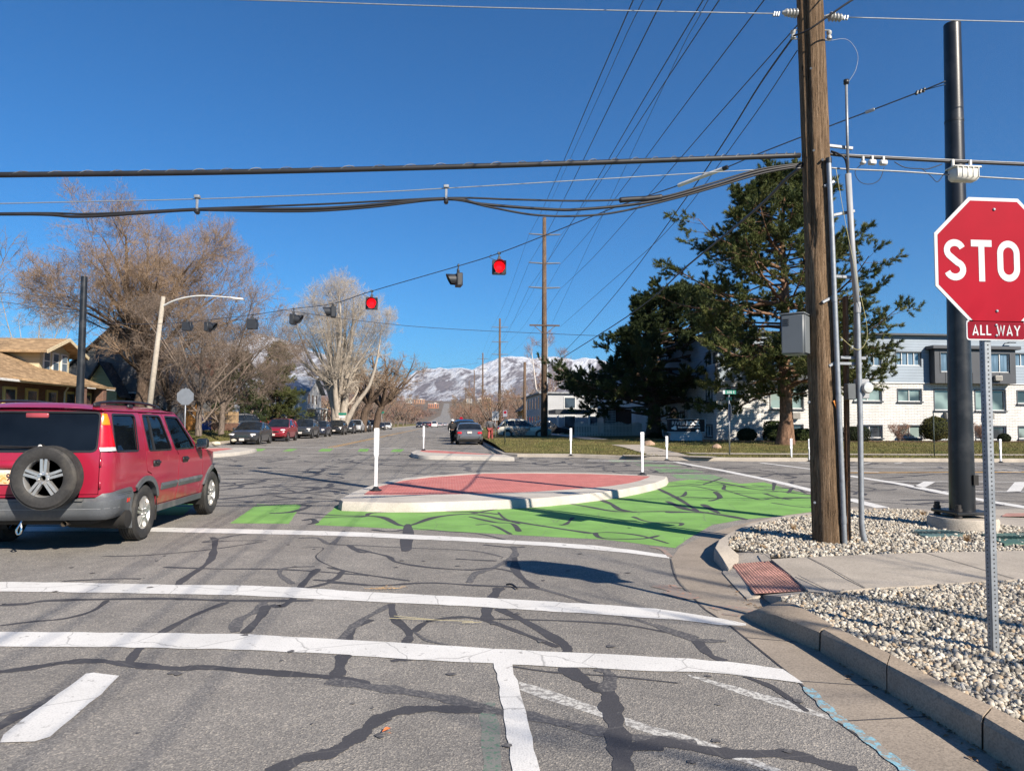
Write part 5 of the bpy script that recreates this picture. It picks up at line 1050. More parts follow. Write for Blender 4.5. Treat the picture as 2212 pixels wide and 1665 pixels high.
# --- street lamp
ly = 40; la = AT(322, 885, ly); lb_ = AT(353, 641, ly); lt = thing('street_lamp', 'leaning concrete street lamp with a curved white arm', 'street lamp', (la.x - .05, ly, .15)); L0 = Vector((la.x - .05, ly, .15))
k = (la.z - .15) / (lb_.z - la.z); b0 = la - (lb_ - la) * k; MB().tube([b0 - L0, lb_ - L0], [.17, .105], 12).build('pole', M('lamp_concrete', (.36, .32, .26), .85, var=.15, fine=.3, fs=40), lt, smooth=True)
ar = [AT(351, 662, ly), AT(375, 650, ly - .3), AT(405, 642, ly - .6), AT(440, 639, ly - .9), AT(500, 643, ly - 1.3)]; MB().tube(bez([tuple(p - L0) for p in ar], 6), [.055 - .001 * i for i in range(25)], 8).build('arm', M('pale_arm', (.66, .66, .63), .5, var=.08), lt, smooth=True)
hd = AT(511, 645, ly - 1.35) - L0; mb = MB(); mb.box(hd, (.7, .26, .09), Matrix.Rotation(R(6), 3, 'Y'), .03); mb.build('lamp_head', M('pale_arm', (.66, .66, .63)), lt, auto=45); MB().box(hd + Vector((.05, 0, -.05)), (.45, .2, .02)).build('lens', CLEARL, lt)
# --- stroke lettering for road signs
def arc(cx, cy, rx, ry, a0, a1, n=12): return [(cx + rx * math.cos(R(a)), cy + ry * math.sin(R(a))) for a in np.linspace(a0, a1, n)]
t_ = .09
GLY = {'S': (.62, [arc(.31, .73, .21, .18, 18, 250, 16)[:-1] + arc(.31, .27, .215, .18, 72, -162, 16)]), 'T': (.56, [[(0, .91), (.56, .91)], [(.28, .91), (.28, 0)]]), 'O': (.64, [arc(.32, .68, .225, .23, 0, 180, 14) + arc(.32, .32, .225, .23, 180, 360, 14) + [(.545, .68)]]), 'P': (.6, [[(.09, 0), (.09, .91), (.33, .91)] + arc(.33, .695, .19, .215, 90, -90, 12) + [(.09, .48)]]),
 'A': (.66, [[(.07, 0), (.33, .95), (.59, 0)], [(.16, .27), (.5, .27)]]), 'L': (.5, [[(.09, 1), (.09, .09), (.5, .09)]]), 'W': (.86, [[(.06, 1), (.23, .07), (.43, .93), (.63, .07), (.80, 1)]]), 'Y': (.66, [[(.05, 1), (.33, .45), (.61, 1)], [(.33, .5), (.33, 0)]]), 'E': (.5, [[(.5, .91), (.09, .91), (.09, .09), (.5, .09)], [(.09, .5), (.42, .5)]]), 'D': (.6, [[(.09, .09), (.09, .91), (.28, .91)] + arc(.28, .5, .23, .41, 80, -80, 14) + [(.28, .09), (.05, .09)]]), 'I': (.2, [[(.1, 0), (.1, 1)]]), 'M': (.74, [[(.09, 0), (.09, .92), (.37, .3), (.65, .92), (.65, 0)]]),
 '2': (.58, [arc(.29, .70, .2, .21, 165, -35, 14) + [(.1, .1), (.1, .09), (.55, .09)]]), '5': (.58, [[(.52, .91), (.14, .91), (.11, .52)] + arc(.28, .36, .21, .27, 110, -150, 16)]), '3': (.58, [arc(.28, .72, .19, .19, 160, -80, 12) + arc(.28, .29, .21, .2, 80, -160, 14)]), '0': (.6, [arc(.3, .66, .21, .25, 0, 180, 14) + arc(.3, .34, .21, .25, 180, 360, 14) + [(.51, .66)]])}
def lettering(s, h, m, par, loc, wid=.17, sx=1.0, gap=.16, name='lettering', ext=.0012, sy=-1):
    mb = MB(); x = 0; z0 = 0
    tot = sum(GLY[c][0] + gap if c != ' ' else .45 for c in s) - gap; x = -tot / 2
    for c in s:
        if c == ' ': x += .45; continue
        w_, strokes = GLY[c]
        for st in strokes:
            k = len(st); P = [Vector((p[0], p[1])) for p in st]; closed = (P[0] - P[-1]).length < 1e-4
            V = []
            for i, p in enumerate(P):
                e1 = (p - P[i - 1]) if i > 0 else (P[i + 1] - p) if not closed else (P[-1] - P[-2]); e2 = (P[i + 1] - p) if i < k - 1 else e1 if not closed else (P[1] - P[0])
                e1, e2 = e1.normalized(), e2.normalized(); n1, n2 = Vector((-e1.y, e1.x)), Vector((-e2.y, e2.x)); b = n1 + n2; b = b.normalized() if b.length > .3 else n1; sc = min(1.8, 1 / max(.4, b.dot(n1)))
                for sg in (1, -1):
                    q = p + b * sg * wid / 2 * sc; V.append((((x + q.x) * h * sx), sy * (ext + z0), (q.y - .5) * h))
            z0 += 1e-5
            mb.add(V, [(2 * i, 2 * i + 1, 2 * i + 3, 2 * i + 2) for i in range(k - 1)])
        x += w_ + gap
    o = mb.build(name, m, par); o.location = loc; return o
def octa(r): return [(r / math.cos(PI / 8) * math.cos(PI / 8 + i * PI / 4), r / math.cos(PI / 8) * math.sin(PI / 8 + i * PI / 4)) for i in range(8)]
def plate(poly, y, th, m, name, par):
    mb = MB(); mb.prism(poly, -th / 2, th / 2); mb.v = [(p[0], y + p[2], p[1]) for p in mb.v]; mb.f = [f[::-1] for f in mb.f]; o = mb.build(name, m, par); return o
SIGNR = M('sign_red', (0.29, 0.0006, 0.013), .62, var=.10, vs=3, spec=.12); SIGNW = M('sign_white', (0.52, 0.53, 0.54), .6, var=.05, vs=3, spec=.2); SIGNM = M('sign_maroon', (0.20, 0.002, 0.014), .65, var=.06, spec=.12)
def rrect(w_, h, r): return roundp([(-w_ / 2, -h / 2), (w_ / 2, -h / 2), (w_ / 2, h / 2), (-w_ / 2, h / 2)], r, 5)
sy_ = 4.1; sb = AT(2155, 1415, sy_); sc_ = AT(2149, 564, sy_); ss = thing('stop_sign', 'large red STOP sign with ALL WAY plaque on a perforated steel post', 'stop sign', (sb.x, sy_, .12)); S0 = Vector((sb.x, sy_, .12)); r = (AT(2149, 564, sy_) - AT(2018.5, 564, sy_)).length
ps = MB(); ps.box((0, .03, 1.28), (.045, .045, 2.62), bev=.004); po = ps.build('post', GALV, ss, auto=40)
mb = MB()
for i in range(98):
    z = .03 + i * .0255
    mb.lathe([(.0048, .0065), (.0, .0064)], (0, 0, z), 'y', 8); mb.lathe([(.0048, -.0228), (.0, -.0229)], (0, .03, z), 'x', 6)
mb.build('post_hole', UNDER, po)
c = sc_ - S0
pan = plate(octa(r), 0, .003, GALV, 'panel', ss); pan.location = (c.x, 0, c.z)
bd = plate(octa(r * .996), -.0025, .001, SIGNW, 'border', pan); fc = plate(octa(r * .945), -.0035, .001, SIGNR, 'face', pan)
lettering('STOP', r * .66, SIGNW, pan, (0, -.0045, 0), .16, .93, .13)
mb = MB()
for dz in (-.305, .315): mb.lathe([(.009, -.002), (.009, -.008), (.005, -.012), (0, -.012)], (.0, 0, dz), 'y', 12)
mb.build('bolt', GALV, pan, auto=40)
aw = AT(2151, 714, sy_) - S0; hw_ = (AT(2151, 714, sy_) - AT(2086.5, 714, sy_)).length; hh_ = (AT(2151, 692, sy_) - AT(2151, 736, sy_)).length
p2 = plate(rrect(hw_ * 2, hh_, .022), 0, .003, GALV, 'plaque', ss); p2.location = (aw.x, 0, aw.z); plate(rrect(hw_ * 2 - .002, hh_ - .002, .021), -.0025, .001, SIGNW, 'border', p2); plate(rrect(hw_ * 2 - .018, hh_ - .018, .015), -.0035, .001, SIGNM, 'face', p2)
lettering('ALL WAY', hh_ * .5, SIGNW, p2, (0, -.0045, 0), .15, 1.0, .14)
mb = MB()
for dz in (-.031, .032): mb.lathe([(.008, -.002), (.008, -.008), (.004, -.011), (0, -.011)], (0, 0, dz), 'y', 12)
mb.build('bolt', GALV, p2, auto=40)
# other signs
def post(par, h, r=.03, m=GALV, z0=0): return MB().tube([(0, 0, z0), (0, 0, h)], r, 8).build('post', m, par, smooth=True)
t = thing('stop_sign', 'grey back of a stop sign on the corner behind the red off-roader', 'stop sign', (AT(401, 857, 36).x, 36, .15)); post(t, AT(401, 838, 36).z - .15, .035); o = plate(octa(.385), -.04, .004, M('sign_back_grey', (.20, .22, .24), .5, .3, var=.1), 'panel', t); o.location = (0, 0, AT(401, 857, 36).z - .15)
t = thing('speed_limit_sign', 'white SPEED LIMIT 25 sign on the grass strip by the parked grey saloon', 'road sign', (AT(1070, 898, 52).x, 52, .14)); post(t, 2.25); o = plate(rrect(.46, .62, .03), -.04, .004, SIGNW, 'panel', t); o.location = (0, 0, AT(1070, 898, 52).z - .14)
lettering('SPEED', .1, INK, o, (0, -.045, .20), .17, .9); lettering('LIMIT', .1, INK, o, (0, -.045, .06), .17, .9); lettering('25', .22, INK, o, (0, -.045, -.155), .2, 1.1)
t = thing('no_parking_sign', 'small grey sign on a thin dark post at the front of the grass strip', 'road sign', (AT(1091, 900, 38.5).x, 38.5, .14)); post(t, AT(1091, 886, 38.5).z - .14, .025, M('dark_green_post', (.03, .045, .04), .6)); o = plate(rrect(.22, .34, .02), -.035, .004, M('dull_sign', (.20, .2, .24), .5, var=.2), 'panel', t); o.location = (0, 0, AT(1091, 893, 38.5).z - .14); plate(octa(.075), -.04, .002, SIGNM, 'emblem', o).location = (0, 0, .06)
t = thing('stop_sign', 'tiny red stop sign far down the street beside the dark parked cars', 'stop sign', (3.1, 176, .14)); post(t, AT(998, 900, 176).z + .2); o = plate(octa(.38), -.04, .004, SIGNR, 'panel', t); o.location = (0, 0, AT(998, 905, 176).z)
gy = 29.9; gx = AT(1576, 980, gy).x; t = thing('street_name_sign', 'street name sign with a green 300 E blade above an edge-on stop panel', 'road sign', (gx, gy, .16)); post(t, AT(1576, 853, gy).z - .16, .03)
GRS = M('sign_green', (0.008, 0.16, 0.105), .42, var=.08)
o = MB().box((0, 0, 0), (.58, .008, .165), bev=.003).build('name_blade', GRS, t); o.location = (.02, 0, AT(1576, 847, gy).z - .16); MB().box((-.24, -.006, 0), (.09, .003, .15)).build('blade_panel', SIGNW, o); lettering('300 E', .105, SIGNW, o, (.05, -.007, 0), .15, 1.0)
o = MB().box((0, 0, 0), (.008, .58, .15), bev=.003).build('name_blade', GRS, t); o.location = (0, 0, AT(1576, 861, gy).z - .16)
o = plate(octa(.37), 0, .004, M('sign_back_grey', (.2, .22, .24)), 'stop_panel', t); o.location = (.03, 0, AT(1576, 890, gy).z - .16); o.rotation_euler = (0, 0, R(80))
t = thing('street_name_sign', 'small green street name sign beside the pale cottonwood trunk', 'road sign', (AT(739, 896, 88).x, 88, .2)); post(t, AT(739, 892, 88).z - .2, .04); o = MB().box((0, 0, 0), (.95, .02, .28)).build('name_blade', GRS, t); o.location = (.05, -.05, AT(739, 894, 88).z - .2); o = MB().box((0, 0, 0), (.7, .02, .25)).build('arrow_panel', SIGNW, t); o.location = (0, -.05, AT(739, 900, 88).z - .2)
t = thing('street_name_sign', 'distant green street name sign above the white van', 'road sign', (AT(825, 897, 150).x, 150, .2)); post(t, 3.3, .05); o = MB().box((0, 0, 0), (.95, .02, .4)).build('name_blade', GRS, t); o.location = (0, -.06, 3.3)
t = thing('marker_post', 'thin dark steel post standing alone in the lawn before the apartment block', 'post', (AT(1992, 984, 30.2).x, 29.4, .14)); post(t, 1.85, .022, M('dark_green_post', (.03, .045, .04), .6)); MB().box((0, -.02, 1.6), (.03, .01, .4)).build('flange', M('dark_green_post', (.03, .045, .04)), t)
# --- flexible white posts
FLEX = M('white_flex_post', (0.66, 0.68, 0.70), .45, var=.05, vs=5, dirt=(.4, .4, .4), ds=3)
RETRO = M('silver_reflective_sheet', (.5, .52, .56), .35, var=.12, vs=60)
def flex(label, loc, h=1.19, paddle=True):
    t = thing('flexible_post', label, 'bollard', loc, 0, 'white flexible posts at the kerbs'); mb = MB()
    if paddle: mb.add([(x * w_, y, z) for z, w_, y0 in ((.05, .027, .024), (h * .52, .029, .024), (h * .58, .046, .014), (h - .02, .048, .012), (h, .04, .006)) for x, y in ((-1, -y0), (1, -y0), (1, y0), (-1, y0))], [(i * 4 + j, i * 4 + (j + 1) % 4, (i + 1) * 4 + (j + 1) % 4, (i + 1) * 4 + j) for i in range(4) for j in range(4)] + [(16, 17, 18, 19)])
    else: mb.tube([(0, 0, .04), (0, 0, h * .96), (0, 0, h)], [.04, .04, .03], 12)
    mb.build('shaft', FLEX, t, auto=35)
    MB().box((0, -.0155 if paddle else -.04, h * .80), (.075 if paddle else .05, .003, h * .3)).build('reflector', RETRO, t)
    MB().lathe([(.115, 0), (.115, .012), (.07, .03), (.045, .065), (.03, .08)], n=20).build('base', BLACKPL, t, auto=40); return t
fx0 = flex('white flexible post at the near left corner of the traffic island', G(812, 1059, .154)); 
for lb, (u, v), z, top in (('white flexible post at the right tip of the traffic island', (1387.6, 1025.6), .154, 933), ('white flexible post on the left tip of the far kerb extension', (915, 972.5), .154, 920), ('white flexible post at the grass edge right of the far kerb extension', (1233, 984.5), .15, 924.6), ('white flexible post on the corner pavement by the picket fence', (1440.5, 994), .12, 942), ('white flexible post before the pine trunk, left one of a close pair', (1709.6, 994.6), .01, 947), ('white flexible post before the pine trunk, right one of a close pair', (1749, 996), .01, 948), ('white flexible post at the far kerb right of the stop sign post', (2162, 998.8), .01, 948)):
    p = G(u, v, z); hq = AT(u, top, p[1]).z - z; dup(fx0, p, 0, lb, sc=(1, 1, hq / 1.19))
# --- lids, dry tufts, litter
LID = M('lid_green_plastic', (0.085, 0.15, 0.145), .6, var=.15, vs=8, fine=.3, fs=50, dirt=(.25, .24, .2), ds=3); LID2 = M('lid_dark_green', (0.06, 0.125, 0.095), .6, var=.12, dirt=(.2, .2, .17), ds=3)
for lb, pts, m_ in (('ribbed blue-green access lid set flat in the gravel', [(1540, 228), (1560, 222), (1790, 230), (1842, 245), (1835, 258), (1620, 262), (1580, 258)], LID), ('plain green access lid at the right edge of the gravel', [(1945, 250), (2180, 243), (2330, 262), (2380, 305), (2080, 308)], LID2)):
    q = [G(*r3(*p), .145) for p in pts]; o = Vector(q[0]); q = cyc([(p[0] - o.x, p[1] - o.y) for p in q]); mb = MB(); mb.prism(q, -.05, 0); t = mb.build('access_lid', m_); t.location = o; tag(t, lb, 'access lid')
    cx, cy = sum(p[0] for p in q) / len(q), sum(p[1] for p in q) / len(q); mb = MB()
    for i in range(10): mb.box((cx - .3 + i * .065, cy, .004), (.012, .22, .006), Matrix.Rotation(R(20), 3, 'Z'))
    mb.build('rib', m_, t)
DRY = M('dry_straw', (0.36, 0.235, 0.12), .9, var=.35, vs=30)
for lb, (x, y) in (('dry orange grass tuft in the gravel left of the timber pole', (825, 228)), ('dry orange grass tuft at the back of the gravel before the black mast', (1595, 140)), ('dry orange grass tuft between the two access lids', (1855, 295)), ('small dry tuft at the gravel edge above the ramp', (640, 335))):
    p = G(*r3(x, y), .12); mb = MB(); rr = random.Random(x)
    for i in range(90):
        a = rr.uniform(0, 2 * PI); h = rr.uniform(.04, .1) * (.5 if y > 330 else 1); sp = rr.uniform(.01, .07) * (.5 if y > 330 else 1); x0, y0 = rr.gauss(0, .015), rr.gauss(0, .015); n = Vector((-math.sin(a), math.cos(a))) * .003
        mb.add([(x0 - n.x, y0 - n.y, 0), (x0 + n.x, y0 + n.y, 0), (x0 + sp * math.cos(a), y0 + sp * math.sin(a), h)], [(0, 1, 2)])
    o = mb.build('dry_grass_tuft', DRY); o.location = p; tag(o, lb, 'grass tuft', 'dry tufts in the gravel')
p = G(*r2(325, 1318), .012); mb = MB(); rr = random.Random(5)
for i in range(7): a = rr.uniform(-.6, 1.2); mb.add([(0, 0, .001 + i * 1e-4), (.04 * math.cos(a) - .006, .04 * math.sin(a), .008), (.055 * math.cos(a), .055 * math.sin(a), .004), (.04 * math.cos(a) + .006, .04 * math.sin(a) - .006, .01)], [(0, 1, 2, 3)])
o = mb.build('fallen_leaf', M('orange_leaf', (.55, .16, .05), .8, var=.2)); o.location = p; tag(o, 'curled orange leaf lying on the tar line near the camera', 'leaf')
p = G(*r2(640, 655), .012); mb = MB()
for a, b in (((-.33, .1, .004), (.28, -.05, .01)), ((-.3, .13, .012), (.05, -.0, .008)), ((.2, -.06, .004), (.34, -.08, .012))): mb.tube([a, b], .0022, 5)
o = mb.build('straw_stalk', M('pale_straw', (.42, .37, .22), .9)); o.location = p; tag(o, 'pale broken straw stalks lying between two crosswalk lines', 'straw')
p = G(*r2(1112, 450), .012); mb = MB(); mb.tube(bez([(-.05, .1, .004), (-.01, .07, .012), (.02, .0, .006), (.03, -.06, .004)], 4), .009, 6); o = mb.build('rubber_scrap', BLACKPL, smooth=True); o.location = p; tag(o, 'curved dark rubber scrap on the tar line between crosswalk lines', 'litter')
p = G(*r2(365, 458), .01); mb = MB(); rr = random.Random(9)
for i in range(46): x, y = rr.gauss(0, .09), rr.gauss(0, .03); mb.tube([(x, y, .004 + i * 1e-4), (x + rr.gauss(0, .03), y + rr.gauss(0, .02), .006)], .0016, 4)
o = mb.build('dry_debris', DRY); o.location = p; tag(o, 'patch of dry straw debris at the upper edge of the middle crosswalk line', 'debris')
# ================================================================= parked and distant cars
def carpaint(col): return paint('car_paint_%d_%d_%d' % tuple(int(c * 255) for c in col), col, 0, .3, .7)
CGLASS = glassmat('car_glass', (.012, .015, .018), .04)
RIMG = M('grey_rim', (.34, .34, .35), .35, .6, var=.15); BLK = M('trim_black', (.012, .012, .013), .5)
PLW = M('plate_white', (.55, .5, .46), .4, var=.1)
# profile per kind: length, width, wheelbase front/rear axle y, wheel radius; stations (y, half-width factor, top z of the lower body); cabin: base/roof outline
KIND = {
 'saloon': dict(L=4.65, W=1.80, ax=(.92, 3.62), r=.325, low=[(0, .72, .62, .50), (.06, .86, .36, .88), (.25, .95, .24, 1.0), (.9, .99, .22, 1.03), (1.6, 1, .2, .98), (3.1, 1, .2, .95), (3.7, .985, .22, .90), (4.3, .93, .24, .80), (4.56, .82, .34, .66), (4.65, .66, .48, .58)], cab=[(.55, 1.0), (1.25, 1.40), (1.75, 1.455), (2.35, 1.43), (3.35, .95)]),
 'hatch': dict(L=4.5, W=1.80, ax=(.85, 3.5), r=.345, low=[(0, .76, .50, .62), (.05, .88, .36, .95), (.2, .95, .28, 1.02), (.9, .99, .25, 1.06), (1.6, 1, .24, 1.03), (3.0, 1, .24, 1.0), (3.6, .985, .26, .97), (4.15, .93, .28, .87), (4.42, .82, .36, .72), (4.5, .66, .5, .62)], cab=[(.18, 1.05), (.60, 1.50), (1.2, 1.60), (2.2, 1.57), (3.2, 1.0)]),
 'suv': dict(L=4.7, W=1.88, ax=(.92, 3.7), r=.365, low=[(0, .80, .5, .7), (.05, .9, .38, 1.08), (.2, .96, .32, 1.12), (.9, .99, .3, 1.14), (1.6, 1, .28, 1.11), (3.1, 1, .28, 1.09), (3.8, .985, .3, 1.05), (4.4, .94, .33, .98), (4.64, .85, .42, .82), (4.7, .7, .55, .7)], cab=[(.14, 1.12), (.48, 1.60), (1.2, 1.72), (2.4, 1.68), (3.35, 1.09)]),
 'van': dict(L=5.0, W=1.95, ax=(1.0, 4.0), r=.34, low=[(0, .88, .4, 1.1), (.05, .95, .3, 1.2), (.25, .98, .26, 1.2), (1.2, 1, .25, 1.2), (2.4, 1, .25, 1.18), (3.6, 1, .25, 1.14), (4.3, .98, .26, 1.05), (4.8, .92, .3, .9), (4.96, .8, .4, .72), (5.0, .7, .5, .62)], cab=[(.08, 1.2), (.2, 1.85), (.8, 1.92), (3.2, 1.88), (4.25, 1.1)]),
 'pickup': dict(L=5.4, W=1.95, ax=(1.15, 4.45), r=.385, low=[(0, .93, .5, 1.08), (.05, .97, .42, 1.1), (.3, .98, .36, 1.1), (1.2, 1, .34, 1.1), (2.0, 1, .33, 1.1), (3.6, 1, .33, 1.12), (4.4, .99, .34, 1.1), (5.1, .95, .38, 1.0), (5.34, .87, .46, .84), (5.4, .72, .6, .72)], cab=[(1.95, 1.1), (2.15, 1.72), (2.6, 1.82), (3.3, 1.78), (4.1, 1.12)])}
def make_car(kind, col, name, label, rims=RIMG, group=None):
    K = KIND[kind]; W = K['W'] / 2; P = carpaint(col); root = thing(name, label, 'car', (0, 0, 0), 0, group); L = K['L']; n = 13
    ys = sorted(set([q[0] for q in K['low']] + list(np.linspace(.3, L - .3, 16)))); lo = np.array(K['low']); V = []
    for y in ys:
        f = np.interp(y, lo[:, 0], lo[:, 1]); zb = np.interp(y, lo[:, 0], lo[:, 2]); zt = np.interp(y, lo[:, 0], lo[:, 3]); hw = W * f
        sh = zt - .07; mid = zb + (sh - zb) * .62
        half = [(0, zb - .02), (hw * .8, zb - .02), (hw * .95, zb + .03), (hw * .985, (zb + mid) / 2), (hw, mid), (hw * .975, sh), (hw * .90, zt - .015), (hw * .5, zt + .012), (0, zt + .02)]
        V += [(x, y, z) for x, z in half] + [(-x, y, z) for x, z in half[-2:0:-1]]
    m_ = 16; F = [(i * m_ + j, i * m_ + (j + 1) % m_, (i + 1) * m_ + (j + 1) % m_, (i + 1) * m_ + j) for i in range(len(ys) - 1) for j in range(m_)] + [tuple(range(m_))[::-1], tuple((len(ys) - 1) * m_ + j for j in range(m_))]
    MB().add(V, F).build('body', P, root, auto=38)
    cb = K['cab']; ys = list(np.linspace(cb[0][0], cb[-1][0], 18)) + [c[0] for c in cb]; ys = sorted(set(round(float(y), 3) for y in ys)); V = []; CV = []
    ca = np.array(cb); tops = []
    for y in ys:
        zt = float(np.interp(y, ca[:, 0], ca[:, 1])); zb = float(np.interp(y, lo[:, 0], lo[:, 3])) - .06; zt = max(zt, zb + .03); k = (zt - zb); wt = W * (.93 - .22 * min(1, k / .62)); wb = W * .93; tops.append((y, zt, wt, wb, zb))
        half = [(wb, zb), (wb + (wt - wb) * .9, zb + k * .86), (wt * .9, zt - .012), (wt * .5, zt + .01), (0, zt + .018)]
        V += [(x, y, z) for x, z in half] + [(-x, y, z) for x, z in half[-2::-1]]
    F = [(i * 9 + j, i * 9 + j + 1, (i + 1) * 9 + j + 1, (i + 1) * 9 + j) for i in range(len(ys) - 1) for j in range(8)] + [tuple(range(9))[::-1], tuple((len(ys) - 1) * 9 + j for j in range(9))]
    MB().add(V, F).build('window', CGLASS, root, auto=38)
    # roof skin and pillars laid 6 mm proud
    y0, y1 = cb[1][0] - .06, cb[-2][0] + .06; V = []; sel = [t for t in tops if y0 <= t[0] <= y1]
    for y, zt, wt, wb, zb in sel:
        k = zt - zb; half = [(wb + (wt - wb) * .84 + .008, zb + k * .80), (wb + (wt - wb) * .9 + .008, zb + k * .86 + .004), (wt * .9 + .006, zt - .004), (wt * .5, zt + .018), (0, zt + .026)]
        V += [(x, y, z) for x, z in half] + [(-x, y, z) for x, z in half[-2::-1]]
    MB().add(V, [(i * 9 + j, i * 9 + j + 1, (i + 1) * 9 + j + 1, (i + 1) * 9 + j) for i in range(len(sel) - 1) for j in range(8)]).build('roof', P, root, auto=38)
    tf = lambda y: min(tops, key=lambda t: abs(t[0] - y))
    for sg in (1, -1):
        for ya, yb, wd in ((cb[-1][0] - .02, cb[-2][0], .05), (cb[0][0] + .02, cb[1][0], .08), ((cb[1][0] + cb[-2][0]) / 2 + .08, (cb[1][0] + cb[-2][0]) / 2, .045)) + (((cb[0][0] + .62, cb[1][0] + .2, .05),) if kind in ('suv', 'hatch', 'van') else ()):
            ta, tb = tf(ya), tf(yb); A = Vector((sg * (ta[3] + .004), ya, float(np.interp(ya, lo[:, 0], lo[:, 3])) - .05)); zB = tb[4] + (tb[1] - tb[4]) * .86; B = Vector((sg * (tb[3] + (tb[2] - tb[3]) * .9 + .004), yb, zB)); MB().tube([A, B], wd * .6, 6).build('pillar', P, root, smooth=True)
    if kind == 'van': 
        for sg in (1, -1): MB().add([(sg * (W * .935 + .002), .3, 1.15), (sg * (W * .935 + .002), 2.6, 1.15), (sg * (W * .75 + .012), 2.55, 1.75), (sg * (W * .75 + .012), .35, 1.75)], [(0, 1, 2, 3)]).build('side_panel', P, root)
    for sg in (1, -1):
        for ay in K['ax']:
            wr = bpy.data.objects.new('wheel', None); COL.objects.link(wr); wr.parent = root; wr.location = (sg * (W - .11), ay, K['r']); r = K['r']
            MB().lathe([(r * .62, -.10), (r * .9, -.11), (r, -.08), (r, .08), (r * .9, .11), (r * .62, .10)], axis='x', n=28, cap=False).build('tyre', TYRE, wr, auto=40)
            rm = MB().lathe([(r * .64, .06), (r * .62, .03), (.02, .03)], axis='x', n=24, cap=True)
            for k in range(5):
                a = k * 2 * PI / 5; rm.box((.065, math.cos(a) * r * .33, math.sin(a) * r * .33), (.02, r * .6, r * .17), Matrix.Rotation(a, 3, 'X'), .006)
            if sg < 0: rm.xf(Matrix.Rotation(PI, 4, 'Z'))
            rm.build('rim', rims, wr, auto=40)
            MB().lathe([(r + .055, -.02), (r + .05, .017), (r - .05, .017)], (sg * (W - .02), ay, K['r'] + .02), 'x', 26, cap=False).build('wheel_arch', BLK, root)
        zt = float(np.interp(L - .3, lo[:, 0], lo[:, 3])); MB().box((sg * W * .70, L - .17, zt - .13), (W * .38, .30, .13), Matrix.Rotation(R(-sg * 22), 3, 'Z'), .04).build('headlight', CLEARL, root, auto=45)
        zt = float(np.interp(.15, lo[:, 0], lo[:, 3])); MB().box((sg * W * .74, .10, zt - .15), (W * .34, .16, .15 if kind != 'van' else .4), Matrix.Rotation(R(sg * 16), 3, 'Z'), .035).build('tail_lamp', REDL, root, auto=45)
        MB().box((sg * (W + .06), cb[-1][0] - .42, float(np.interp(cb[-1][0], lo[:, 0], lo[:, 3])) + .06), (.2, .1, .13), bev=.035).build('mirror', P, root, auto=45)
        mb = MB()
        for yy in (cb[1][0] + .55, cb[1][0] + 1.4): mb.box((sg * (W - .008), yy, np.interp(yy, lo[:, 0], lo[:, 3]) - .16), (.03, .16, .025), bev=.008)
        mb.build('door_handle', P, root)
    zf = float(np.interp(L - .1, lo[:, 0], lo[:, 3])); MB().box((0, L - .05, zf - .13), (W * .95, .10, .14), bev=.02).box((0, L - .05, zf - .32), (W * 1.1, .09, .10), bev=.02).build('grille', BLK, root, auto=45)
    mb = MB()
    for i in (-1, 0, 1): mb.box((0, L + .003, zf - .13 + i * .045), (W * .9, .012, .012))
    mb.build('grille_bar', CHROME, root)
    MB().box((0, L + .015, zf - .33), (.31, .012, .15)).build('number_plate', PLW, root); MB().box((0, -.005, .82 if kind in ('saloon', 'hatch') else .95), (.31, .03, .15)).build('number_plate', PLW, root)
    MB().box((0, L / 2, .26), (W * 1.7, L * .86, .2), bev=.05).box((0, .08, .36), (W * 1.5, .12, .14), bev=.04).build('underbody', UNDER, root)
    return root
KCOL = dict(black=(.010, .011, .013), slate=(.032, .035, .04), dkgrey=(.03, .034, .038), grey=(.10, .105, .115), white=(.62, .62, .61), cream=(.52, .50, .43), maroon=(.22, .012, .022), navy=(.014, .02, .04), silver=(.36, .37, .38), green=(.03, .04, .035), red=(.35, .01, .012))
def place(kind, colk, u, X, Y, label, face=-1, name=None, rz=None):
    """face -1: nose towards the camera; the near end stands at (X, Y)"""
    L = KIND[kind]['L']; nm = name or {'saloon': 'parked_car', 'hatch': 'parked_car', 'suv': 'parked_car', 'van': 'parked_van', 'pickup': 'pickup_truck'}[kind]
    c = make_car(kind, KCOL[colk], nm, label); c['category'] = 'van' if kind == 'van' else 'pickup' if kind == 'pickup' else 'car'
    if rz is None:
        if face < 0: c.location = (X, Y + L, .0); c.rotation_euler = (0, 0, PI)
        else: c.location = (X, Y, .0)
    else: c.location = (X, Y, .0); c.rotation_euler = (0, 0, rz)
    return c
def atx(u, Y): return AT(u, 940, Y).x
GL = 'cars parked along the left kerb'
row = [('saloon', 'slate', 558, 47.3, 'dark slate saloon with bright grille, first in the left parked row'), ('suv', 'maroon', 608, 55.5, 'maroon crossover parked behind the first slate saloon'), ('suv', 'slate', 669, 65.5, 'dark grey-green crossover, third in the left parked row'), ('hatch', 'navy', 704, 73.0, 'dark blue hatchback, fourth in the left parked row before the cottonwood trunk'), ('suv', 'black', 752, 84.5, 'black crossover parked just right of the cottonwood trunk'), ('hatch', 'dkgrey', 779, 93.5, 'small dark hatchback behind the black crossover'), ('pickup', 'silver', 797, 102, 'silver pickup in the left row, nose to the camera'), ('suv', 'dkgrey', 815, 112, 'tall dark crossover between silver pickup and white van'), ('van', 'white', 834, 124, 'white van standing out in the left parked row'), ('saloon', 'black', 853, 139, 'black saloon parked beyond the white van'), ('saloon', 'white', 873, 155, 'white car far down the left row beyond the black saloon'), ('suv', 'navy', 905, 215, 'dark blue car far down the street beside its double')]
for i, (kd, cl, u, Y, lb) in enumerate(row):
    X = -12.95 if i < 11 else atx(u, Y); c = place(kd, cl, u, X, Y, lb, -1); c['group'] = GL
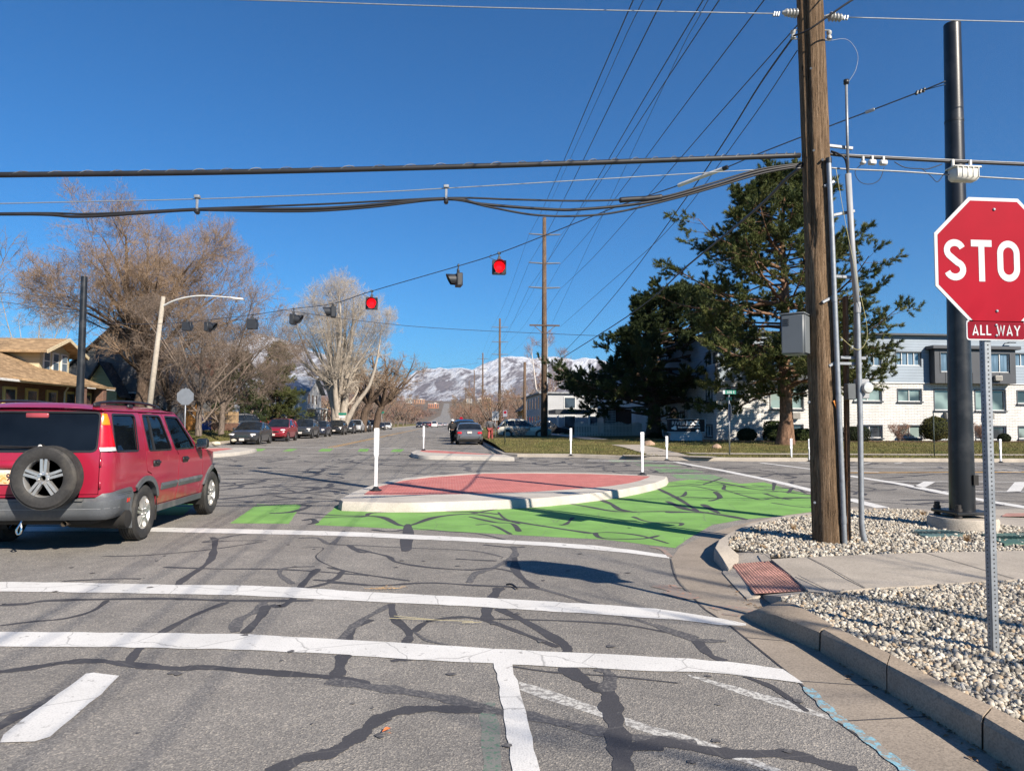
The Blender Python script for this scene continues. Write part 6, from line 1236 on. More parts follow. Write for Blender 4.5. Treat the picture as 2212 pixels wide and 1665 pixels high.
place('van', 'white', 940, AT(938, 925, 230).x, 230, 'white box van driving far down the middle of the street', 1)
far = [('suv', 'dkgrey', 918, 222), ('suv', 'maroon', 927, 260), ('saloon', 'silver', 950, 250), ('saloon', 'white', 962, 300), ('suv', 'black', 984, 190), ('saloon', 'grey', 987, 240), ('suv', 'dkgrey', 991, 150)]
lbs = ['dark car far down the street, right one of a close pair', 'reddish car far down the street left of the white box van', 'silver car just right of the distant white box van', 'tiny white car at the vanishing point of the street', 'tiny black car at the right kerb beyond the stop sign', 'tiny grey car at the far right kerb', 'dark crossover in the right row behind the parked pair']
for (kd, cl, u, Y), lb in zip(far, lbs): place(kd, cl, u, AT(u, 922, Y).x if u < 980 else 1.3, Y, lb, 1)
place('saloon', 'grey', 1012, 1.42, 48.6, 'grey saloon seen from behind at the right kerb with a reddish plate', 1)
place('suv', 'black', 990, 1.32, 57.2, 'black crossover parked right in front of the grey saloon', 1)
place('suv', 'dkgrey', 985, 1.3, 66.5, 'dark car, third from the camera along the right kerb', 1)
place('pickup', 'black', 1050, 7.2, 75.5, 'black pickup standing crosswise beyond the grass strip', 1, rz=R(-82))
c = place('hatch', 'cream', 1118, AT(1072, 950, 61).x, 60.4, 'cream crossover parked sideways in the drive left of the big power pole', 1, rz=R(-90)); c.location.z = .2
c = place('suv', 'black', 520, -17.2, 60.0, 'black crossover standing in the drive above the grass bank', 1, rz=R(90)); c.location = (AT(560, 925, 66).x, 66, .5); c.rotation_euler = (0, 0, R(118))
c = place('hatch', 'red', 560, 0, 0, 'red car partly hidden behind the black crossover in the drive', 1, rz=R(80)); c.location = (AT(592, 915, 75).x, 75, .45)
# ================================================================= buildings
def wallmap(t):
    co = coords(t, True); sp = N(t, 'SeparateXYZ'); t.links.new(co, sp.inputs[0]); ad = N(t, 'Math'); ad.operation = 'ADD'; t.links.new(sp.outputs[0], ad.inputs[0]); t.links.new(sp.outputs[1], ad.inputs[1])
    cb = N(t, 'CombineXYZ'); t.links.new(ad.outputs[0], cb.inputs[0]); t.links.new(sp.outputs[2], cb.inputs[1]); return co, cb.outputs[0], sp.outputs[2]
def brickmat(name, c1, c2, mo, bw=.4, rh=.1, ms=.012):
    m, t, b = newmat(name); co, w2, z = wallmap(t); br = N(t, 'TexBrick', Scale=1.0); br.inputs['Brick Width'].default_value = bw; br.inputs['Row Height'].default_value = rh; br.inputs['Mortar Size'].default_value = ms; br.inputs['Mortar Smooth'].default_value = .3
    for k, c in (('Color1', c1), ('Color2', c2), ('Mortar', mo)): br.inputs[k].default_value = (*c, 1)
    t.links.new(w2, br.inputs['Vector']); c = mixc(t, 1.0, br.outputs[0], ramp(t, noise(t, co, .9, 6, .7), [(.3, (.85,) * 3), (.7, (1.08,) * 3)]), 'MULTIPLY')
    t.links.new(c, b.inputs['Base Color']); b.inputs['Roughness'].default_value = .8; b.inputs['Specular IOR Level'].default_value = .2
    iv = N(t, 'Math'); iv.operation = 'SUBTRACT'; iv.inputs[0].default_value = 1; t.links.new(br.outputs['Fac'], iv.inputs[1]); bump(t, b, iv.outputs[0], 1.0, .03); return m
def siding(name, col, lap=.19, var=.08):
    m, t, b = newmat(name); co, w2, z = wallmap(t); d = N(t, 'Math'); d.operation = 'DIVIDE'; d.inputs[1].default_value = lap; t.links.new(z, d.inputs[0]); f = N(t, 'Math'); f.operation = 'FRACT'; t.links.new(d.outputs[0], f.inputs[0])
    c = ramp(t, noise(t, co, .7, 5), [(.3, mulc(col, 1 - var)), (.7, mulc(col, 1 + var))]); c = mixc(t, ramp(t, f.outputs[0], [(.0, (.75,) * 3), (.07, (0, 0, 0))]), c, mulc(col, .35))
    t.links.new(c, b.inputs['Base Color']); b.inputs['Roughness'].default_value = .65; b.inputs['Specular IOR Level'].default_value = .25
    iv = N(t, 'Math'); iv.operation = 'SUBTRACT'; iv.inputs[0].default_value = 1; t.links.new(f.outputs[0], iv.inputs[1]); bump(t, b, iv.outputs[0], 1.0, .02); return m
def shingle(name, col):
    m, t, b = newmat(name); co = coords(t, True); mp = N(t, 'Mapping'); mp.inputs['Scale'].default_value = (1, 1, 1.0); t.links.new(co, mp.inputs[0])
    _, w2, z = wallmap(t); br = N(t, 'TexBrick', Scale=1.0); br.inputs['Brick Width'].default_value = .3; br.inputs['Row Height'].default_value = .09; br.inputs['Mortar Size'].default_value = .006
    for k, q in (('Color1', .75), ('Color2', 1.25), ('Mortar', .5)): br.inputs[k].default_value = (*mulc(col, q), 1)
    t.links.new(w2, br.inputs['Vector']); c = mixc(t, 1.0, br.outputs[0], ramp(t, noise(t, co, 1.5, 6, .7), [(.3, (.75,) * 3), (.7, (1.2,) * 3)]), 'MULTIPLY')
    t.links.new(c, b.inputs['Base Color']); b.inputs['Roughness'].default_value = .92; b.inputs['Specular IOR Level'].default_value = .15; bump(t, b, noise(t, co, 25, 4), .5, .02); return m
def blindpane(name, c1, c2, fr=14.0):
    m, t, b = newmat(name); co = coords(t, True); wv = N(t, 'TexWave', Scale=fr * .33, Distortion=.6, Detail=1.0); wv.bands_direction = 'X'; t.links.new(co, wv.inputs['Vector'])
    n = noise(t, co, .55, 2); c = mixc(t, ramp(t, n, [(.42, (0, 0, 0)), (.58, (1, 1, 1))]), ramp(t, wv.outputs[0], [(.2, mulc(c1, .7)), (.8, c1)]), c2)
    t.links.new(c, b.inputs['Base Color']); b.inputs['Roughness'].default_value = .06; b.inputs['Specular IOR Level'].default_value = .7; b.inputs['Coat Weight'].default_value = .5; b.inputs['Coat Roughness'].default_value = .02; return m
BRICKW = brickmat('white_painted_brick', (.62, .61, .58), (.70, .69, .66), (.42, .41, .39), .42, .105, .014)
SIDB = siding('pale_blue_siding', (.26, .31, .36)); DKG = M('charcoal_panel', (.042, .047, .056), .55, var=.1, vs=1.5, world=True); TRIM = M('dark_window_trim', (.06, .068, .08), .5, var=.1); WTRIM = M('white_window_trim', (.6, .6, .58), .5, var=.06)
PANEB = blindpane('blind_window', (.26, .34, .32), (.035, .042, .045)); PANED = blindpane('dark_window', (.07, .1, .13), (.02, .024, .03)); PANES = blindpane('sky_window', (.16, .23, .30), (.08, .12, .16), 4)
def win(par, x0, x1, z0, z1, y, m=PANEB, trim=TRIM, depth=.09, mull=2, side='y', sill=True):
    """window set into an opening; 'y' faces -y at plane y, 'x' faces -x at plane y"""
    def T(mb):
        if side == 'x': mb.v = [(y + (p[1] - 0), p[0], p[2]) for p in mb.v]; mb.f = [f[::-1] for f in mb.f]
        else: mb.v = [(p[0], y + p[1], p[2]) for p in mb.v]
        return mb
    w_, h = x1 - x0, z1 - z0; cx, cz = (x0 + x1) / 2, (z0 + z1) / 2; t = .05
    fr = MB()
    for (a, b, c, d) in ((x0 + t / 2, cz, t, h), (x1 - t / 2, cz, t, h), (cx, z1 - t / 2, w_ - 2 * t, t), (cx, z0 + t / 2, w_ - 2 * t, t)): fr.box((a, depth, b), (c, .07, d))
    for i in range(1, mull): fr.box((x0 + w_ * i / mull, depth + .003, cz), (.045, .06, h - 2 * t))
    o = T(fr).build('window', WTRIM, par)
    pm = T(MB().box((cx, depth + .035, cz), (w_ - 2 * t + .02, .01, h - 2 * t + .02))).build('pane', m, o)
    tm = MB(); e = .06
    for (a, b, c, d) in ((x0 - e / 2, cz, e, h + 2 * e), (x1 + e / 2, cz, e, h + 2 * e), (cx, z1 + e / 2, w_, e)): tm.box((a, .0, b), (c, .06, d))
    T(tm).build('trim', trim, o)
    if sill: T(MB().box((cx, -.05, z0 - .05), (w_ + .2, .16, .09), bev=.01)).build('sill', TRIM, o)
    return o
BX, BYY = AT(1548, 900, 46).x, 46.0
apt = thing('apartment_building', 'pale blue and white brick apartment block behind the pines', 'building', (BX, BYY, 0))
def f6(x, y): p = AT(1592.6 + x * .28, 619.4 + y * .28, BYY); return p.x - BX, p.z
zm = f6(1300, 742)[1]; zr = f6(1300, 378)[1]; z0b = .15; LX = 31.0; DY = 38.0
up_r = [(900, 500, 1105, 610), (1222, 505, 1410, 608), (2140, 518, 2330, 615), (2390, 520, 2560, 615)]; lo_r = [(255, 780, 505, 940), (560, 783, 760, 880), (900, 788, 1110, 880), (1238, 792, 1418, 885), (1520, 795, 1760, 952), (1835, 799, 2065, 955), (2160, 805, 2340, 902), (2420, 805, 2600, 905)]; ba_r = [(255, 1065, 505, 1180), (600, 1067, 760, 1170), (930, 1070, 1115, 1165), (1245, 1072, 1420, 1165), (1520, 1076, 1760, 1180), (1840, 1078, 2070, 1180), (2170, 1080, 2340, 1172)]
def rects(L): return [(f6(a, b)[0], f6(c, b)[0], f6((a + c) / 2, d)[1], f6((a + c) / 2, b)[1]) for a, b, c, d in L]
UR, LR, BR_ = rects(up_r), rects(lo_r), rects(ba_r)
def rp(r): return [(r[0], r[2]), (r[1], r[2]), (r[1], r[3]), (r[0], r[3])]
hol = lambda L: [rp(r) for r in L]
cut_panel([(0, z0b), (LX, z0b), (LX, zm), (0, zm)], hol(LR + [(a, b, max(c, .3), d) for a, b, c, d in BR_]), lambda a, b: (a, 0, b), 3.0, .25).build('brick_wall', BRICKW, apt)
cut_panel([(0, zm + .003), (LX, zm + .003), (LX, zr), (0, zr)], hol(UR), lambda a, b: (a, -.03, b), 3.0, .25).build('siding_wall', SIDB, apt)
for r in LR: win(apt, *r, 0, PANEB)
for r in BR_: win(apt, r[0], r[1], max(r[2], .3), r[3], 0, PANEB if r[0] % 2 < 1 else PANED)
for r in UR: win(apt, *r, -.03, PANES, sill=False, mull=4)
MB().box((LX / 2, -.045, zm), (LX, .06, .07)).build('band_course', WTRIM, apt)
# north flank
def fl(x, y): p = ATX((1330 + x * .28825) * .8848, (650 + y * .28825) * .8848, BX); return p.y - BYY, p.z
fw_ = [(1372, 735, 1448, 830), (1368, 1040, 1420, 1140), (1368, 1345, 1420, 1440), (1010, 1345, 1042, 1430), (1150, 1230, 1185, 1290)]
FR = []
for a, b, c, d in fw_:
    y1, zt = fl(a, b); y0, zb = fl(c, d); FR.append((y0, y1, max(zb, .35), max(zt, 1.2)))
FR = [(a, b, c, d) for a, b, c, d in FR if 0 < a < b < DY]
lowF = [r for r in FR if r[3] < zm]; upF = [r for r in FR if r[2] > zm]
cut_panel([(0.25, z0b), (DY, z0b), (DY, zm), (0.25, zm)], hol(lowF), lambda a, b: (0, a, b), 3.0, .25, flip=True).build('brick_wall', BRICKW, apt)
cut_panel([(0.22, zm + .003), (DY, zm + .003), (DY, zr), (0.22, zr)], hol(upF), lambda a, b: (-.03, a, b), 3.0, .25, flip=True).build('siding_wall', SIDB, apt)
for r in lowF: win(apt, *r, 0, PANED, side='x')
for r in upF: win(apt, *r, -.03, PANED, side='x', sill=False)
MB().box((0, 0, (zm + zr) / 2), (.14, .14, zr - zm - .06)).build('corner_trim', DKG, apt)
MB().box((LX / 2 - .1, DY / 2 - .1, zr + .06), (LX + .5, DY + .5, .12)).box((LX / 2, DY / 2, zr - .05), (LX - .6, DY - .6, .09)).build('roof', DKG, apt)
MB().box((LX - .15, DY / 2, zr / 2), (.3, DY - .6, zr - .2)).box((LX / 2, DY - .15, zr / 2), (LX - .6, .3, zr - .2)).box((LX / 2, 3.0, zr / 2), (LX - .7, .1, zr - .3)).build('rear_wall', SIDB, apt)
MB().box((.2, 5.2, 1.3), (.7, .06, 2.4)).build('drain_pipe', WTRIM, apt)
# bays
for (xa, xb, wins) in ((195, 805, [(250, 550, 490, 690), (540, 550, 760, 690)]), (1480, 2090, [(1520, 516, 1700, 662), (1830, 522, 2045, 666)]), (2680, 3290, [(2720, 516, 2900, 662), (3000, 522, 3240, 666)])):
    x0, zb = f6(xa, 745)[0], zm - .02; x1 = f6(xb, 500)[0]; zt = f6((xa + xb) / 2, 492)[1]
    WR = rects(wins); by = MB(); W0 = -.62
    b_ = cut_panel([(x0, zb), (x1, zb), (x1, zt), (x0, zt)], hol(WR), lambda a, b: (a, W0, b), 3.0, .12).build('bay', DKG, apt)
    MB().box((x0 + .06, W0 / 2 + .03, (zb + zt) / 2), (.12, -W0 - .18, zt - zb)).box((x1 - .06, W0 / 2 + .03, (zb + zt) / 2), (.12, -W0 - .18, zt - zb)).box(((x0 + x1) / 2, W0 / 2 + .03, zb + .05), (x1 - x0 - .26, -W0 - .18, .1)).build('bay_side', DKG, b_)
    MB().box(((x0 + x1) / 2, W0 / 2 - .08, zt + .12), (x1 - x0 + .5, -W0 + .3, .22), bev=.02).build('bay_hood', DKG, b_)
    mb = MB()
    for i in range(1, 6): mb.box((x0 + (x1 - x0) * i / 6 - .2, W0 - .012, zb + .35), (.04, .02, .7))
    mb.build('batten', DKG, b_)
    for r in WR: win(apt, *r, W0, PANES, sill=False, mull=3)
    for k in range(2): cx = x0 + (x1 - x0) * (.23 + .53 * k); ac = MB().box((cx, W0 - .1, zb + .36), (.5, .24, .34), bev=.015).build('air_conditioner', M('ac_beige', (.42, .40, .36), .6, var=.08), apt, auto=40); MB().box((cx, W0 - .223, zb + .36), (.42, .01, .26)).build('grille', M('ac_grille', (.22, .21, .19), .7), ac)
for xc in (1620, 1930, 440, 2500):
    x, z = f6(xc, 995); ac = MB().box((x, -.14, z), (.55, .34, .42), bev=.015).build('air_conditioner', M('ac_grey', (.22, .22, .21), .6, var=.1), apt, auto=40); MB().box((x, -.315, z), (.46, .01, .33)).build('grille', M('ac_grille', (.22, .21, .19), .7), ac)
for xa, ya, xb, yb in ((1105, 502, 1165, 440), (2050, 440, 2060, 435)):
    x0, z0 = f6(xb, yb); lm = MB().box((x0 + .25, -.35, z0), (.5, .2, .06), bev=.01).box((x0, -.2, z0 - .02), (.05, .36, .05)).build('wall_lamp', DKG, apt, auto=40)
lm = thing('wall_lantern', 'black coach lantern on the shaded brick flank of the apartment block', 'lantern', (BX - .16, BYY + max(.5, fl(1420, 1195)[0]), fl(1420, 1195)[1])); MB().lathe([(.03, -.3), (.12, -.18), (.16, .15), (.05, .28), (.02, .36)], n=6).build('glass', CLEARL, lm); MB().lathe([(.17, .14), (.19, .17), (.06, .30), (.02, .4)], n=6).box((.1, 0, .02), (.2, .03, .03)).lathe([(.03, -.34), (.13, -.2), (.12, -.17)], n=6).build('frame', BLK, lm)
# arched doorway on the flank
ya = fl(1100, 1250)[0]
if 0 < ya < DY:
    mb = MB(); q = [(ya + 1.1 * math.cos(a), 1.55 + 1.15 * math.sin(a)) for a in np.linspace(0, PI, 14)] + [(ya - 1.1, .4), (ya + 1.1, .4)]
    mb.prism(q, 0, .06); mb.v = [(-.05 + (-p[2]) + .045, p[0], p[1]) for p in mb.v]; mb.build('arched_door', PANED, apt)
    mb = MB(); mb.tube([(-.06, ya + 1.12 * math.cos(a), 1.55 + 1.17 * math.sin(a)) for a in np.linspace(0, PI, 14)], .07, 6); mb.build('arch_trim', BLK, apt)
# garden sign
gy = 44.3; p0, p1 = AT(1443, 932, gy), AT(1520, 905.5, gy); gcx = (p0.x + p1.x) / 2; gw = p1.x - p0.x; zb_ = AT(1480, 933, gy).z; zt_ = AT(1480, 905.5, gy).z
ms = thing('monument_sign', 'dark RIVERROCK sign board on a pale base before the apartment block', 'sign', (gcx, gy, .36))
MB().box((0, 0, (zb_ - .36 + zt_ - .36) / 2), (gw, .34, zt_ - zb_), bev=.01).build('board', M('sign_charcoal', (.022, .02, .023), .7, var=.1, spec=.2), ms, auto=40); MB().box((0, .02, (zb_ - .36) / 2 - .03), (gw * .88, .3, zb_ - .36), bev=.01).build('base', M('pale_sign_base', (.34, .37, .40), .6, var=.08), ms, auto=40)
MB().box((0, 0, zb_ - .36 - .01), (gw + .06, .37, .06), bev=.01).box((gw / 2 + .04, 0, (zb_ + zt_) / 2 - .36), (.07, .36, zt_ - zb_ + .04), bev=.01).box((0, 0, zt_ - .36 + .015), (gw + .06, .37, .03), bev=.005).build('edge_trim', M('pale_sign_base', (.34, .37, .40)), ms, auto=40)
LETW = M('sign_letter_white', (.75, .75, .75), .5, var=.05); LETG = M('sign_letter_grey', (.55, .56, .57), .5, var=.05); hz = zt_ - zb_; zz = zb_ - .36
def fit(o, x0, x1):
    xs = [v.co.x for v in o.data.vertices]; k = (x1 - x0) / (max(xs) - min(xs)); o.scale.x = k; o.location.x = x0 - min(xs) * k
fit(text('lettering', 'RIVER', hz * .43, LETG, ms, (0, -.176, zz + hz * .68), (R(90), 0, 0)), -gw * .41, -gw * .035); fit(text('lettering', 'ROCK', hz * .43, LETW, ms, (0, -.176, zz + hz * .68), (R(90), 0, 0), 1, .02), -gw * .015, gw * .37)
fit(text('lettering', 'DOWNTOWN SLC LIVING', hz * .17, LETW, ms, (0, -.176, zz + hz * .36), (R(90), 0, 0), 1, .004), -gw * .24, gw * .37)
mb = MB()
for (cx, cz, rx, rz_) in ((-.33, .40, .045, .08), (-.385, .30, .05, .08), (-.325, .25, .05, .07)): q = [(gw * cx + gw * rx * math.cos(a), zz + hz * cz + hz * rz_ * math.sin(a)) for a in np.linspace(0, 2 * PI, 15)[:-1]]; mb.prism(q, 0, .004 + cx * .004 + .002); 
mb.v = [(p[0], -.172 - p[2], p[1]) for p in mb.v]; mb.build('stone_emblem', LETW, ms); MB().box((gw * .31, -.173, zz + hz * .12), (gw * .12, .006, hz * .13)).build('name_plate', LETG, ms)
# picket fence
a, b = Vector((10.6, 60.5, .3)), Vector((16.8, 62.5, .35)); pf = thing('picket_fence', 'white picket fence under the dark pine', 'fence', a); d = (b - a); k = 46; mb = MB()
for i in range(k):
    p = d * (i / (k - 1)) + Vector((0, -.5 * math.sin(PI * i / (k - 1)), 0)); h = 1.25 + .1 * math.sin(i * .5); mb.add([(p.x - .045, p.y, 0), (p.x + .045, p.y, 0), (p.x + .045, p.y, h - .07), (p.x, p.y, h), (p.x - .045, p.y, h - .07)] + [(p.x - .045, p.y + .025, 0), (p.x + .045, p.y + .025, 0), (p.x + .045, p.y + .025, h - .07), (p.x, p.y + .025, h), (p.x - .045, p.y + .025, h - .07)], [(0, 1, 2, 3, 4), (9, 8, 7, 6, 5)] + [(j, j + 5, (j + 1) % 5 + 5, (j + 1) % 5) for j in range(5)])
mb.build('picket', WTRIM, pf); mb = MB()
for z in (.35, .95): mb.tube([d * t + Vector((0, .05 - .5 * math.sin(PI * t), z)) for t in np.linspace(0, 1, 12)], .035, 4)
mb.build('rail', WTRIM, pf)
sc = thing('timber_screen', 'brown timber entrance screen behind the white picket fence', 'screen', (15.5, 66, .3)); MB().box((0, 0, 1.25), (2.6, .12, 2.5)).build('boarding', siding('brown_board', (.075, .04, .03), .3), sc); MB().box((0, -.1, 2.6), (2.9, .5, .15)).build('coping', DKG, sc); mb = MB()
for i in range(9): mb.box((-1.2 + i * .12, -.09, 1.6), (.03, .03, 1.9)); mb.box((-.72, -.11, .75 + i * .22), (1.0, .02, .03))
mb.build('lattice', WTRIM, sc)
# second white block
def house(name, label, x0, x1, y0, y1, zb, eave, ridge, wall, roofm, axis='y', over=.5, wins=(), flat=False, wm=PANED, cat='house'):
    t = thing(name, label, cat, (x0, y0, zb)); X, Y, E, Rg = x1 - x0, y1 - y0, eave - zb, ridge - zb
    if flat: MB().box((X / 2, Y / 2, E / 2), (X, Y, E)).build('wall', wall, t); MB().box((X / 2, Y / 2, E + .1), (X + .6, Y + .6, .2)).build('roof', roofm, t)
    elif axis == 'y':
        MB().add([(0, 0, 0), (X, 0, 0), (X, 0, E), (X / 2, 0, Rg - .12), (0, 0, E), (0, Y, 0), (X, Y, 0), (X, Y, E), (X / 2, Y, Rg - .12), (0, Y, E)], [(0, 1, 2, 3, 4), (9, 8, 7, 6, 5), (1, 6, 7, 2), (5, 0, 4, 9)]).build('wall', wall, t)
        s = (Rg - E) / (X / 2); mb = MB()
        for sg in (0, 1):
            e = -over if sg == 0 else X + over; pts = [(e, -over, E - over * s), (X / 2, -over, Rg), (X / 2, Y + over, Rg), (e, Y + over, E - over * s)]; mb.add(pts + [(p[0], p[1], p[2] - .16) for p in pts], [(0, 1, 2, 3), (7, 6, 5, 4), (0, 4, 5, 1), (2, 6, 7, 3), (3, 7, 4, 0)])
        mb.build('roof', roofm, t)
    else:
        MB().add([(0, 0, 0), (0, Y, 0), (0, Y, E), (0, Y / 2, Rg - .12), (0, 0, E), (X, 0, 0), (X, Y, 0), (X, Y, E), (X, Y / 2, Rg - .12), (X, 0, E)], [(4, 3, 2, 1, 0), (5, 6, 7, 8, 9), (0, 5, 9, 4), (6, 1, 2, 7)]).build('wall', wall, t)
        s = (Rg - E) / (Y / 2); mb = MB()
        for sg in (0, 1):
            e = -over if sg == 0 else Y + over; pts = [(-over, e, E - over * s), (-over, Y / 2, Rg), (X + over, Y / 2, Rg), (X + over, e, E - over * s)]; mb.add(pts + [(p[0], p[1], p[2] - .16) for p in pts], [(0, 1, 2, 3), (7, 6, 5, 4), (0, 4, 5, 1), (2, 6, 7, 3), (3, 7, 4, 0)])
        mb.build('roof', roofm, t)
    for (sd_, a, b, c, d) in wins:                      # 's' south side (-y), 'l' -x side, 'r' +x side
        o = MB(); e = .06
        if sd_ == 's': o.box(((a + b) / 2, -.02, (c + d) / 2), (b - a + .2, .08, d - c + .2)); f = o.build('window', WTRIM, t); MB().box(((a + b) / 2, -.065, (c + d) / 2), (b - a, .02, d - c)).build('pane', wm, f)
        else:
            xx = -.02 if sd_ == 'l' else X + .02; o.box((xx, (a + b) / 2, (c + d) / 2), (.08, b - a + .2, d - c + .2)); f = o.build('window', WTRIM, t); MB().box((xx + (-.045 if sd_ == 'l' else .045), (a + b) / 2, (c + d) / 2), (.02, b - a, d - c)).build('pane', wm, f)
    return t
WHW = siding('white_siding', (.40, .41, .42), .25); GREYR = shingle('pale_grey_shingle', (.30, .31, .32)); DKR = shingle('dark_grey_shingle', (.075, .078, .085)); TANR = shingle('tan_shingle', (.33, .225, .13)); CREAM = siding('cream_siding', (.50, .43, .28), .2); YEL = siding('yellow_siding', (.46, .40, .20), .2); BRB = brickmat('red_brown_brick', (.17, .08, .055), (.22, .11, .075), (.2, .16, .13), .22, .075)
house('apartment_building', 'white two-storey block beyond the big power pole with a low pale roof', 11.6, 26, 91, 113, .2, 5.2, 5.4, WHW, GREYR, 'y', .5, [('l', 1.5 + i * 3.3, 2.6 + i * 3.3, c, c + 1.4) for i in range(6) for c in (.8, 3.2)] + [('s', 3 + i * 3.2, 4.3 + i * 3.2, c, c + 1.3) for i in range(4) for c in (.9, 3.2)], flat=True, cat='building')
po = thing('porch', 'dark porch projecting from the white block beyond the big power pole', 'porch', (12.6, 82, .2)); MB().box((1.6, 3, 2.6), (4.2, 6, .5)).build('roof', DKG, po); MB().box((1.6, 3, .5), (4, 5.8, .8)).build('base', UNDER, po); mb = MB()
for x in (-.2, 3.4): mb.box((x, .2, 1.6), (.2, .2, 2.0))
mb.build('column', WTRIM, po)
house('house', 'small brown brick house behind bare trees on the right side of the street', 13.5, 20, 132, 142, .2, 4.2, 7.0, M('ochre_brick', (.30, .18, .07), .9, var=.2), DKR, 'y', .5, [('s', 1, 2.2, 1, 2.4), ('s', 4, 5.2, 1, 2.4), ('l', 2, 3.5, 1, 2.4), ('l', 6, 7.5, 1, 2.4)])
# tan bungalow on the left
hx0, hx1, hy0, hy1 = -34.0, -22.6, 36.5, 48.9
tb = thing('house', 'tan roofed bungalow with a cream dormer at the left edge', 'house', (hx1, hy0, .55)); X, Y = hx1 - hx0, hy1 - hy0
MB().box((-X / 2, Y / 2, 1.5), (X, Y, 3.0)).build('wall', BRB, tb)
e, zr_, ze = .8, 5.9, 3.05; pts = [(e, -e, ze - .05), (e, Y + e, ze - .05), (-X - e, Y + e, ze - .05), (-X - e, -e, ze - .05), (-X / 2, X * .38, zr_), (-X / 2, Y - X * .38, zr_)]
MB().add(pts + [(p[0], p[1], p[2] - .16) for p in pts[:4]], [(0, 1, 5, 4), (1, 2, 5), (2, 3, 4, 5), (3, 0, 4), (0, 6, 7, 1), (1, 7, 8, 2), (3, 9, 6, 0)]).build('roof', TANR, tb)
MB().box((e + .03, Y / 2, ze - .13), (.12, Y + 2 * e, .13), bev=.02).tube([(e - .1, Y * .62, ze - .2), (e - .3, Y * .62, ze - .5), (e - .35, Y * .62, .3)], .05, 8).build('gutter', WTRIM, tb)
dy0, dy1 = 45.2 - hy0, 48.6 - hy0; dz0, dz1, dzr = 2.9, 5.3, 5.95; dx = -1.5
dm = MB().add([(dx, dy0, dz0), (dx, dy1, dz0), (dx, dy1, dz1), (dx, (dy0 + dy1) / 2, dzr - .1), (dx, dy0, dz1), (-X / 2, dy0, dz0), (-X / 2, dy1, dz0), (-X / 2, dy1, dz1), (-X / 2, dy0, dz1)], [(0, 1, 2, 3, 4), (5, 0, 4, 8), (1, 6, 7, 2)]).build('dormer', CREAM, tb)
mb = MB(); yc = (dy0 + dy1) / 2; s = (dzr - dz1) / (yc - dy0)
for sg in (-1, 1): pp = [(dx + .8, yc + sg * (yc - dy0 + .75), dz1 - .75 * s), (dx + .8, yc, dzr), (-X / 2 - 3, yc, dzr), (-X / 2 - 3, yc + sg * (yc - dy0 + .75), dz1 - .75 * s)]; mb.add(pp + [(p[0], p[1], p[2] - .14) for p in pp], [(0, 1, 2, 3), (7, 6, 5, 4), (0, 4, 5, 1), (2, 6, 7, 3), (3, 7, 4, 0)])
mb.build('dormer_roof', TANR, dm); mb = MB()
for sg in (-1, 1): a, b = Vector((dx + .83, yc, dzr - .08)), Vector((dx + .83, yc + sg * (yc - dy0 + .78), dz1 - .78 * s - .08)); mb.box((a + b) / 2, ((a - b).length, .04, .2), (b - a).to_track_quat('X', 'Z').to_matrix())
mb.build('barge_board', M('cream_trim', (.55, .47, .32), .6), dm)
for i in range(3):
    y = dy0 + .42 + i * 1.0; f = MB().box((dx + .02, y + .3, dz0 + 1.55), (.08, .72, 1.22)).build('window', WTRIM, dm); MB().box((dx + .065, y + .3, dz0 + 1.84), (.02, .54, .45)).box((dx + .065, y + .3, dz0 + 1.28), (.02, .54, .55)).build('pane', PANES, f)
MB().box((1.6, Y * .45, 2.95), (2.6, Y * .5, .14), Matrix.Rotation(R(6), 3, 'Y')).build('porch_roof', TANR, tb)
for i in range(4): MB().box((2.6 if i < 2 else .35, 5.2 + i * 2.3, 1.4), (.42, .42, 2.8), bev=.02).build('porch_column', BRB, tb)
YW = M('yellow_render', (.50, .42, .17), .7, var=.1)
for i in range(5):
    y = 3.2 + i * 2.0; f = MB().box((.03, y, 1.9), (.1, 1.15, 1.5)).build('window', YW, tb); MB().box((.085, y, 1.9), (.02, .8, 1.2)).build('pane', PANED, f)
# dark roofed house
h2 = house('house', 'grey shingled house with a small cream gable behind the big bare tree', -31.2, -21.6, 60, 71, .85, 4.4, 9.0, siding('slate_siding', (.13, .135, .14), .2), DKR, 'y', .5, [('r', 2, 3.2, 1.2, 2.8), ('r', 5, 6.2, 1.2, 2.8), ('s', 2, 3.2, 1.2, 2.8), ('s', 5.4, 6.6, 1.2, 2.8)])
MB().box((7.2, 3.0, 6.0), (1.3, 1.8, 2.6)).build('roof_dormer', GREYR, h2)
x0_, x1_, xm_, ec, rc = 3.4, 5.8, 4.6, 3.2, 5.2; mb = MB(); s = (rc - ec) / (xm_ - x0_)
MB().add([(x0_, -1.6, 0), (x1_, -1.6, 0), (x1_, -1.6, ec), (xm_, -1.6, rc - .1), (x0_, -1.6, ec), (x0_, -.03, 0), (x1_, -.03, 0), (x1_, -.03, ec), (x0_, -.03, ec)], [(0, 1, 2, 3, 4), (1, 6, 7, 2), (5, 0, 4, 8)]).build('gable_wing', YEL, h2)
for sg in (-1, 1): pp = [(xm_ + sg * (xm_ - x0_ + .4), -2.0, ec - .4 * s), (xm_, -2.0, rc), (xm_, .0, rc), (xm_ + sg * (xm_ - x0_ + .4), .0, ec - .4 * s)]; mb.add(pp + [(p[0], p[1], p[2] - .14) for p in pp], [(0, 1, 2, 3), (7, 6, 5, 4), (0, 4, 5, 1), (3, 7, 4, 0)])
mb.build('wing_roof', DKR, h2)
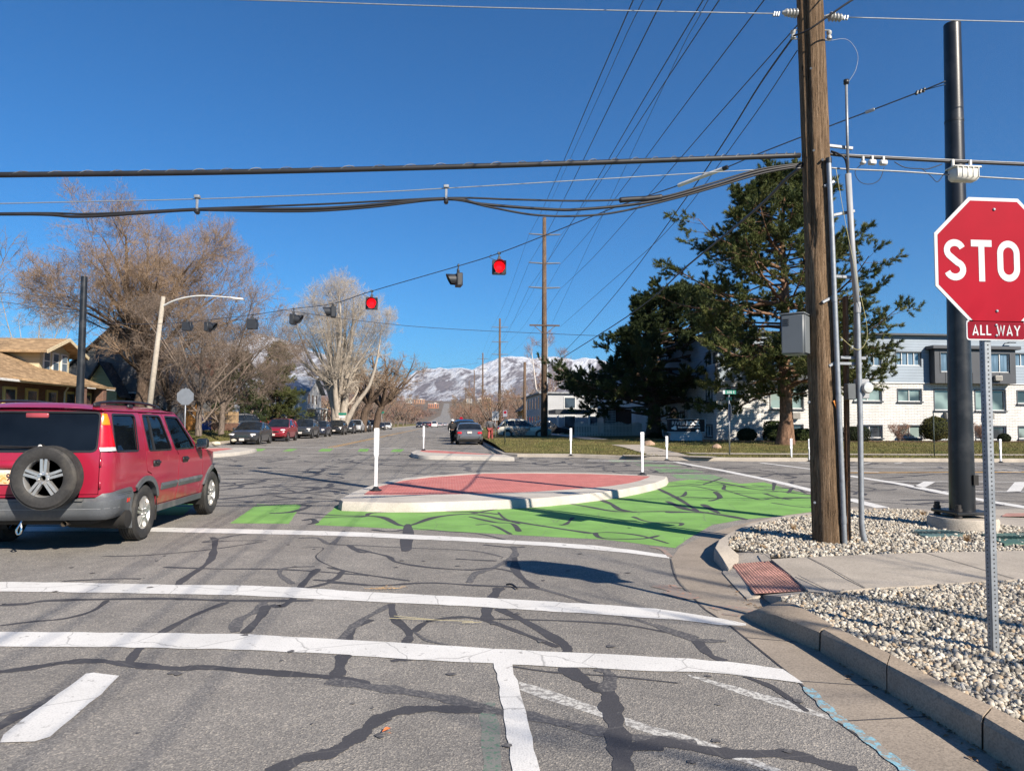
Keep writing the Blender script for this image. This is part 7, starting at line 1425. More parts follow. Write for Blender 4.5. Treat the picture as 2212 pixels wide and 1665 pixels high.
h3 = house('house', 'dim house with a white porch behind the multi-stemmed bare tree', -32, -23.5, 71, 82, .85, 4.6, 8.0, M('olive_wall', (.13, .12, .08), .8, var=.15), shingle('rust_shingle', (.16, .07, .05)), 'x', .5, [('s', 2, 3.2, 1.2, 2.8), ('s', 5.2, 6.4, 1.2, 2.8), ('s', 6.9, 7.9, 1.2, 2.8)])
MB().box((7.0, -1.2, 2.9), (4.5, 2.6, .18)).build('porch_roof', WTRIM, h3)
for x in (5.2, 8.8): MB().box((x, -2.2, 1.4), (.16, .16, 2.8)).build('porch_column', WTRIM, h3)
h4 = house('house', 'white two-storey house with a blue-grey roof right of the green spruce', -30, -19.8, 104, 116, .4, 6.0, 8.2, WHW, shingle('blue_grey_shingle', (.25, .28, .33)), 'x', .6, [('s', 7.6, 8.6, 1, 2.6), ('s', 7.6, 8.6, 3.7, 5), ('s', 5, 6, 1, 2.6), ('s', 5, 6, 3.7, 5), ('r', 1, 2.2, 3.7, 5), ('r', 4, 5.2, 3.7, 5), ('r', 7, 8.2, 3.7, 5)])
MB().box((10.9, 4, 3.0), (2.2, 7, .2)).build('porch_roof', WTRIM, h4)
for y in (.8, 3.9, 7.2): MB().box((11.8, y, 1.45), (.2, .2, 2.9)).build('porch_column', WTRIM, h4)
# yard fences and bin on the left
of = thing('board_fence', 'orange timber board fence behind the stop sign back', 'fence', (AT(398, 920, 55).x, 55, .8)); wd = AT(423, 920, 55).x - AT(398, 920, 55).x; OR = M('orange_timber', (.36, .16, .035), .8, var=.25, vs=2, stretch=(6, 6, .6)); mb = MB()
for i in range(7): mb.box((wd * (i + .5) / 7, 0, .95), (wd / 7 - .012, .03, 1.85 - .04 * (i % 2)))
mb.build('board', OR, of); MB().box((0, .06, 1.0), (.1, .1, 2.1)).box((wd, .06, 1.0), (.1, .1, 2.1)).build('post', OR, of)
tf_ = thing('picket_fence', 'tan picket fence above the brick wall by the driveway', 'fence', (AT(440, 915, 60).x, 60, .85)); wd = AT(515, 915, 60).x - AT(440, 915, 60).x; mb = MB()
for i in range(26): mb.box((wd * (i + .5) / 26, 0, .95), (.07, .02, .9))
mb.build('picket', M('tan_timber', (.42, .28, .15), .8, var=.15), tf_); MB().box((wd / 2, .03, .7), (wd, .04, .08)).box((wd / 2, .03, 1.2), (wd, .04, .08)).build('rail', M('tan_timber', (.42, .28, .15)), tf_); MB().box((wd / 2, .1, .2), (wd, .2, .55)).build('brick_base', BRB, tf_)
p = AT(445, 930, 54); bn = thing('wheelie_bin', 'blue wheelie bin standing by the orange fence', 'bin', (p.x, 54, .78)); BLUE = M('blue_plastic', (.02, .10, .42), .5, var=.1); MB().add([(x * w_, y * w_, z) for z, w_ in ((.08, .24), (.85, .3)) for x, y in ((-1, -1), (1, -1), (1, 1), (-1, 1))], [(3, 2, 1, 0), (4, 5, 6, 7)] + [(j, (j + 1) % 4, 4 + (j + 1) % 4, 4 + j) for j in range(4)]).build('tub', BLUE, bn); MB().box((0, 0, .89), (.66, .68, .08), Matrix.Rotation(R(6), 3, 'X'), .03).build('lid', BLUE, bn, auto=45); MB().lathe([(.1, -.03), (.1, .03)], (-.24, .26, .1), 'x', 12).build('wheel', BLK, bn); MB().lathe([(.1, -.03), (.1, .03)], (.24, .26, .1), 'x', 12).build('wheel', BLK, bn)
# boulders
def rock(label, loc, s, col, name='boulder'):
    bm = bmesh.new(); bmesh.ops.create_icosphere(bm, subdivisions=3, radius=1); rr = random.Random(label); sd_ = rr.uniform(0, 50)
    from mathutils import noise as mn
    for v in bm.verts: v.co *= 1 + .28 * mn.noise(v.co * 1.3 + Vector((sd_, 0, 0))) + .08 * mn.noise(v.co * 4 + Vector((sd_, 9, 0)))
    for v in bm.verts: v.co = Vector((v.co.x * s[0], v.co.y * s[1], v.co.z * s[2]))
    me = bpy.data.meshes.new(name); bm.to_mesh(me); bm.free(); o = bpy.data.objects.new(name, me); COL.objects.link(o); me.materials.append(col); me.polygons.foreach_set('use_smooth', [True] * len(me.polygons)); o.location = loc; tag(o, label, name); return o
ROCK = M('tan_boulder', (.32, .22, .15), .9, var=.3, vs=4, bmp=.5, bs=12, fine=.2, fs=25); PALER = M('pale_rock', (.48, .43, .33), .9, var=.25, vs=5, bmp=.5, bs=14)
p = AT(1402, 964, 38.8); rock('tan boulder on the grass below the pine trunk and garden sign', (p.x, 38.8, .33), (.30, .26, .24), ROCK); p = AT(1548, 970, 36); rock('small tan boulder near the street name sign', (p.x, 36, .28), (.24, .2, .17), ROCK)
p = AT(466, 959, 43.5); rock('pale rock lying on the grass bank near the red off-roader mirror', (p.x, 43.5, AT(466, 958, 43.5).z), (.26, .2, .14), PALER); p = AT(512, 940, 51); rock('pale stone block on the grass bank left of the slate saloon', (p.x, 51, AT(512, 940, 51).z), (.2, .2, .16), PALER)
p = AT(505, 952, 46); rock('small pale rock low on the grass bank', (p.x, 46, AT(505, 951, 46).z), (.17, .14, .09), PALER)
# ================================================================= trees, shrubs, people, mountains
rngt = np.random.default_rng(11)
def nrm(v): return v / np.maximum(np.linalg.norm(v, axis=-1, keepdims=True), 1e-9)
def tubes(P, Rd, m):
    """P (N,k,3) paths, Rd (N,k) radii -> vertices, quads"""
    Nn, k, _ = P.shape; T = np.zeros_like(P); T[:, 1:-1] = P[:, 2:] - P[:, :-2]; T[:, 0] = P[:, 1] - P[:, 0]; T[:, -1] = P[:, -1] - P[:, -2]; T = nrm(T)
    ref = nrm(rngt.normal(size=(Nn, 1, 3))); A = nrm(np.cross(T, ref)); B = np.cross(T, A); th = np.arange(m) * 2 * PI / m
    V = P[:, :, None, :] + Rd[:, :, None, None] * (A[:, :, None, :] * np.cos(th)[None, None, :, None] + B[:, :, None, :] * np.sin(th)[None, None, :, None])
    idx = (np.arange(Nn) * k * m)[:, None, None] + (np.arange(k - 1) * m)[None, :, None] + np.arange(m)[None, None, :]; nx = np.roll(np.arange(m), -1)
    i2 = (np.arange(Nn) * k * m)[:, None, None] + (np.arange(k - 1) * m)[None, :, None] + nx[None, None, :]
    F = np.stack([idx, i2, i2 + m, idx + m], -1).reshape(-1, 4); return V.reshape(-1, 3), F
def children(P, Rd, num, t0, ang, L, k, rr, trop, wob_, env=None, keepend=True, rmin=.004):
    """grow num children on each parent path; returns their paths and radii"""
    Nn, kk, _ = P.shape; n = Nn * num; par = np.repeat(np.arange(Nn), num); t = rngt.uniform(t0, 1, n) ** .85
    if keepend: t[::num] = .97
    f = t * (kk - 1); i = np.minimum(f.astype(int), kk - 2); fr = (f - i)[:, None]; S = P[par, i] * (1 - fr) + P[par, i + 1] * fr; T = nrm(P[par, i + 1] - P[par, i]); r0 = Rd[par, i] * (1 - fr[:, 0]) + Rd[par, i + 1] * fr[:, 0]
    Q = nrm(np.cross(T, nrm(rngt.normal(size=(n, 3))))); a = np.radians(rngt.normal(ang, ang * .3, n)); 
    if keepend: a[::num] *= .3
    D = T * np.cos(a)[:, None] + Q * np.sin(a)[:, None]; ln = L * rngt.uniform(.55, 1.2, n) * (1 - .35 * t)
    out = np.zeros((n, k, 3)); out[:, 0] = S; d = D
    for j in range(1, k):
        d = nrm(d + rngt.normal(0, wob_, (n, 3)) + np.array([0, 0, trop])); out[:, j] = out[:, j - 1] + d * (ln / (k - 1))[:, None]
    if env is not None:
        sc = np.clip(env(out[:, -1]), .25, 1); out = out[:, :1] + (out - out[:, :1]) * sc[:, None, None]
    r0 = np.maximum(r0 * rr, rmin); rad = r0[:, None] * np.linspace(1, .45, k)[None]; return out, rad
def ellenv(c, rx, rz):
    c = np.array(c)
    def f(p):
        q = (p - c) / np.array([rx, rx, rz]); d = np.linalg.norm(q, axis=-1); w_ = 1 + .10 * np.sin(p[:, 0] * 1.9 + p[:, 2]) + .08 * np.sin(p[:, 1] * 2.3 - p[:, 2] * 1.3); return np.where(d > w_, w_ / np.maximum(d, 1e-6) * .8, 1)
    return f
def barkmat(name, a, b_, sc=6): 
    return M(name, a, .9, var=.35, vs=sc, fine=.4, fs=30, stretch=(1, 1, .3), bmp=.6, bs=18, spec=.15) if b_ is None else None
def twigmat(name, c1, c2):
    if name in _mats: return _mats[name]
    m, t, b = newmat(name); co = coords(t); c = ramp(t, noise(t, co, .55, 5, .7), [(.35, c1), (.65, c2)]); t.links.new(c, b.inputs['Base Color']); b.inputs['Roughness'].default_value = .85; b.inputs['Specular IOR Level'].default_value = .15; _mats[name] = m; return m
def bare_tree(name, label, loc, trunks, specs, bark, twig, env, m0=10, cat='tree', group=None):
    """trunks: list of (points, radii); specs: per level (num, t0, angle, length, k, radius ratio, upward pull, wobble, rmin)"""
    t = thing(name, label, cat, loc, 0, group); VV, FF, o = [], [], 0; LP, LR_ = [], []
    for pts, rad in trunks:
        q = np.array(bez(pts, 4)); r = np.interp(np.linspace(0, 1, len(q)), np.linspace(0, 1, len(rad)), rad); q[1:-1] += rngt.normal(0, .03, q[1:-1].shape) * r[1:-1, None] * 4
        V, F = tubes(q[None], r[None], m0); VV.append(V); FF.append(F + o); o += len(V)
        s = np.linspace(0, len(q) - 1, 12); i = np.minimum(s.astype(int), len(q) - 2); fr = (s - i)[:, None]; LP.append(q[i] * (1 - fr) + q[i + 1] * fr); LR_.append(np.interp(np.linspace(0, 1, 12), np.linspace(0, 1, len(rad)), rad))
    P, Rd = np.array(LP), np.array(LR_); CV, CF, co = [], [], 0
    for lv, (num, t0, ang, L, k, rr, trop, wb, rmin) in enumerate(specs):
        P, Rd = children(P, Rd, num, t0, ang, L, k, rr, trop, wb, env, True, rmin); m = 6 if lv == 0 else 4 if lv == 1 else 3; V, F = tubes(P, Rd, m)
        if lv < 1: VV.append(V); FF.append(F + o); o += len(V)
        else: CV.append(V); CF.append(F + co); co += len(V)
    npmesh('trunk', np.concatenate(VV), np.concatenate(FF), bark, t, True); npmesh('crown', np.concatenate(CV), np.concatenate(CF), twig, t); return t
BARKB = M('brown_bark', (.105, .075, .055), .9, var=.35, vs=6, fine=.4, fs=30, stretch=(1, 1, .3), bmp=.6, bs=18, spec=.15); BARKP = M('pale_bark', (.36, .315, .26), .9, var=.25, vs=5, fine=.35, fs=25, stretch=(1, 1, .3), bmp=.5, bs=16, spec=.15); BARKG = M('grey_bark', (.17, .135, .11), .9, var=.3, vs=6, fine=.35, fs=25, stretch=(1, 1, .3), bmp=.5, bs=16, spec=.15)
TWB = twigmat('brown_twigs', (.215, .16, .118), (.34, .24, .155)); TWP = twigmat('pale_twigs', (.37, .325, .27), (.47, .405, .33)); TWG = twigmat('grey_twigs', (.17, .135, .11), (.25, .19, .145)); TWR = twigmat('reddish_twigs', (.25, .16, .125), (.33, .21, .15))
# big spreading tree behind the off-roader
lx = AT(307, 880, 52); lx = (lx.x, 52, .85)
def lim(*p): return [(0, 0, 0)] + list(p)
TR = [([(0, 0, 0), (.05, 0, 2.0), (-.1, .1, 4.3), (-.8, .3, 7), (-1.4, .4, 10), (-1.6, .4, 13.6)], [.62, .5, .36, .24, .14, .06])]
for az, spread, zz in ((200, 5.2, 9.3), (175, 6.1, 9.0), (150, 5.6, 11), (20, 5.6, 10.4), (-12, 7.6, 8.0), (45, 4.0, 12.5), (-60, 5, 10), (90, 5.2, 11), (250, 4.6, 11.5), (110, 2.2, 14), (-25, 4.6, 12), (210, 3.0, 13.6)):
    c, s = math.cos(R(az)), math.sin(R(az)); spread *= .9; zz *= .95; z0 = random.uniform(2.6, 5.2); TR.append(([(-.05, 0, z0), (c * spread * .28, s * spread * .28, z0 + (zz - z0) * .45), (c * spread * .65, s * spread * .65, z0 + (zz - z0) * .8), (c * spread, s * spread, zz)], [.24, .15, .085, .03]))
SPEC_ELM = [(9, .18, 42, 4.0, 7, .42, .05, .14, .014), (8, .12, 42, 2.2, 5, .5, .06, .18, .010), (7, .08, 44, 1.2, 4, .55, .06, .22, .0075), (7, .15, 46, .62, 3, .7, .02, .25, .0072)]
bare_tree('bare_tree', 'huge bare spreading tree behind the red off-roader and street lamp', lx, TR, SPEC_ELM, BARKB, TWB, ellenv((1.0, 0, 9.5), 9.0, 8.5), 12)
# street trees, many stems, darker
def multi(loc, label, az0, H, sp, n, spec, bark, twig, env, lean=0):
    TR = [([(0, 0, 0), (lean * .1, 0, 1.1), (lean * .2, 0, 2.4)], [.22, .17, .15])]
    for i in range(n): a = R(az0 + i * 360 / n + random.uniform(-20, 20)); s_ = sp * random.uniform(.6, 1.1); h = H * random.uniform(.7, 1.0); TR.append(([(lean * .15, 0, 1.9 + random.uniform(-.3, .4)), (lean * .15 + math.cos(a) * s_ * .35, math.sin(a) * s_ * .35, 1.9 + h * .30), (lean * .3 + math.cos(a) * s_ * .7, math.sin(a) * s_ * .7, 1.7 + h * .58), (lean * .3 + math.cos(a) * s_, math.sin(a) * s_, max(h, 4.2))], [.095, .065, .04, .018]))
    return bare_tree('bare_tree', label, loc, TR, spec, bark, twig, env, 8)
SP_ST = [(8, .2, 45, 2.4, 6, .45, .04, .2, .010), (8, .12, 50, 1.4, 5, .5, .02, .25, .008), (7, .1, 50, .8, 4, .55, .01, .28, .0065), (2, .15, 48, .45, 3, .7, 0, .3, .006)]
p = AT(428, 938, 47); multi((p.x, 47, .6), 'dark bare street tree on the grass bank left of the driveway crossover', 15, 8.2, 4.3, 8, SP_ST, BARKG, TWG, ellenv((0, 0, 4.9), 4.6, 4.2), .2)
p = AT(478, 940, 50.5); multi((p.x, 50.5, .6), 'dark bare street tree with a pale trunk before the driveway crossover', 40, 8.6, 4.4, 8, SP_ST, BARKG, TWG, ellenv((0.4, 0, 5.0), 4.9, 4.3), .3)
p = AT(365, 930, 57); multi((p.x, 57, .9), 'bare yard tree leaning over the fence behind the stop sign back', 70, 8.4, 3.8, 7, SP_ST, BARKB, TWG, ellenv((0, 0, 5), 4.2, 4.2), -.2)
p = AT(545, 915, 69); multi((p.x, 69, .6), 'bare tangled tree before the green spruce', 10, 8.8, 4.2, 8, SP_ST, BARKG, TWG, ellenv((0, 0, 5.0), 4.6, 4.6), 0)
p = AT(-60, 800, 40); multi((p.x, 38, .6), 'bare branches of a tree entering at the left edge', 0, 10.2, 4.0, 7, [(6, .3, 40, 2.2, 6, .5, .06, .18, .014), (6, .2, 42, 1.2, 5, .5, .06, .22, .010), (3, .2, 42, .6, 4, .6, .05, .25, .008)], BARKG, TWG, ellenv((0, 0, 6.6), 4.2, 4.8), 0)
p = AT(75, 735, 75); multi((p.x, 75, 1), 'small bare treetops behind the tan bungalow roof', 0, 13.2, 4, 6, SP_ST[:3], BARKP, TWP, ellenv((0, 0, 9), 4.5, 4.6), 0)
# pale cottonwood
cy_ = 92; p = AT(729, 928, cy_); TR = []
for pts, rad in (([(0, 0, 0), (-.3, 0, 3), (-.8, 0, 7), (-1.2, .2, 12), (-1.9, .3, 16)], [.75, .5, .36, .2, .04]), ([(.4, 0, 0), (.8, 0, 3), (1.1, .2, 8), (1.6, .3, 13), (1.7, .2, 17)], [.6, .45, .32, .17, .04]), ([(.6, 0, .3), (2.0, -.2, 3.2), (3.9, -.4, 6.0), (4.9, -.5, 10), (5.2, -.3, 13.5)], [.42, .3, .2, .11, .04]), ([(-.2, .2, 1.5), (-1.6, .5, 6), (-3.8, .6, 9.5), (-5.4, .4, 13.5)], [.35, .24, .16, .05]), ([(.2, .4, 2), (.5, 1.8, 7), (.3, 3.0, 12), (.1, 3.4, 17.6)], [.4, .28, .17, .05]), ([(0, -.3, 2), (-.2, -1.6, 7), (.6, -2.6, 12), (.3, -3.0, 17)], [.4, .28, .17, .05]), ([(-.9, 0, 6), (-3.2, -.4, 7.8), (-5.2, -.4, 9.6), (-6.0, -.4, 11.4)], [.25, .16, .1, .04])): TR.append((pts, rad))
for i in range(17):
    az, sp = i * 2.399, 5.9 * math.sqrt((i + .5) / 17); zt = 16.6 - 5.5 * (sp / 5.9) ** 2; z0 = random.uniform(1.5, 5.5); c_, s_ = math.cos(az), math.sin(az); TR.append(([(0, 0, z0), (c_ * sp * .3, s_ * sp * .3, z0 + (zt - z0) * .4), (c_ * sp * .68, s_ * sp * .68, z0 + (zt - z0) * .75), (c_ * sp, s_ * sp, zt)], [.2, .14, .08, .03]))
SP_CW = [(8, .18, 36, 3.6, 7, .42, .08, .10, .016), (7, .12, 50, 2.0, 5, .5, .05, .15, .011), (6, .08, 48, 1.15, 4, .55, .06, .2, .009), (5, .12, 44, .65, 3, .7, .04, .25, .0075)]
bare_tree('bare_tree', 'tall pale cottonwood with several trunks behind the parked row', (p.x, cy_, .15), TR, SP_CW, BARKP, TWP, ellenv((.2, 0, 11.2), 7.2, 9.5), 10)
SP_BG = [(8, .2, 42, 3.2, 6, .5, .03, .18, .02), (8, .15, 44, 1.7, 5, .5, .02, .22, .016), (7, .1, 45, .9, 4, .55, .02, .25, .0135)]
for lb, u, Y, H, sp, bk, tw in (('dark bare tree with a thick crooked trunk right of the pale cottonwood', 812, 118, 13, 6, BARKB, TWB), ('second brownish bare tree of the left row beyond the cottonwood', 783, 108, 12.5, 5, BARKB, TWB)):
    x = AT(u, 925, Y).x; TR = [([(0, 0, 0), (.3, 0, 2.5), (1.0, 0, 4.4), (1.6, 0, 8), (1.2, 0, H * .9)], [.62, .5, .42, .22, .06])]
    for i in range(8): a = R(i * 45 + 15); TR.append(([(.8, 0, 3.8), (.8 + math.cos(a) * sp * .4, math.sin(a) * sp * .4, 6), (.8 + math.cos(a) * sp * .8, math.sin(a) * sp * .8, 8.5), (.8 + math.cos(a) * sp, math.sin(a) * sp, H * random.uniform(.6, .9))], [.3, .2, .12, .04]))
    bare_tree('bare_tree', lb, (x, Y, .2), TR, SP_BG, bk, tw, ellenv((.6, 0, H * .56), sp * 1.15, H * .47), 8)
# pool of street trees for both sides of the far street
proto = []
for q in range(3):
    H = (9.5, 11.5, 8.2)[q]; sp = (4.6, 5.2, 4.2)[q]; TR = [([(0, 0, 0), (.1, 0, 1.4), (0, 0, 2.4)], [.28, .22, .2])]
    for i in range(7): a = R(i * 52 + q * 20); TR.append(([(0, 0, 1.9), (math.cos(a) * sp * .4, math.sin(a) * sp * .4, 2.3 + H * .25), (math.cos(a) * sp * .75, math.sin(a) * sp * .75, 2 + H * .48), (math.cos(a) * sp, math.sin(a) * sp, H * random.uniform(.6, .95))], [.16, .11, .07, .03]))
    proto.append(bare_tree('bare_tree', 'x', (0, 0, 0), TR, [(7, .2, 42, 2.2, 5, .5, .02, .2, .02), (7, .15, 46, 1.25, 4, .5, .01, .25, .018), (6, .1, 46, .7, 3, .6, .0, .28, .016)], BARKG, (TWR, TWB, TWR)[q], ellenv((0, 0, H * .6), sp * 1.1, H * .44), 7))
rr = random.Random(21); spots = []
for i, Y in enumerate([78, 96, 118, 134, 150, 168, 188, 210, 235, 262, 292, 325, 360]): spots.append(('right', Y, 5.0 + rr.uniform(-.4, .8)))
for i, Y in enumerate([132, 147, 160, 176, 194, 214, 236, 262, 290, 322, 358]): spots.append(('left', Y, -16.4 + rr.uniform(-.8, .6)))
for i, Y in enumerate([140, 165, 195, 230, 275, 330]): spots.append(('left yard', Y, -24 - i * 2)); spots.append(('right yard', Y + 8, 15 + i * 3.2))
first = True; used_p = set(); cnts = {}
ords = ['nearest', 'second', 'third', 'fourth', 'fifth', 'sixth', 'seventh', 'eighth', 'ninth', 'tenth', 'eleventh', 'twelfth', 'last']
for i, (sd_, Y, X) in enumerate(spots):
    k = i % 3; cnts[sd_] = cnts.get(sd_, 0) + 1; lb = {'right': '%s bare street tree on the right side of the far street', 'left': '%s bare street tree on the left side beyond the cottonwood', 'left yard': '%s bare yard tree behind the left row of the far street', 'right yard': '%s bare yard tree behind the right row of the far street'}[sd_] % ords[cnts[sd_] - 1]
    sc = rr.uniform(.85, 1.15) * ((.52 if i < 4 else .75) if sd_ == 'right' else 1.0)
    if k not in used_p: used_p.add(k); o = proto[k]; o.location = (X, Y, .15); o.rotation_euler = (0, 0, rr.uniform(0, 6)); o['label'] = lb; o.scale = (sc,) * 3; o['group'] = 'bare trees along the far street'
    else: dup(proto[k], (X, Y, .15), rr.uniform(0, 6), lb, 'bare trees along the far street', sc)
# pale bare tree behind the dark pine
p = AT(1225, 900, 92); TR = [([(0, 0, 0), (.1, 0, 4), (-.2, 0, 9), (.2, 0, 14.2)], [.3, .24, .14, .03]), ([(.1, 0, 2.5), (-1.4, 0, 6), (-2.0, 0, 10), (-2.3, .2, 12.8)], [.2, .15, .09, .03]), ([(0, 0, 3.5), (1.6, .3, 7), (2.3, .2, 11)], [.18, .12, .04])]
bare_tree('bare_tree', 'pale birch-like bare tree rising behind the dark pine', (p.x, 112, .2), TR, [(10, .2, 40, 3.0, 6, .45, .1, .12, .02), (9, .12, 40, 1.6, 5, .5, .08, .18, .015), (8, .1, 42, .85, 4, .55, .05, .2, .012)], M('birch_bark', (.5, .46, .42), .85, var=.25, vs=5), TWR, ellenv((0, 0, 8.6), 5.6, 7.2), 8)
p = (10.6, -5.2); TR = [([(0, 0, 0), (0, 0, 2.5), (-.3, .3, 5.5), (-.5, .6, 9)], [.25, .2, .12, .03])]
for i in range(8): a = R(i * 45 + 10); TR.append(([(0, 0, 2.2 + i * .25), (math.cos(a) * 1.5, math.sin(a) * 1.5, 4.0 + i * .2), (math.cos(a) * 3.6, math.sin(a) * 3.6, 5.2 + i * .45)], [.11, .07, .025]))
bare_tree('bare_tree', 'bare street tree just outside the view, throwing branch shadows on the gravel', (p[0], p[1], .12), TR, [(5, .3, 42, 1.8, 6, .5, .05, .18, .012), (4, .2, 44, .9, 4, .55, .05, .2, .008)], BARKG, TWG, ellenv((0, 0, 6), 5.2, 4.6), 8)
# --- conifers
def tufts_(C, D, n, L, wv, spread):
    Nn = len(C); d = nrm(D[:, None, :] + rngt.normal(0, spread, (Nn, n, 3))); ln = L * rngt.uniform(.7, 1.25, (Nn, n, 1)); sd_ = nrm(np.cross(d, rngt.normal(size=(Nn, n, 3)))) * wv
    base = C[:, None, :] + rngt.normal(0, .03, (Nn, n, 3)); V = np.stack([base - sd_, base + sd_, base + d * ln], 2).reshape(-1, 3); return V, np.arange(len(V)).reshape(-1, 3)
def needlemat(name, c1, c2, c3):
    m, t, b = newmat(name); co = coords(t); c = ramp(t, noise(t, co, .8, 4, .6), [(.3, c1), (.55, c2), (.75, c3)]); c = mixc(t, 1.0, c, ramp(t, noise(t, co, 9, 3), [(.3, (.6,) * 3), (.7, (1.3,) * 3)]), 'MULTIPLY'); t.links.new(c, b.inputs['Base Color']); b.inputs['Roughness'].default_value = .7; b.inputs['Specular IOR Level'].default_value = .2; return m
def conifer(name, label, loc, H, Lz, nl, bark, needle, tr, z0=2.2, dens=1.0, up_=.12, needles=13, nlen=.17, nw=.016, lean=(0, 0), asym=None, seg=.30, sec=8):
    t = thing(name, label, 'tree', loc); r0 = tr; zs = np.linspace(0, H, 12); Pt = np.stack([lean[0] * (zs / H) ** 1.5 + .10 * np.sin(zs * .9), lean[1] * (zs / H) + .08 * np.sin(zs * .7 + 1), zs], 1)[None]; Rt = np.interp(zs, [0, .4, 1.5, H * .6, H], [r0 * 1.55, r0 * 1.1, r0, r0 * .55, .03])[None]
    V, F = tubes(Pt, Rt, 14); VV, FF, o = [V], [F], len(V); Z = np.sort(rngt.uniform(z0, H - .3, nl)); az = np.arange(nl) * 2.399 + rngt.uniform(-.5, .5, nl); Lb = np.interp(Z, *zip(*Lz)) * rngt.uniform(.45, 1.1, nl)
    if asym: Lb = Lb * np.array([asym(z, a) for z, a in zip(Z, az)])
    k = 9; P = np.zeros((nl, k, 3)); P[:, 0, 0] = np.interp(Z, zs, Pt[0, :, 0]); P[:, 0, 1] = np.interp(Z, zs, Pt[0, :, 1]); P[:, 0, 2] = Z
    d = np.stack([np.cos(az), np.sin(az), rngt.uniform(-.12, .3, nl) + .5 * (Z / H) ** 3], 1); d = nrm(d)
    for j in range(1, k): d = nrm(d + rngt.normal(0, .07, (nl, 3)) + np.array([0, 0, (up_ if j > 4 else -.03)])); P[:, j] = P[:, j - 1] + d * (Lb / (k - 1))[:, None]
    Rb = np.maximum(.013 * Lb[:, None] * np.linspace(1.35, .2, k)[None], .008); V, F = tubes(P, Rb, 6); VV.append(V); FF.append(F + o); o += len(V)
    P2, R2 = children(P, Rb, int(sec), .25, 42, 1.0, 6, .55, .06, .12, None, True, .006); fac = np.repeat(np.clip(Lb / 4, .35, 1.5), int(sec)); P2 = P2[:, :1] + (P2 - P2[:, :1]) * fac[:, None, None] * 1.5; P2[:, :, 2] = P2[:, :1, 2] + (P2[:, :, 2] - P2[:, :1, 2]) * .55
    V, F = tubes(P2, R2, 3); VV.append(V); FF.append(F + o); o += len(V)
    P3, R3 = children(P2, R2, 4, .2, 45, .55, 4, .6, .08, .15, None, True, .005); V, F = tubes(P3, R3, 3); VV.append(V); FF.append(F + o)
    npmesh('trunk', np.concatenate(VV), np.concatenate(FF), bark, t, True)
    C, D = [], []
    for Q, fs in ((P2, (.55, .75, .95)), (P3, (.45, .75, 1.0))):
        for f in fs: i = min(int(f * (Q.shape[1] - 1)), Q.shape[1] - 2); fr = f * (Q.shape[1] - 1) - i; C.append(Q[:, i] * (1 - fr) + Q[:, i + 1] * fr); D.append(nrm(Q[:, i + 1] - Q[:, i]) + np.array([0, 0, .25]))
    C, D = np.concatenate(C), np.concatenate(D); kp = rngt.uniform(0, 1, len(C)) < dens; V, F = tufts_(C[kp], D[kp], needles, nlen, nw, .55); npmesh('crown', V, F, needle, t); return t
PINEB = M('pine_bark', (.19, .115, .075), .95, var=.4, vs=5, fine=.5, fs=14, stretch=(1, 1, .4), bmp=1.0, bs=9, spec=.1); PINED = M('dark_pine_bark', (.085, .06, .045), .95, var=.4, vs=5, fine=.5, fs=14, stretch=(1, 1, .4), bmp=1.0, bs=9, spec=.1)
NA = needlemat('pine_needles', (.042, .064, .02), (.09, .104, .03), (.15, .145, .048)); NB = needlemat('shaded_pine_needles', (.022, .04, .015), (.042, .058, .02), (.075, .088, .028)); NS = needlemat('spruce_needles', (.045, .06, .02), (.08, .09, .028), (.12, .12, .045))  # NB: pine needle colour darkened for the building's shade, reused on one spruce
def asA(z, a):
    c = math.cos(a); return 1.12 if (c < -.3 and 7.5 < z < 11.5) else .8 if c < -.3 and z < 5 else 1.0
p = AT(1697, 962, 39.7); conifer('pine_tree', 'tall open-crowned pine behind the timber utility pole', (p.x, 39.7, .24), 15.6, [(2.2, 5.2), (5, 6.0), (8.5, 6.4), (11, 4.6), (13, 3.5), (14.6, 1.8), (15.6, .5)], 118, PINEB, NA, .36, 2.8, 1.0, .14, 18, .21, .017, (.1, 0), asA, sec=12)
p = AT(1412, 950, 53.8)
def asB(z, a): return 1.5 if (math.cos(a) > .1 and z > 4.2) else .72 if (math.cos(a) < -.1 and z > 6) else 1.0
conifer('pine_tree', 'dark broad pine shading the picket fence and garden sign', (p.x, 53.8, .36), 10.5, [(1.5, 8.0), (3.8, 8.2), (5.2, 5.0), (6.5, 4.0), (9, 2.4), (10.4, 1.4), (11, .6)], 100, PINED, NB, .48, 1.5, 1.0, .12, 18, .24, .024, (-.3, 0), asB, sec=11)
p = AT(1500, 940, 56); conifer('pine_tree', 'dark pine crown between the broad pine and the tall open pine', (p.x + .3, 57.5, .36), 12.0, [(5, 2.5), (8, 4.4), (10.5, 3.6), (12.6, .8)], 56, PINED, NB, .3, 4.0, 1.0, .12, 18, .24, .024, (0, 0), sec=10)
p = AT(598, 910, 76); conifer('spruce_tree', 'green spruce behind the parked maroon crossover', (p.x, 76, .5), 9.0, [(.6, 2.9), (3, 2.6), (6, 1.5), (8, .8), (9, .15)], 95, PINED, NS, .2, .5, 1.0, .02, 9, .16, .02, (0, 0), sec=7)
p = AT(505, 915, 66); conifer('spruce_tree', 'dark green spruce hidden behind the bare street trees', (p.x, 68, .8), 6.8, [(.6, 2.6), (3, 2.0), (6, .7), (6.8, .1)], 70, PINED, NB, .18, .5, 1.0, .02, 9, .16, .02, (0, 0), sec=6)
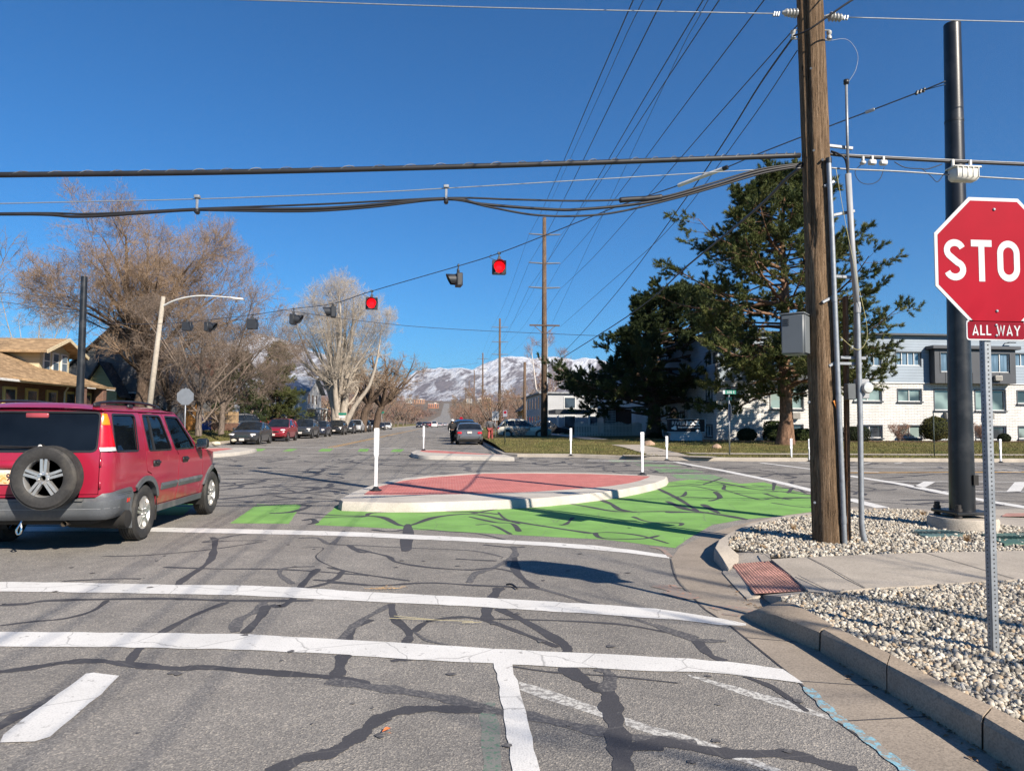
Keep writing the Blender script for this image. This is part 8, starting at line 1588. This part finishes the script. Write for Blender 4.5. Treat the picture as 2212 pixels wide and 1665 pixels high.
# --- shrubs
def shrub(label, loc, rx, ry, h, kind, m, cat='shrub'):
    t = thing('shrub', label, cat, loc)
    if kind == 'twig':
        TR = [([(0, 0, 0), (math.cos(a) * rx * .4, math.sin(a) * ry * .4, h * .5), (math.cos(a) * rx * .85, math.sin(a) * ry * .85, h * random.uniform(.75, 1))], [.02, .015, .006]) for a in np.linspace(0, 2 * PI, 13)[:-1]]
        VV, FF, o = [], [], 0; P = np.array([[q for q in np.array(bez(x[0], 3))] for x in TR]); Rd = np.tile(np.linspace(.016, .006, P.shape[1]), (len(P), 1)); V, F = tubes(P, Rd, 4); VV.append(V); FF.append(F); o = len(V)
        npmesh('stem', V, F, BARKG, t); P1_, R1 = children(P, Rd, 12, .15, 40, h * .45, 4, .7, .06, .2, ellenv((0, 0, h * .5), rx, h * .52), True, .008); P2_, R2_ = children(P1_, R1, 7, .1, 45, h * .25, 3, .7, .03, .25, ellenv((0, 0, h * .5), rx, h * .52), True, .007)
        V, F = tubes(P1_, R1, 3); V2_, F2_ = tubes(P2_, R2_, 3); npmesh('foliage', np.concatenate([V, V2_]), np.concatenate([F, F2_ + len(V)]), m, t); return t
    n = 5200; d = nrm(rngt.normal(size=(n, 3))); d[:, 2] = np.where(d[:, 2] < -.75, -d[:, 2], d[:, 2]); ex = 2.0 if kind == 'round' else 5.0
    e = np.sum(np.abs(d) ** ex, 1) ** (-1 / ex); rad = rngt.uniform(.86, 1.03, n) + .05 * np.sin(d[:, 0] * 7) * np.sin(d[:, 2] * 6 + d[:, 1] * 5); C = d * (e * rad)[:, None] * np.array([rx, ry, h / 2]) + np.array([0, 0, h / 2]); nn = nrm(d + rngt.normal(0, .6, (n, 3))); a = nrm(np.cross(nn, rngt.normal(size=(n, 3)))); b = np.cross(nn, a); s = rngt.uniform(.025, .055, (n, 1))
    V = np.stack([C - a * s, C - b * s * .6, C + a * s, C + b * s * .6], 1).reshape(-1, 3); V[:, 2] = np.maximum(V[:, 2], .01); npmesh('foliage', V, np.arange(n * 4).reshape(n, 4), m, t)
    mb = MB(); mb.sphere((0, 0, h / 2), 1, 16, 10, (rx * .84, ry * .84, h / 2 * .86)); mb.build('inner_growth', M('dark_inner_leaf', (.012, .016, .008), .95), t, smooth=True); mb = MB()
    for i in range(4): mb.tube([(.04 * math.cos(i * 1.6), .04 * math.sin(i * 1.6), 0), (.25 * rx * math.cos(i * 1.6), .25 * ry * math.sin(i * 1.6), h * .4)], [.03, .015], 5)
    mb.build('stem', BARKG, t); return t
LG = twigmat('hedge_leaf', (.022, .038, .012), (.05, .06, .018)); LD = twigmat('dark_hedge_leaf', (.012, .02, .009), (.028, .034, .014)); LY = twigmat('olive_leaf', (.035, .045, .012), (.085, .075, .022))
def z6p(x, y, Y=44.4): return AT(1592.6 + x * .28, 619.4 + y * .28, Y)
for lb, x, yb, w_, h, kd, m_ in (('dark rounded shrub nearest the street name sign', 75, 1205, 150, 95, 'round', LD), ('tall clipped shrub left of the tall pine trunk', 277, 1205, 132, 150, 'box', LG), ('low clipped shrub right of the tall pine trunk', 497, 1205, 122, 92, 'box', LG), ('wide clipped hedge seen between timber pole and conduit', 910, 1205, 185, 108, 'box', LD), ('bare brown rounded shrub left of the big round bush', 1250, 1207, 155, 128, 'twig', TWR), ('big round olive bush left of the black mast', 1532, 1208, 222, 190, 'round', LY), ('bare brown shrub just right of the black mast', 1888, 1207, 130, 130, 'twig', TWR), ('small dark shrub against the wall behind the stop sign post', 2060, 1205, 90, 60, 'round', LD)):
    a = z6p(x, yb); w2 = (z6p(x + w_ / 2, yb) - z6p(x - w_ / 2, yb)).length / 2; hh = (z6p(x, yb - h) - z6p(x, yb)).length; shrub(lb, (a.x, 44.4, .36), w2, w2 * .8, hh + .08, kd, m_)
a = AT(1293, 950, 60.8); p = AT(1128, 957, 55); shrub('dry twiggy shrub on the grass before the cream crossover', (AT(1124, 956, 57).x, 57, .2), .9, .7, .95, 'twig', TWP); shrub('low dark shrub at the foot of the broad dark pine', (AT(1395, 950, 52).x + .6, 52, .36), .5, .4, .45, 'round', LD)
p = AT(690, 920, 100); shrub('bare brown shrub before the white house', (p.x, 99, .3), 1.5, 1.2, 2.6, 'twig', TWB); p = AT(445, 930, 52); shrub('bare brown brush on the grass bank beside the blue bin', (AT(466, 930, 53).x, 53, .7), .9, .8, 1.3, 'twig', TWG); shrub('orange dry shrub in front of the white house porch', (AT(652, 915, 98).x, 97, .3), 1.0, .9, 1.5, 'twig', twigmat('orange_twigs', (.32, .15, .05), (.42, .2, .07)))
# mulch under the pine
mb = MB(); mb.add([(p_[0], p_[1], lawnz(p_[0], p_[1]) + .02) for p_ in wob([(13, 43.2), (18, 42.6), (22.5, 42.8), (34, 43.4), (46, 43.6), (46, 45.95), (13, 45.95)], .12, .5)], [tuple(range(len(wob([(13, 43.2), (18, 42.6), (22.5, 42.8), (34, 43.4), (46, 43.6), (46, 45.95), (13, 45.95)], 0, .5))))]); struct(mb.build('ground', M('bark_mulch', (.14, .07, .045), .95, var=.4, vs=12, world=True, fine=.5, fs=30)))
# --- people
def person(label, loc, rz, joints, clothes, skin, hair, extras=None):
    """joints: name -> (pos, radius, parent)"""
    root = thing('person', label, 'person', loc, rz)
    def skinned(name, js, m, sub=1):
        me = bpy.data.meshes.new(name); names = list(js); me.from_pydata([js[n][0] for n in names], [(names.index(js[n][2]), names.index(n)) for n in names if js[n][2] in js], []); o = bpy.data.objects.new(name, me); COL.objects.link(o); o.parent = root; md = o.modifiers.new('skin', 'SKIN'); md.use_smooth_shade = True; md.use_x_symmetry = False
        if not me.skin_vertices: me.attributes.new('skin', 'FLOAT', 'POINT')
        sv = me.skin_vertices[0].data if me.skin_vertices else None
        for i, n in enumerate(names):
            if sv: sv[i].radius = js[n][1] if isinstance(js[n][1], tuple) else (js[n][1],) * 2; sv[i].use_root = (i == 0)
        s = o.modifiers.new('sub', 'SUBSURF'); s.levels = s.render_levels = sub; me.materials.append(m); return o
    def bm_skin(name, js, m, sub=1):
        bm = bmesh.new(); ly = bm.verts.layers.skin.verify(); mp = {}
        for i, n in enumerate(js): v = bm.verts.new(js[n][0]); v[ly].radius = js[n][1] if isinstance(js[n][1], tuple) else (js[n][1],) * 2; v[ly].use_root = (i == 0); mp[n] = v
        for n in js:
            if js[n][2] in mp: bm.edges.new((mp[n], mp[js[n][2]]))
        me = bpy.data.meshes.new(name); bm.to_mesh(me); bm.free(); o = bpy.data.objects.new(name, me); COL.objects.link(o); o.parent = root; md = o.modifiers.new('skin', 'SKIN'); md.use_smooth_shade = True; s = o.modifiers.new('sub', 'SUBSURF'); s.levels = s.render_levels = sub; me.materials.append(m); return o
    bm_skin('body', joints, skin)
    for nm, js, m in clothes: bm_skin(nm, js, m)
    hp = Vector(joints['head'][0]); mb = MB(); mb.sphere(hp + Vector((0, .012, .02)), .118, 14, 10, (.95, 1.02, 1.1)); mb.build('hair', hair, root, smooth=True)
    fc = MB(); fy = hp.y - .1
    for sg in (-1, 1): fc.sphere(hp + Vector((sg * .035, -.095, -.005)), .011, 8, 6)
    fc.box(hp + Vector((0, -.107, -.03)), (.022, .03, .04), bev=.008).box(hp + Vector((0, -.1, -.07)), (.045, .012, .012), bev=.004); fc.build('face', M('face_detail', (.16, .07, .05), .6), root, auto=45)
    if extras: extras(root)
    return root
SKIN = M('skin', (.36, .2, .13), .6, var=.08); HAIRD = M('dark_hair', (.018, .014, .012), .6, var=.3, fine=.4, fs=60)
def legs(js, stride, w_=.09):
    for sg, s in ((-1, stride), (1, -stride)):
        n = 'l' if sg < 0 else 'r'; js[n + 'hip'] = ((sg * w_, 0, .90), .085, 'pelvis'); js[n + 'knee'] = ((sg * w_, -s * .45, .50), .062, n + 'hip'); js[n + 'ankle'] = ((sg * w_, -s + (.06 if s < 0 else 0), .10), .042, n + 'knee'); js[n + 'toe'] = ((sg * w_, -s - .17, .035), .036, n + 'ankle')
def hand(js, n, p, d, par):
    d = Vector(d).normalized(); p = Vector(p); a = d.cross(Vector((0, 1, 0))).normalized() if abs(d.y) < .9 else Vector((1, 0, 0)); js[n + 'palm'] = (tuple(p + d * .06), (.036, .018), par)
    for i in range(4): q = p + d * .09 + a * ((i - 1.5) * .019); ln = (.065, .078, .074, .055)[i]; js[n + 'f%d' % i] = (tuple(q + d * .01), .0095, n + 'palm'); js[n + 'g%d' % i] = (tuple(q + d * ln * .6 + Vector((0, -.012, 0))), .0085, n + 'f%d' % i); js[n + 'h%d' % i] = (tuple(q + d * ln + Vector((0, -.03, 0))), .0075, n + 'g%d' % i)
    q = p + d * .04 - a * .03; js[n + 't0'] = (tuple(q), .011, n + 'palm'); js[n + 't1'] = (tuple(q + d * .045 - a * .02), .009, n + 't0')
def figure(stride, larm, rarm, head=(0, -.02, 1.56)):
    js = {'pelvis': ((0, 0, .95), (.15, .105), None), 'waist': ((0, 0, 1.08), (.135, .095), 'pelvis'), 'chest': ((0, .01, 1.28), (.165, .11), 'waist'), 'neck0': ((0, .01, 1.42), .06, 'chest'), 'neck': ((0, 0, 1.47), .05, 'neck0'), 'head': (head, (.085, .1), 'neck'), 'crown': ((head[0], head[1] + .01, head[2] + .09), (.07, .085), 'head')}
    legs(js, stride)
    for n, sg, arm in (('l', -1, larm), ('r', 1, rarm)):
        js[n + 'sh'] = ((sg * .18, .01, 1.37), .062, 'chest'); js[n + 'el'] = (arm[0], .043, n + 'sh'); js[n + 'wr'] = (arm[1], .029, n + 'el'); hand(js, n, arm[1], Vector(arm[1]) - Vector(arm[0]), n + 'wr')
    return js
def cloth(js, names, grow): return {n: (js[n][0], tuple(r + grow for r in js[n][1]) if isinstance(js[n][1], tuple) else js[n][1] + grow, js[n][2] if js[n][2] in names else None) for n in names}
BLKC = M('black_cloth', (.012, .012, .013), .85, var=.3); WHC = M('white_cloth', (.62, .62, .62), .85, var=.1); GRC = M('grey_hoodie', (.10, .10, .105), .9, var=.2)
def plaid():
    m, t, b = newmat('red_plaid_cloth'); co = coords(t); wv = N(t, 'TexWave', Scale=6.0); wv.bands_direction = 'Z'; t.links.new(co, wv.inputs['Vector']); w2 = N(t, 'TexWave', Scale=7.0); w2.bands_direction = 'X'; t.links.new(co, w2.inputs['Vector']); c = mixc(t, ramp(t, wv.outputs[0], [(.6, (0, 0, 0)), (.75, (1, 1, 1))]), (.42, .015, .015), (.06, .01, .012)); c = mixc(t, ramp(t, w2.outputs[0], [(.7, (0, 0, 0)), (.82, (.8,) * 3)]), c, (.35, .2, .17)); t.links.new(c, b.inputs['Base Color']); b.inputs['Roughness'].default_value = .9; return m
j1 = figure(.08, ((-.27, .02, 1.12), (-.25, -.12, .92)), ((.26, -.02, 1.13), (.20, -.20, 1.0))); 
up_n = ['pelvis', 'waist', 'chest', 'neck0', 'lsh', 'lel', 'lwr', 'rsh', 'rel', 'rwr']; lo_n = ['pelvis', 'lhip', 'lknee', 'lankle', 'rhip', 'rknee', 'rankle']
def bag(root):
    MB().box((-.27, -.12, .78), (.30, .14, .26), bev=.05).build('handbag', M('tan_leather', (.36, .14, .06), .55, var=.15), root, auto=45); MB().tube(bez([(-.38, -.12, .9), (-.30, -.12, 1.02), (-.2, -.12, 1.02), (-.16, -.12, .9)], 5), .012, 6).build('bag_strap', M('tan_leather', (.36, .14, .06)), root)
    MB().sphere((0, .03, 1.62), .118, 14, 8, (1, 1, .75)).build('headscarf', WHC, root, smooth=True); MB().add([(.06, -.13, 1.36), (.20, -.10, 1.3), (.24, -.04, .8), (.10, -.15, .78), (.06, -.10, 1.36), (.2, -.05, 1.3), (.24, .06, .8), (.1, -.06, .78)], [(0, 1, 2, 3), (7, 6, 5, 4), (1, 5, 6, 2), (3, 2, 6, 7), (0, 3, 7, 4)]).build('shawl', WHC, root)
pp = G(984, 957.5, 0); person('person in black with a white shawl and tan handbag standing by the grey saloon', (.28, 50.6, 0), R(200), j1, [('coat', cloth(j1, up_n, .035), BLKC), ('trousers', cloth(j1, lo_n, .022), BLKC), ('shoe', {'a': (j1['lankle'][0], .05, None), 'b': (j1['ltoe'][0], .045, 'a')}, BLKC), ('shoe', {'a': (j1['rankle'][0], .05, None), 'b': (j1['rtoe'][0], .045, 'a')}, BLKC)], SKIN, HAIRD, bag)
j2 = figure(.2, ((-.30, .06, 1.14), (-.42, -.05, .95)), ((.27, .0, 1.12), (.26, -.16, .93)), (0, -.03, 1.57)); pp = AT(1059, 960, 50.5)
person('person in a grey hoodie and red plaid trousers walking on the grass strip', (pp.x, 50.5, .14), R(170), j2, [('hoodie', cloth(j2, up_n, .04), GRC), ('trousers', cloth(j2, lo_n, .034), plaid()), ('shoe', {'a': (j2['lankle'][0], .052, None), 'b': (j2['ltoe'][0], .048, 'a')}, WHC), ('shoe', {'a': (j2['rankle'][0], .052, None), 'b': (j2['rtoe'][0], .048, 'a')}, WHC)], SKIN, HAIRD)
# --- distant town and woods
rr = random.Random(77); V, F, o = [], [], 0; nW = 5200; Yw = np.exp(rngt.uniform(np.log(420), np.log(4300), nW)); Xw = rngt.uniform(-.62, .62, nW) * Yw; ok = np.abs(Xw + 6.2) > 13 + Yw * .002; Xw, Yw = Xw[ok], Yw[ok]; zw = np.array([gz(y) for y in Yw])
n = len(Xw); kq = 46; Cc = np.stack([Xw, Yw, zw], 1)[:, None, :] + rngt.normal(0, 1, (n, kq, 3)) * np.array([3.2, 3.2, 2.3]) + np.array([0, 0, 5.0]); Cc[:, :, 2] = np.maximum(Cc[:, :, 2], zw[:, None] + .3); Cc = Cc.reshape(-1, 3); a = nrm(rngt.normal(size=(len(Cc), 3))); b = nrm(np.cross(a, rngt.normal(size=(len(Cc), 3)))); s = rngt.uniform(.5, 1.3, (len(Cc), 1)); Vw = np.stack([Cc - a * s, Cc + a * s * .6 + b * s * .4, Cc + b * s], 1).reshape(-1, 3)
dw = npmesh('distant_trees', Vw, np.arange(len(Vw)).reshape(-1, 3), twigmat('distant_wood', (.13, .085, .07), (.20, .125, .095))); tag(dw, 'brownish bare woods covering the far rising town', kind='stuff')
dw.data.materials[0].node_tree.nodes['Noise Texture'].inputs['Scale'].default_value = .02
OB = [M('tan_block', (.42, .22, .12), .8, var=.1, vs=.1), M('orange_block', (.48, .2, .1), .8, var=.1, vs=.1), M('pale_block', (.52, .48, .43), .8, var=.1, vs=.1), M('ochre_block', (.5, .32, .13), .8, var=.1, vs=.1)]
for lb, u, vt, Y, wpx, hpx, m_ in (('orange brick block on the far slope left of the distant street', 936, 872, 1900, 22, 17, 1), ('long tan block on the far slope above the left street trees', 905, 863, 2400, 26, 11, 0), ('pale block at the left end of the far slope', 883, 861, 2500, 14, 9, 2), ('ochre block beside the third power pole on the far slope', 1051, 860, 1700, 18, 16, 3), ('white block left of the ochre block on the far slope', 1036, 861, 1900, 9, 8, 2), ('pale block near the fifth power pole on the far slope', 1012, 862, 2600, 14, 7, 2), ('pale yellow block behind the white house on the left slope', 711, 872, 900, 14, 12, 3), ('small tan block under the left mountain shoulder', 746, 880, 1200, 10, 8, 0)):
    a, b = AT(u - wpx / 2, vt, Y), AT(u + wpx / 2, vt, Y); z0 = gz(Y); t = thing('tower_block', lb, 'building', ((a.x + b.x) / 2, Y, z0)); W_ = (b - a).length; Hh = a.z - z0
    MB().box((0, 0, Hh / 2), (W_, W_ * .5, Hh)).build('wall', OB[m_], t); MB().box((0, 0, Hh + .5), (W_ * 1.02, W_ * .52, 1.0)).box((W_ * .2, 0, Hh + 2), (W_ * .2, W_ * .2, 2.4)).build('roof', OB[2], t); mb = MB(); nz = max(2, int(Hh / 5)); nx_ = max(3, int(W_ / 5))
    for i in range(nx_): mb.box((-W_ / 2 + W_ * (i + .5) / nx_, -W_ * .25 - .1, Hh * .52), (W_ / nx_ * .45, .3, Hh * .82))
    mb.build('window_band', PANED, t)
# --- snowy mountains
SK = [(-400, 880), (100, 850), (300, 815), (430, 775), (500, 748), (560, 733), (610, 741), (648, 757), (690, 768), (717, 775), (765, 800), (820, 826), (850, 829), (871, 825), (882, 812), (895, 803), (911, 799), (930, 797), (952, 794), (965, 796), (978, 795), (996, 793), (1010, 796), (1022, 797), (1040, 788), (1063, 777), (1077, 769), (1088, 768), (1099, 767.6), (1118, 769), (1133, 771), (1150, 775), (1168, 771.6), (1182, 769), (1196, 766.6), (1215, 771), (1239, 777), (1265, 772), (1290, 775), (1350, 790), (1420, 800), (1500, 812), (1700, 800), (2000, 780), (2600, 760)]
su = np.array([s[0] for s in SK], float); sv = np.array([s[1] for s in SK], float)
na, nr_ = 900, 150; uu = np.linspace(-380, 2500, na); ang = np.arctan((uu - PCX) / FPX) + YAW; rp_ = 9000.; r_ = np.concatenate([np.linspace(3600, rp_, nr_ - 12), np.linspace(rp_ + 150, rp_ + 2500, 12)])
from mathutils import noise as mno
zs_ = np.interp(uu, su, sv); zpk = EYE + (913 - zs_) / FPX * rp_ * 1.0 / np.cos(ang - YAW) * np.cos(ang - YAW)
Vm = np.zeros((nr_, na, 3))
for j, r in enumerate(r_):
    t = min(1.0, (r - 3600) / (rp_ - 3600)); base = gz(3600) - 15 + 0 * t
    Vm[j, :, 0] = np.sin(ang) * r; Vm[j, :, 1] = np.cos(ang) * r
    for i in range(na):
        x, y = Vm[j, i, 0], Vm[j, i, 1]
        rg_ = 1 - abs(mno.noise(Vector((x * .0011 - y * .0006, y * .0004, 3.3)))) * 2; rg2 = 1 - abs(mno.noise(Vector((x * .0032 - y * .0018, y * .0010, 7.7)))) * 2; rg3 = 1 - abs(mno.noise(Vector((x * .009 - y * .005, y * .0035, 1.1)))) * 2; rg4 = mno.noise(Vector((x * .022 - y * .012, y * .012, 5.1)))
        prof = t ** 1.55; env = 4 * t * (1 - t) if t < 1 else 0
        zz = base + (zpk[i] - base) * prof + env * (zpk[i] * .17 * rg_ + zpk[i] * .17 * rg2 + 52 * rg3 + 22 * rg4)
        cap = EYE + (zpk[i] - EYE) * (r / rp_) * .985
        if r < rp_ - 1: zz = min(zz, cap - 6 + 9 * rg4)
        else: zz = zpk[i] + 16 * mno.noise(Vector((x * .0045, 2.2, .4))) + 11 * mno.noise(Vector((x * .017, 4.2, .4))) - (r - rp_) * .25
        if t < .25: zz = zz
        Vm[j, i, 2] = zz
Fm = (np.arange(nr_ - 1)[:, None] * na + np.arange(na - 1)[None]).reshape(-1); Fm = np.stack([Fm, Fm + 1, Fm + 1 + na, Fm + na], 1)
m, t, b = newmat('snowy_mountain'); co = coords(t, True); ge = N(t, 'NewGeometry'); sp = N(t, 'SeparateXYZ'); t.links.new(co, sp.inputs[0]); ns = N(t, 'SeparateXYZ'); t.links.new(ge.outputs['Normal'], ns.inputs[0])
alt = N(t, 'MapRange'); t.links.new(sp.outputs[2], alt.inputs[0]); alt.inputs[1].default_value = 130; alt.inputs[2].default_value = 760
mq = N(t, 'Mapping'); mq.inputs['Scale'].default_value = (.32, .07, 1.15); mr_ = N(t, 'Mapping'); mr_.inputs['Rotation'].default_value = (0, R(33), 0); t.links.new(co, mr_.inputs[0]); t.links.new(mr_.outputs[0], mq.inputs[0]); n1 = noise(t, mq.outputs[0], .011, 10, .70, .6); n2 = noise(t, mq.outputs[0], .06, 8, .74, .3)
def math_(op, a_, b_):
    q = N(t, 'Math'); q.operation = op
    for i_, v_ in enumerate((a_, b_)):
        if isinstance(v_, (int, float)): q.inputs[i_].default_value = v_
        else: t.links.new(v_, q.inputs[i_])
    return q.outputs[0]
nx = math_('MULTIPLY', ns.outputs[0], -.55)
f = math_('ADD', math_('ADD', math_('MULTIPLY', alt.outputs[0], .5), math_('MULTIPLY', n1, 1.2)), math_('ADD', math_('MULTIPLY', n2, 1.0), nx))
sn_ = ramp(t, math_('MULTIPLY', f, .5), [(.52, (0, 0, 0)), (.62, (.6,) * 3), (.76, (1, 1, 1))])
bro = ramp(t, n2, [(.3, (.105, .10, .12)), (.55, (.15, .14, .155)), (.75, (.20, .18, .18))]); c = mixc(t, sn_, bro, (.62, .65, .70)); t.links.new(c, b.inputs['Base Color']); b.inputs['Roughness'].default_value = .9; b.inputs['Specular IOR Level'].default_value = .1; bump(t, b, n2, .6, 60)
mo = npmesh('mountains', Vm.reshape(-1, 3), Fm, m, None, True); struct(mo, 'snow streaked mountain range')
HZ = MB().box((0, 6000, 524.4), (24000, 12800, 1051)).build('haze', None); hm = bpy.data.materials.new('pale_haze'); hm.use_nodes = True; ht = hm.node_tree; ht.nodes.clear(); ho = ht.nodes.new('ShaderNodeOutputMaterial'); hv = ht.nodes.new('ShaderNodeVolumePrincipled'); hv.inputs['Color'].default_value = (.74, .85, 1.0, 1); hv.inputs['Density'].default_value = 2.6e-5; hv.inputs['Anisotropy'].default_value = .3; ht.links.new(hv.outputs[0], ho.inputs['Volume']); HZ.data.materials.append(hm); struct(HZ, 'thin pale haze over the whole valley', 'stuff')
SC.cycles.volume_max_steps = 64
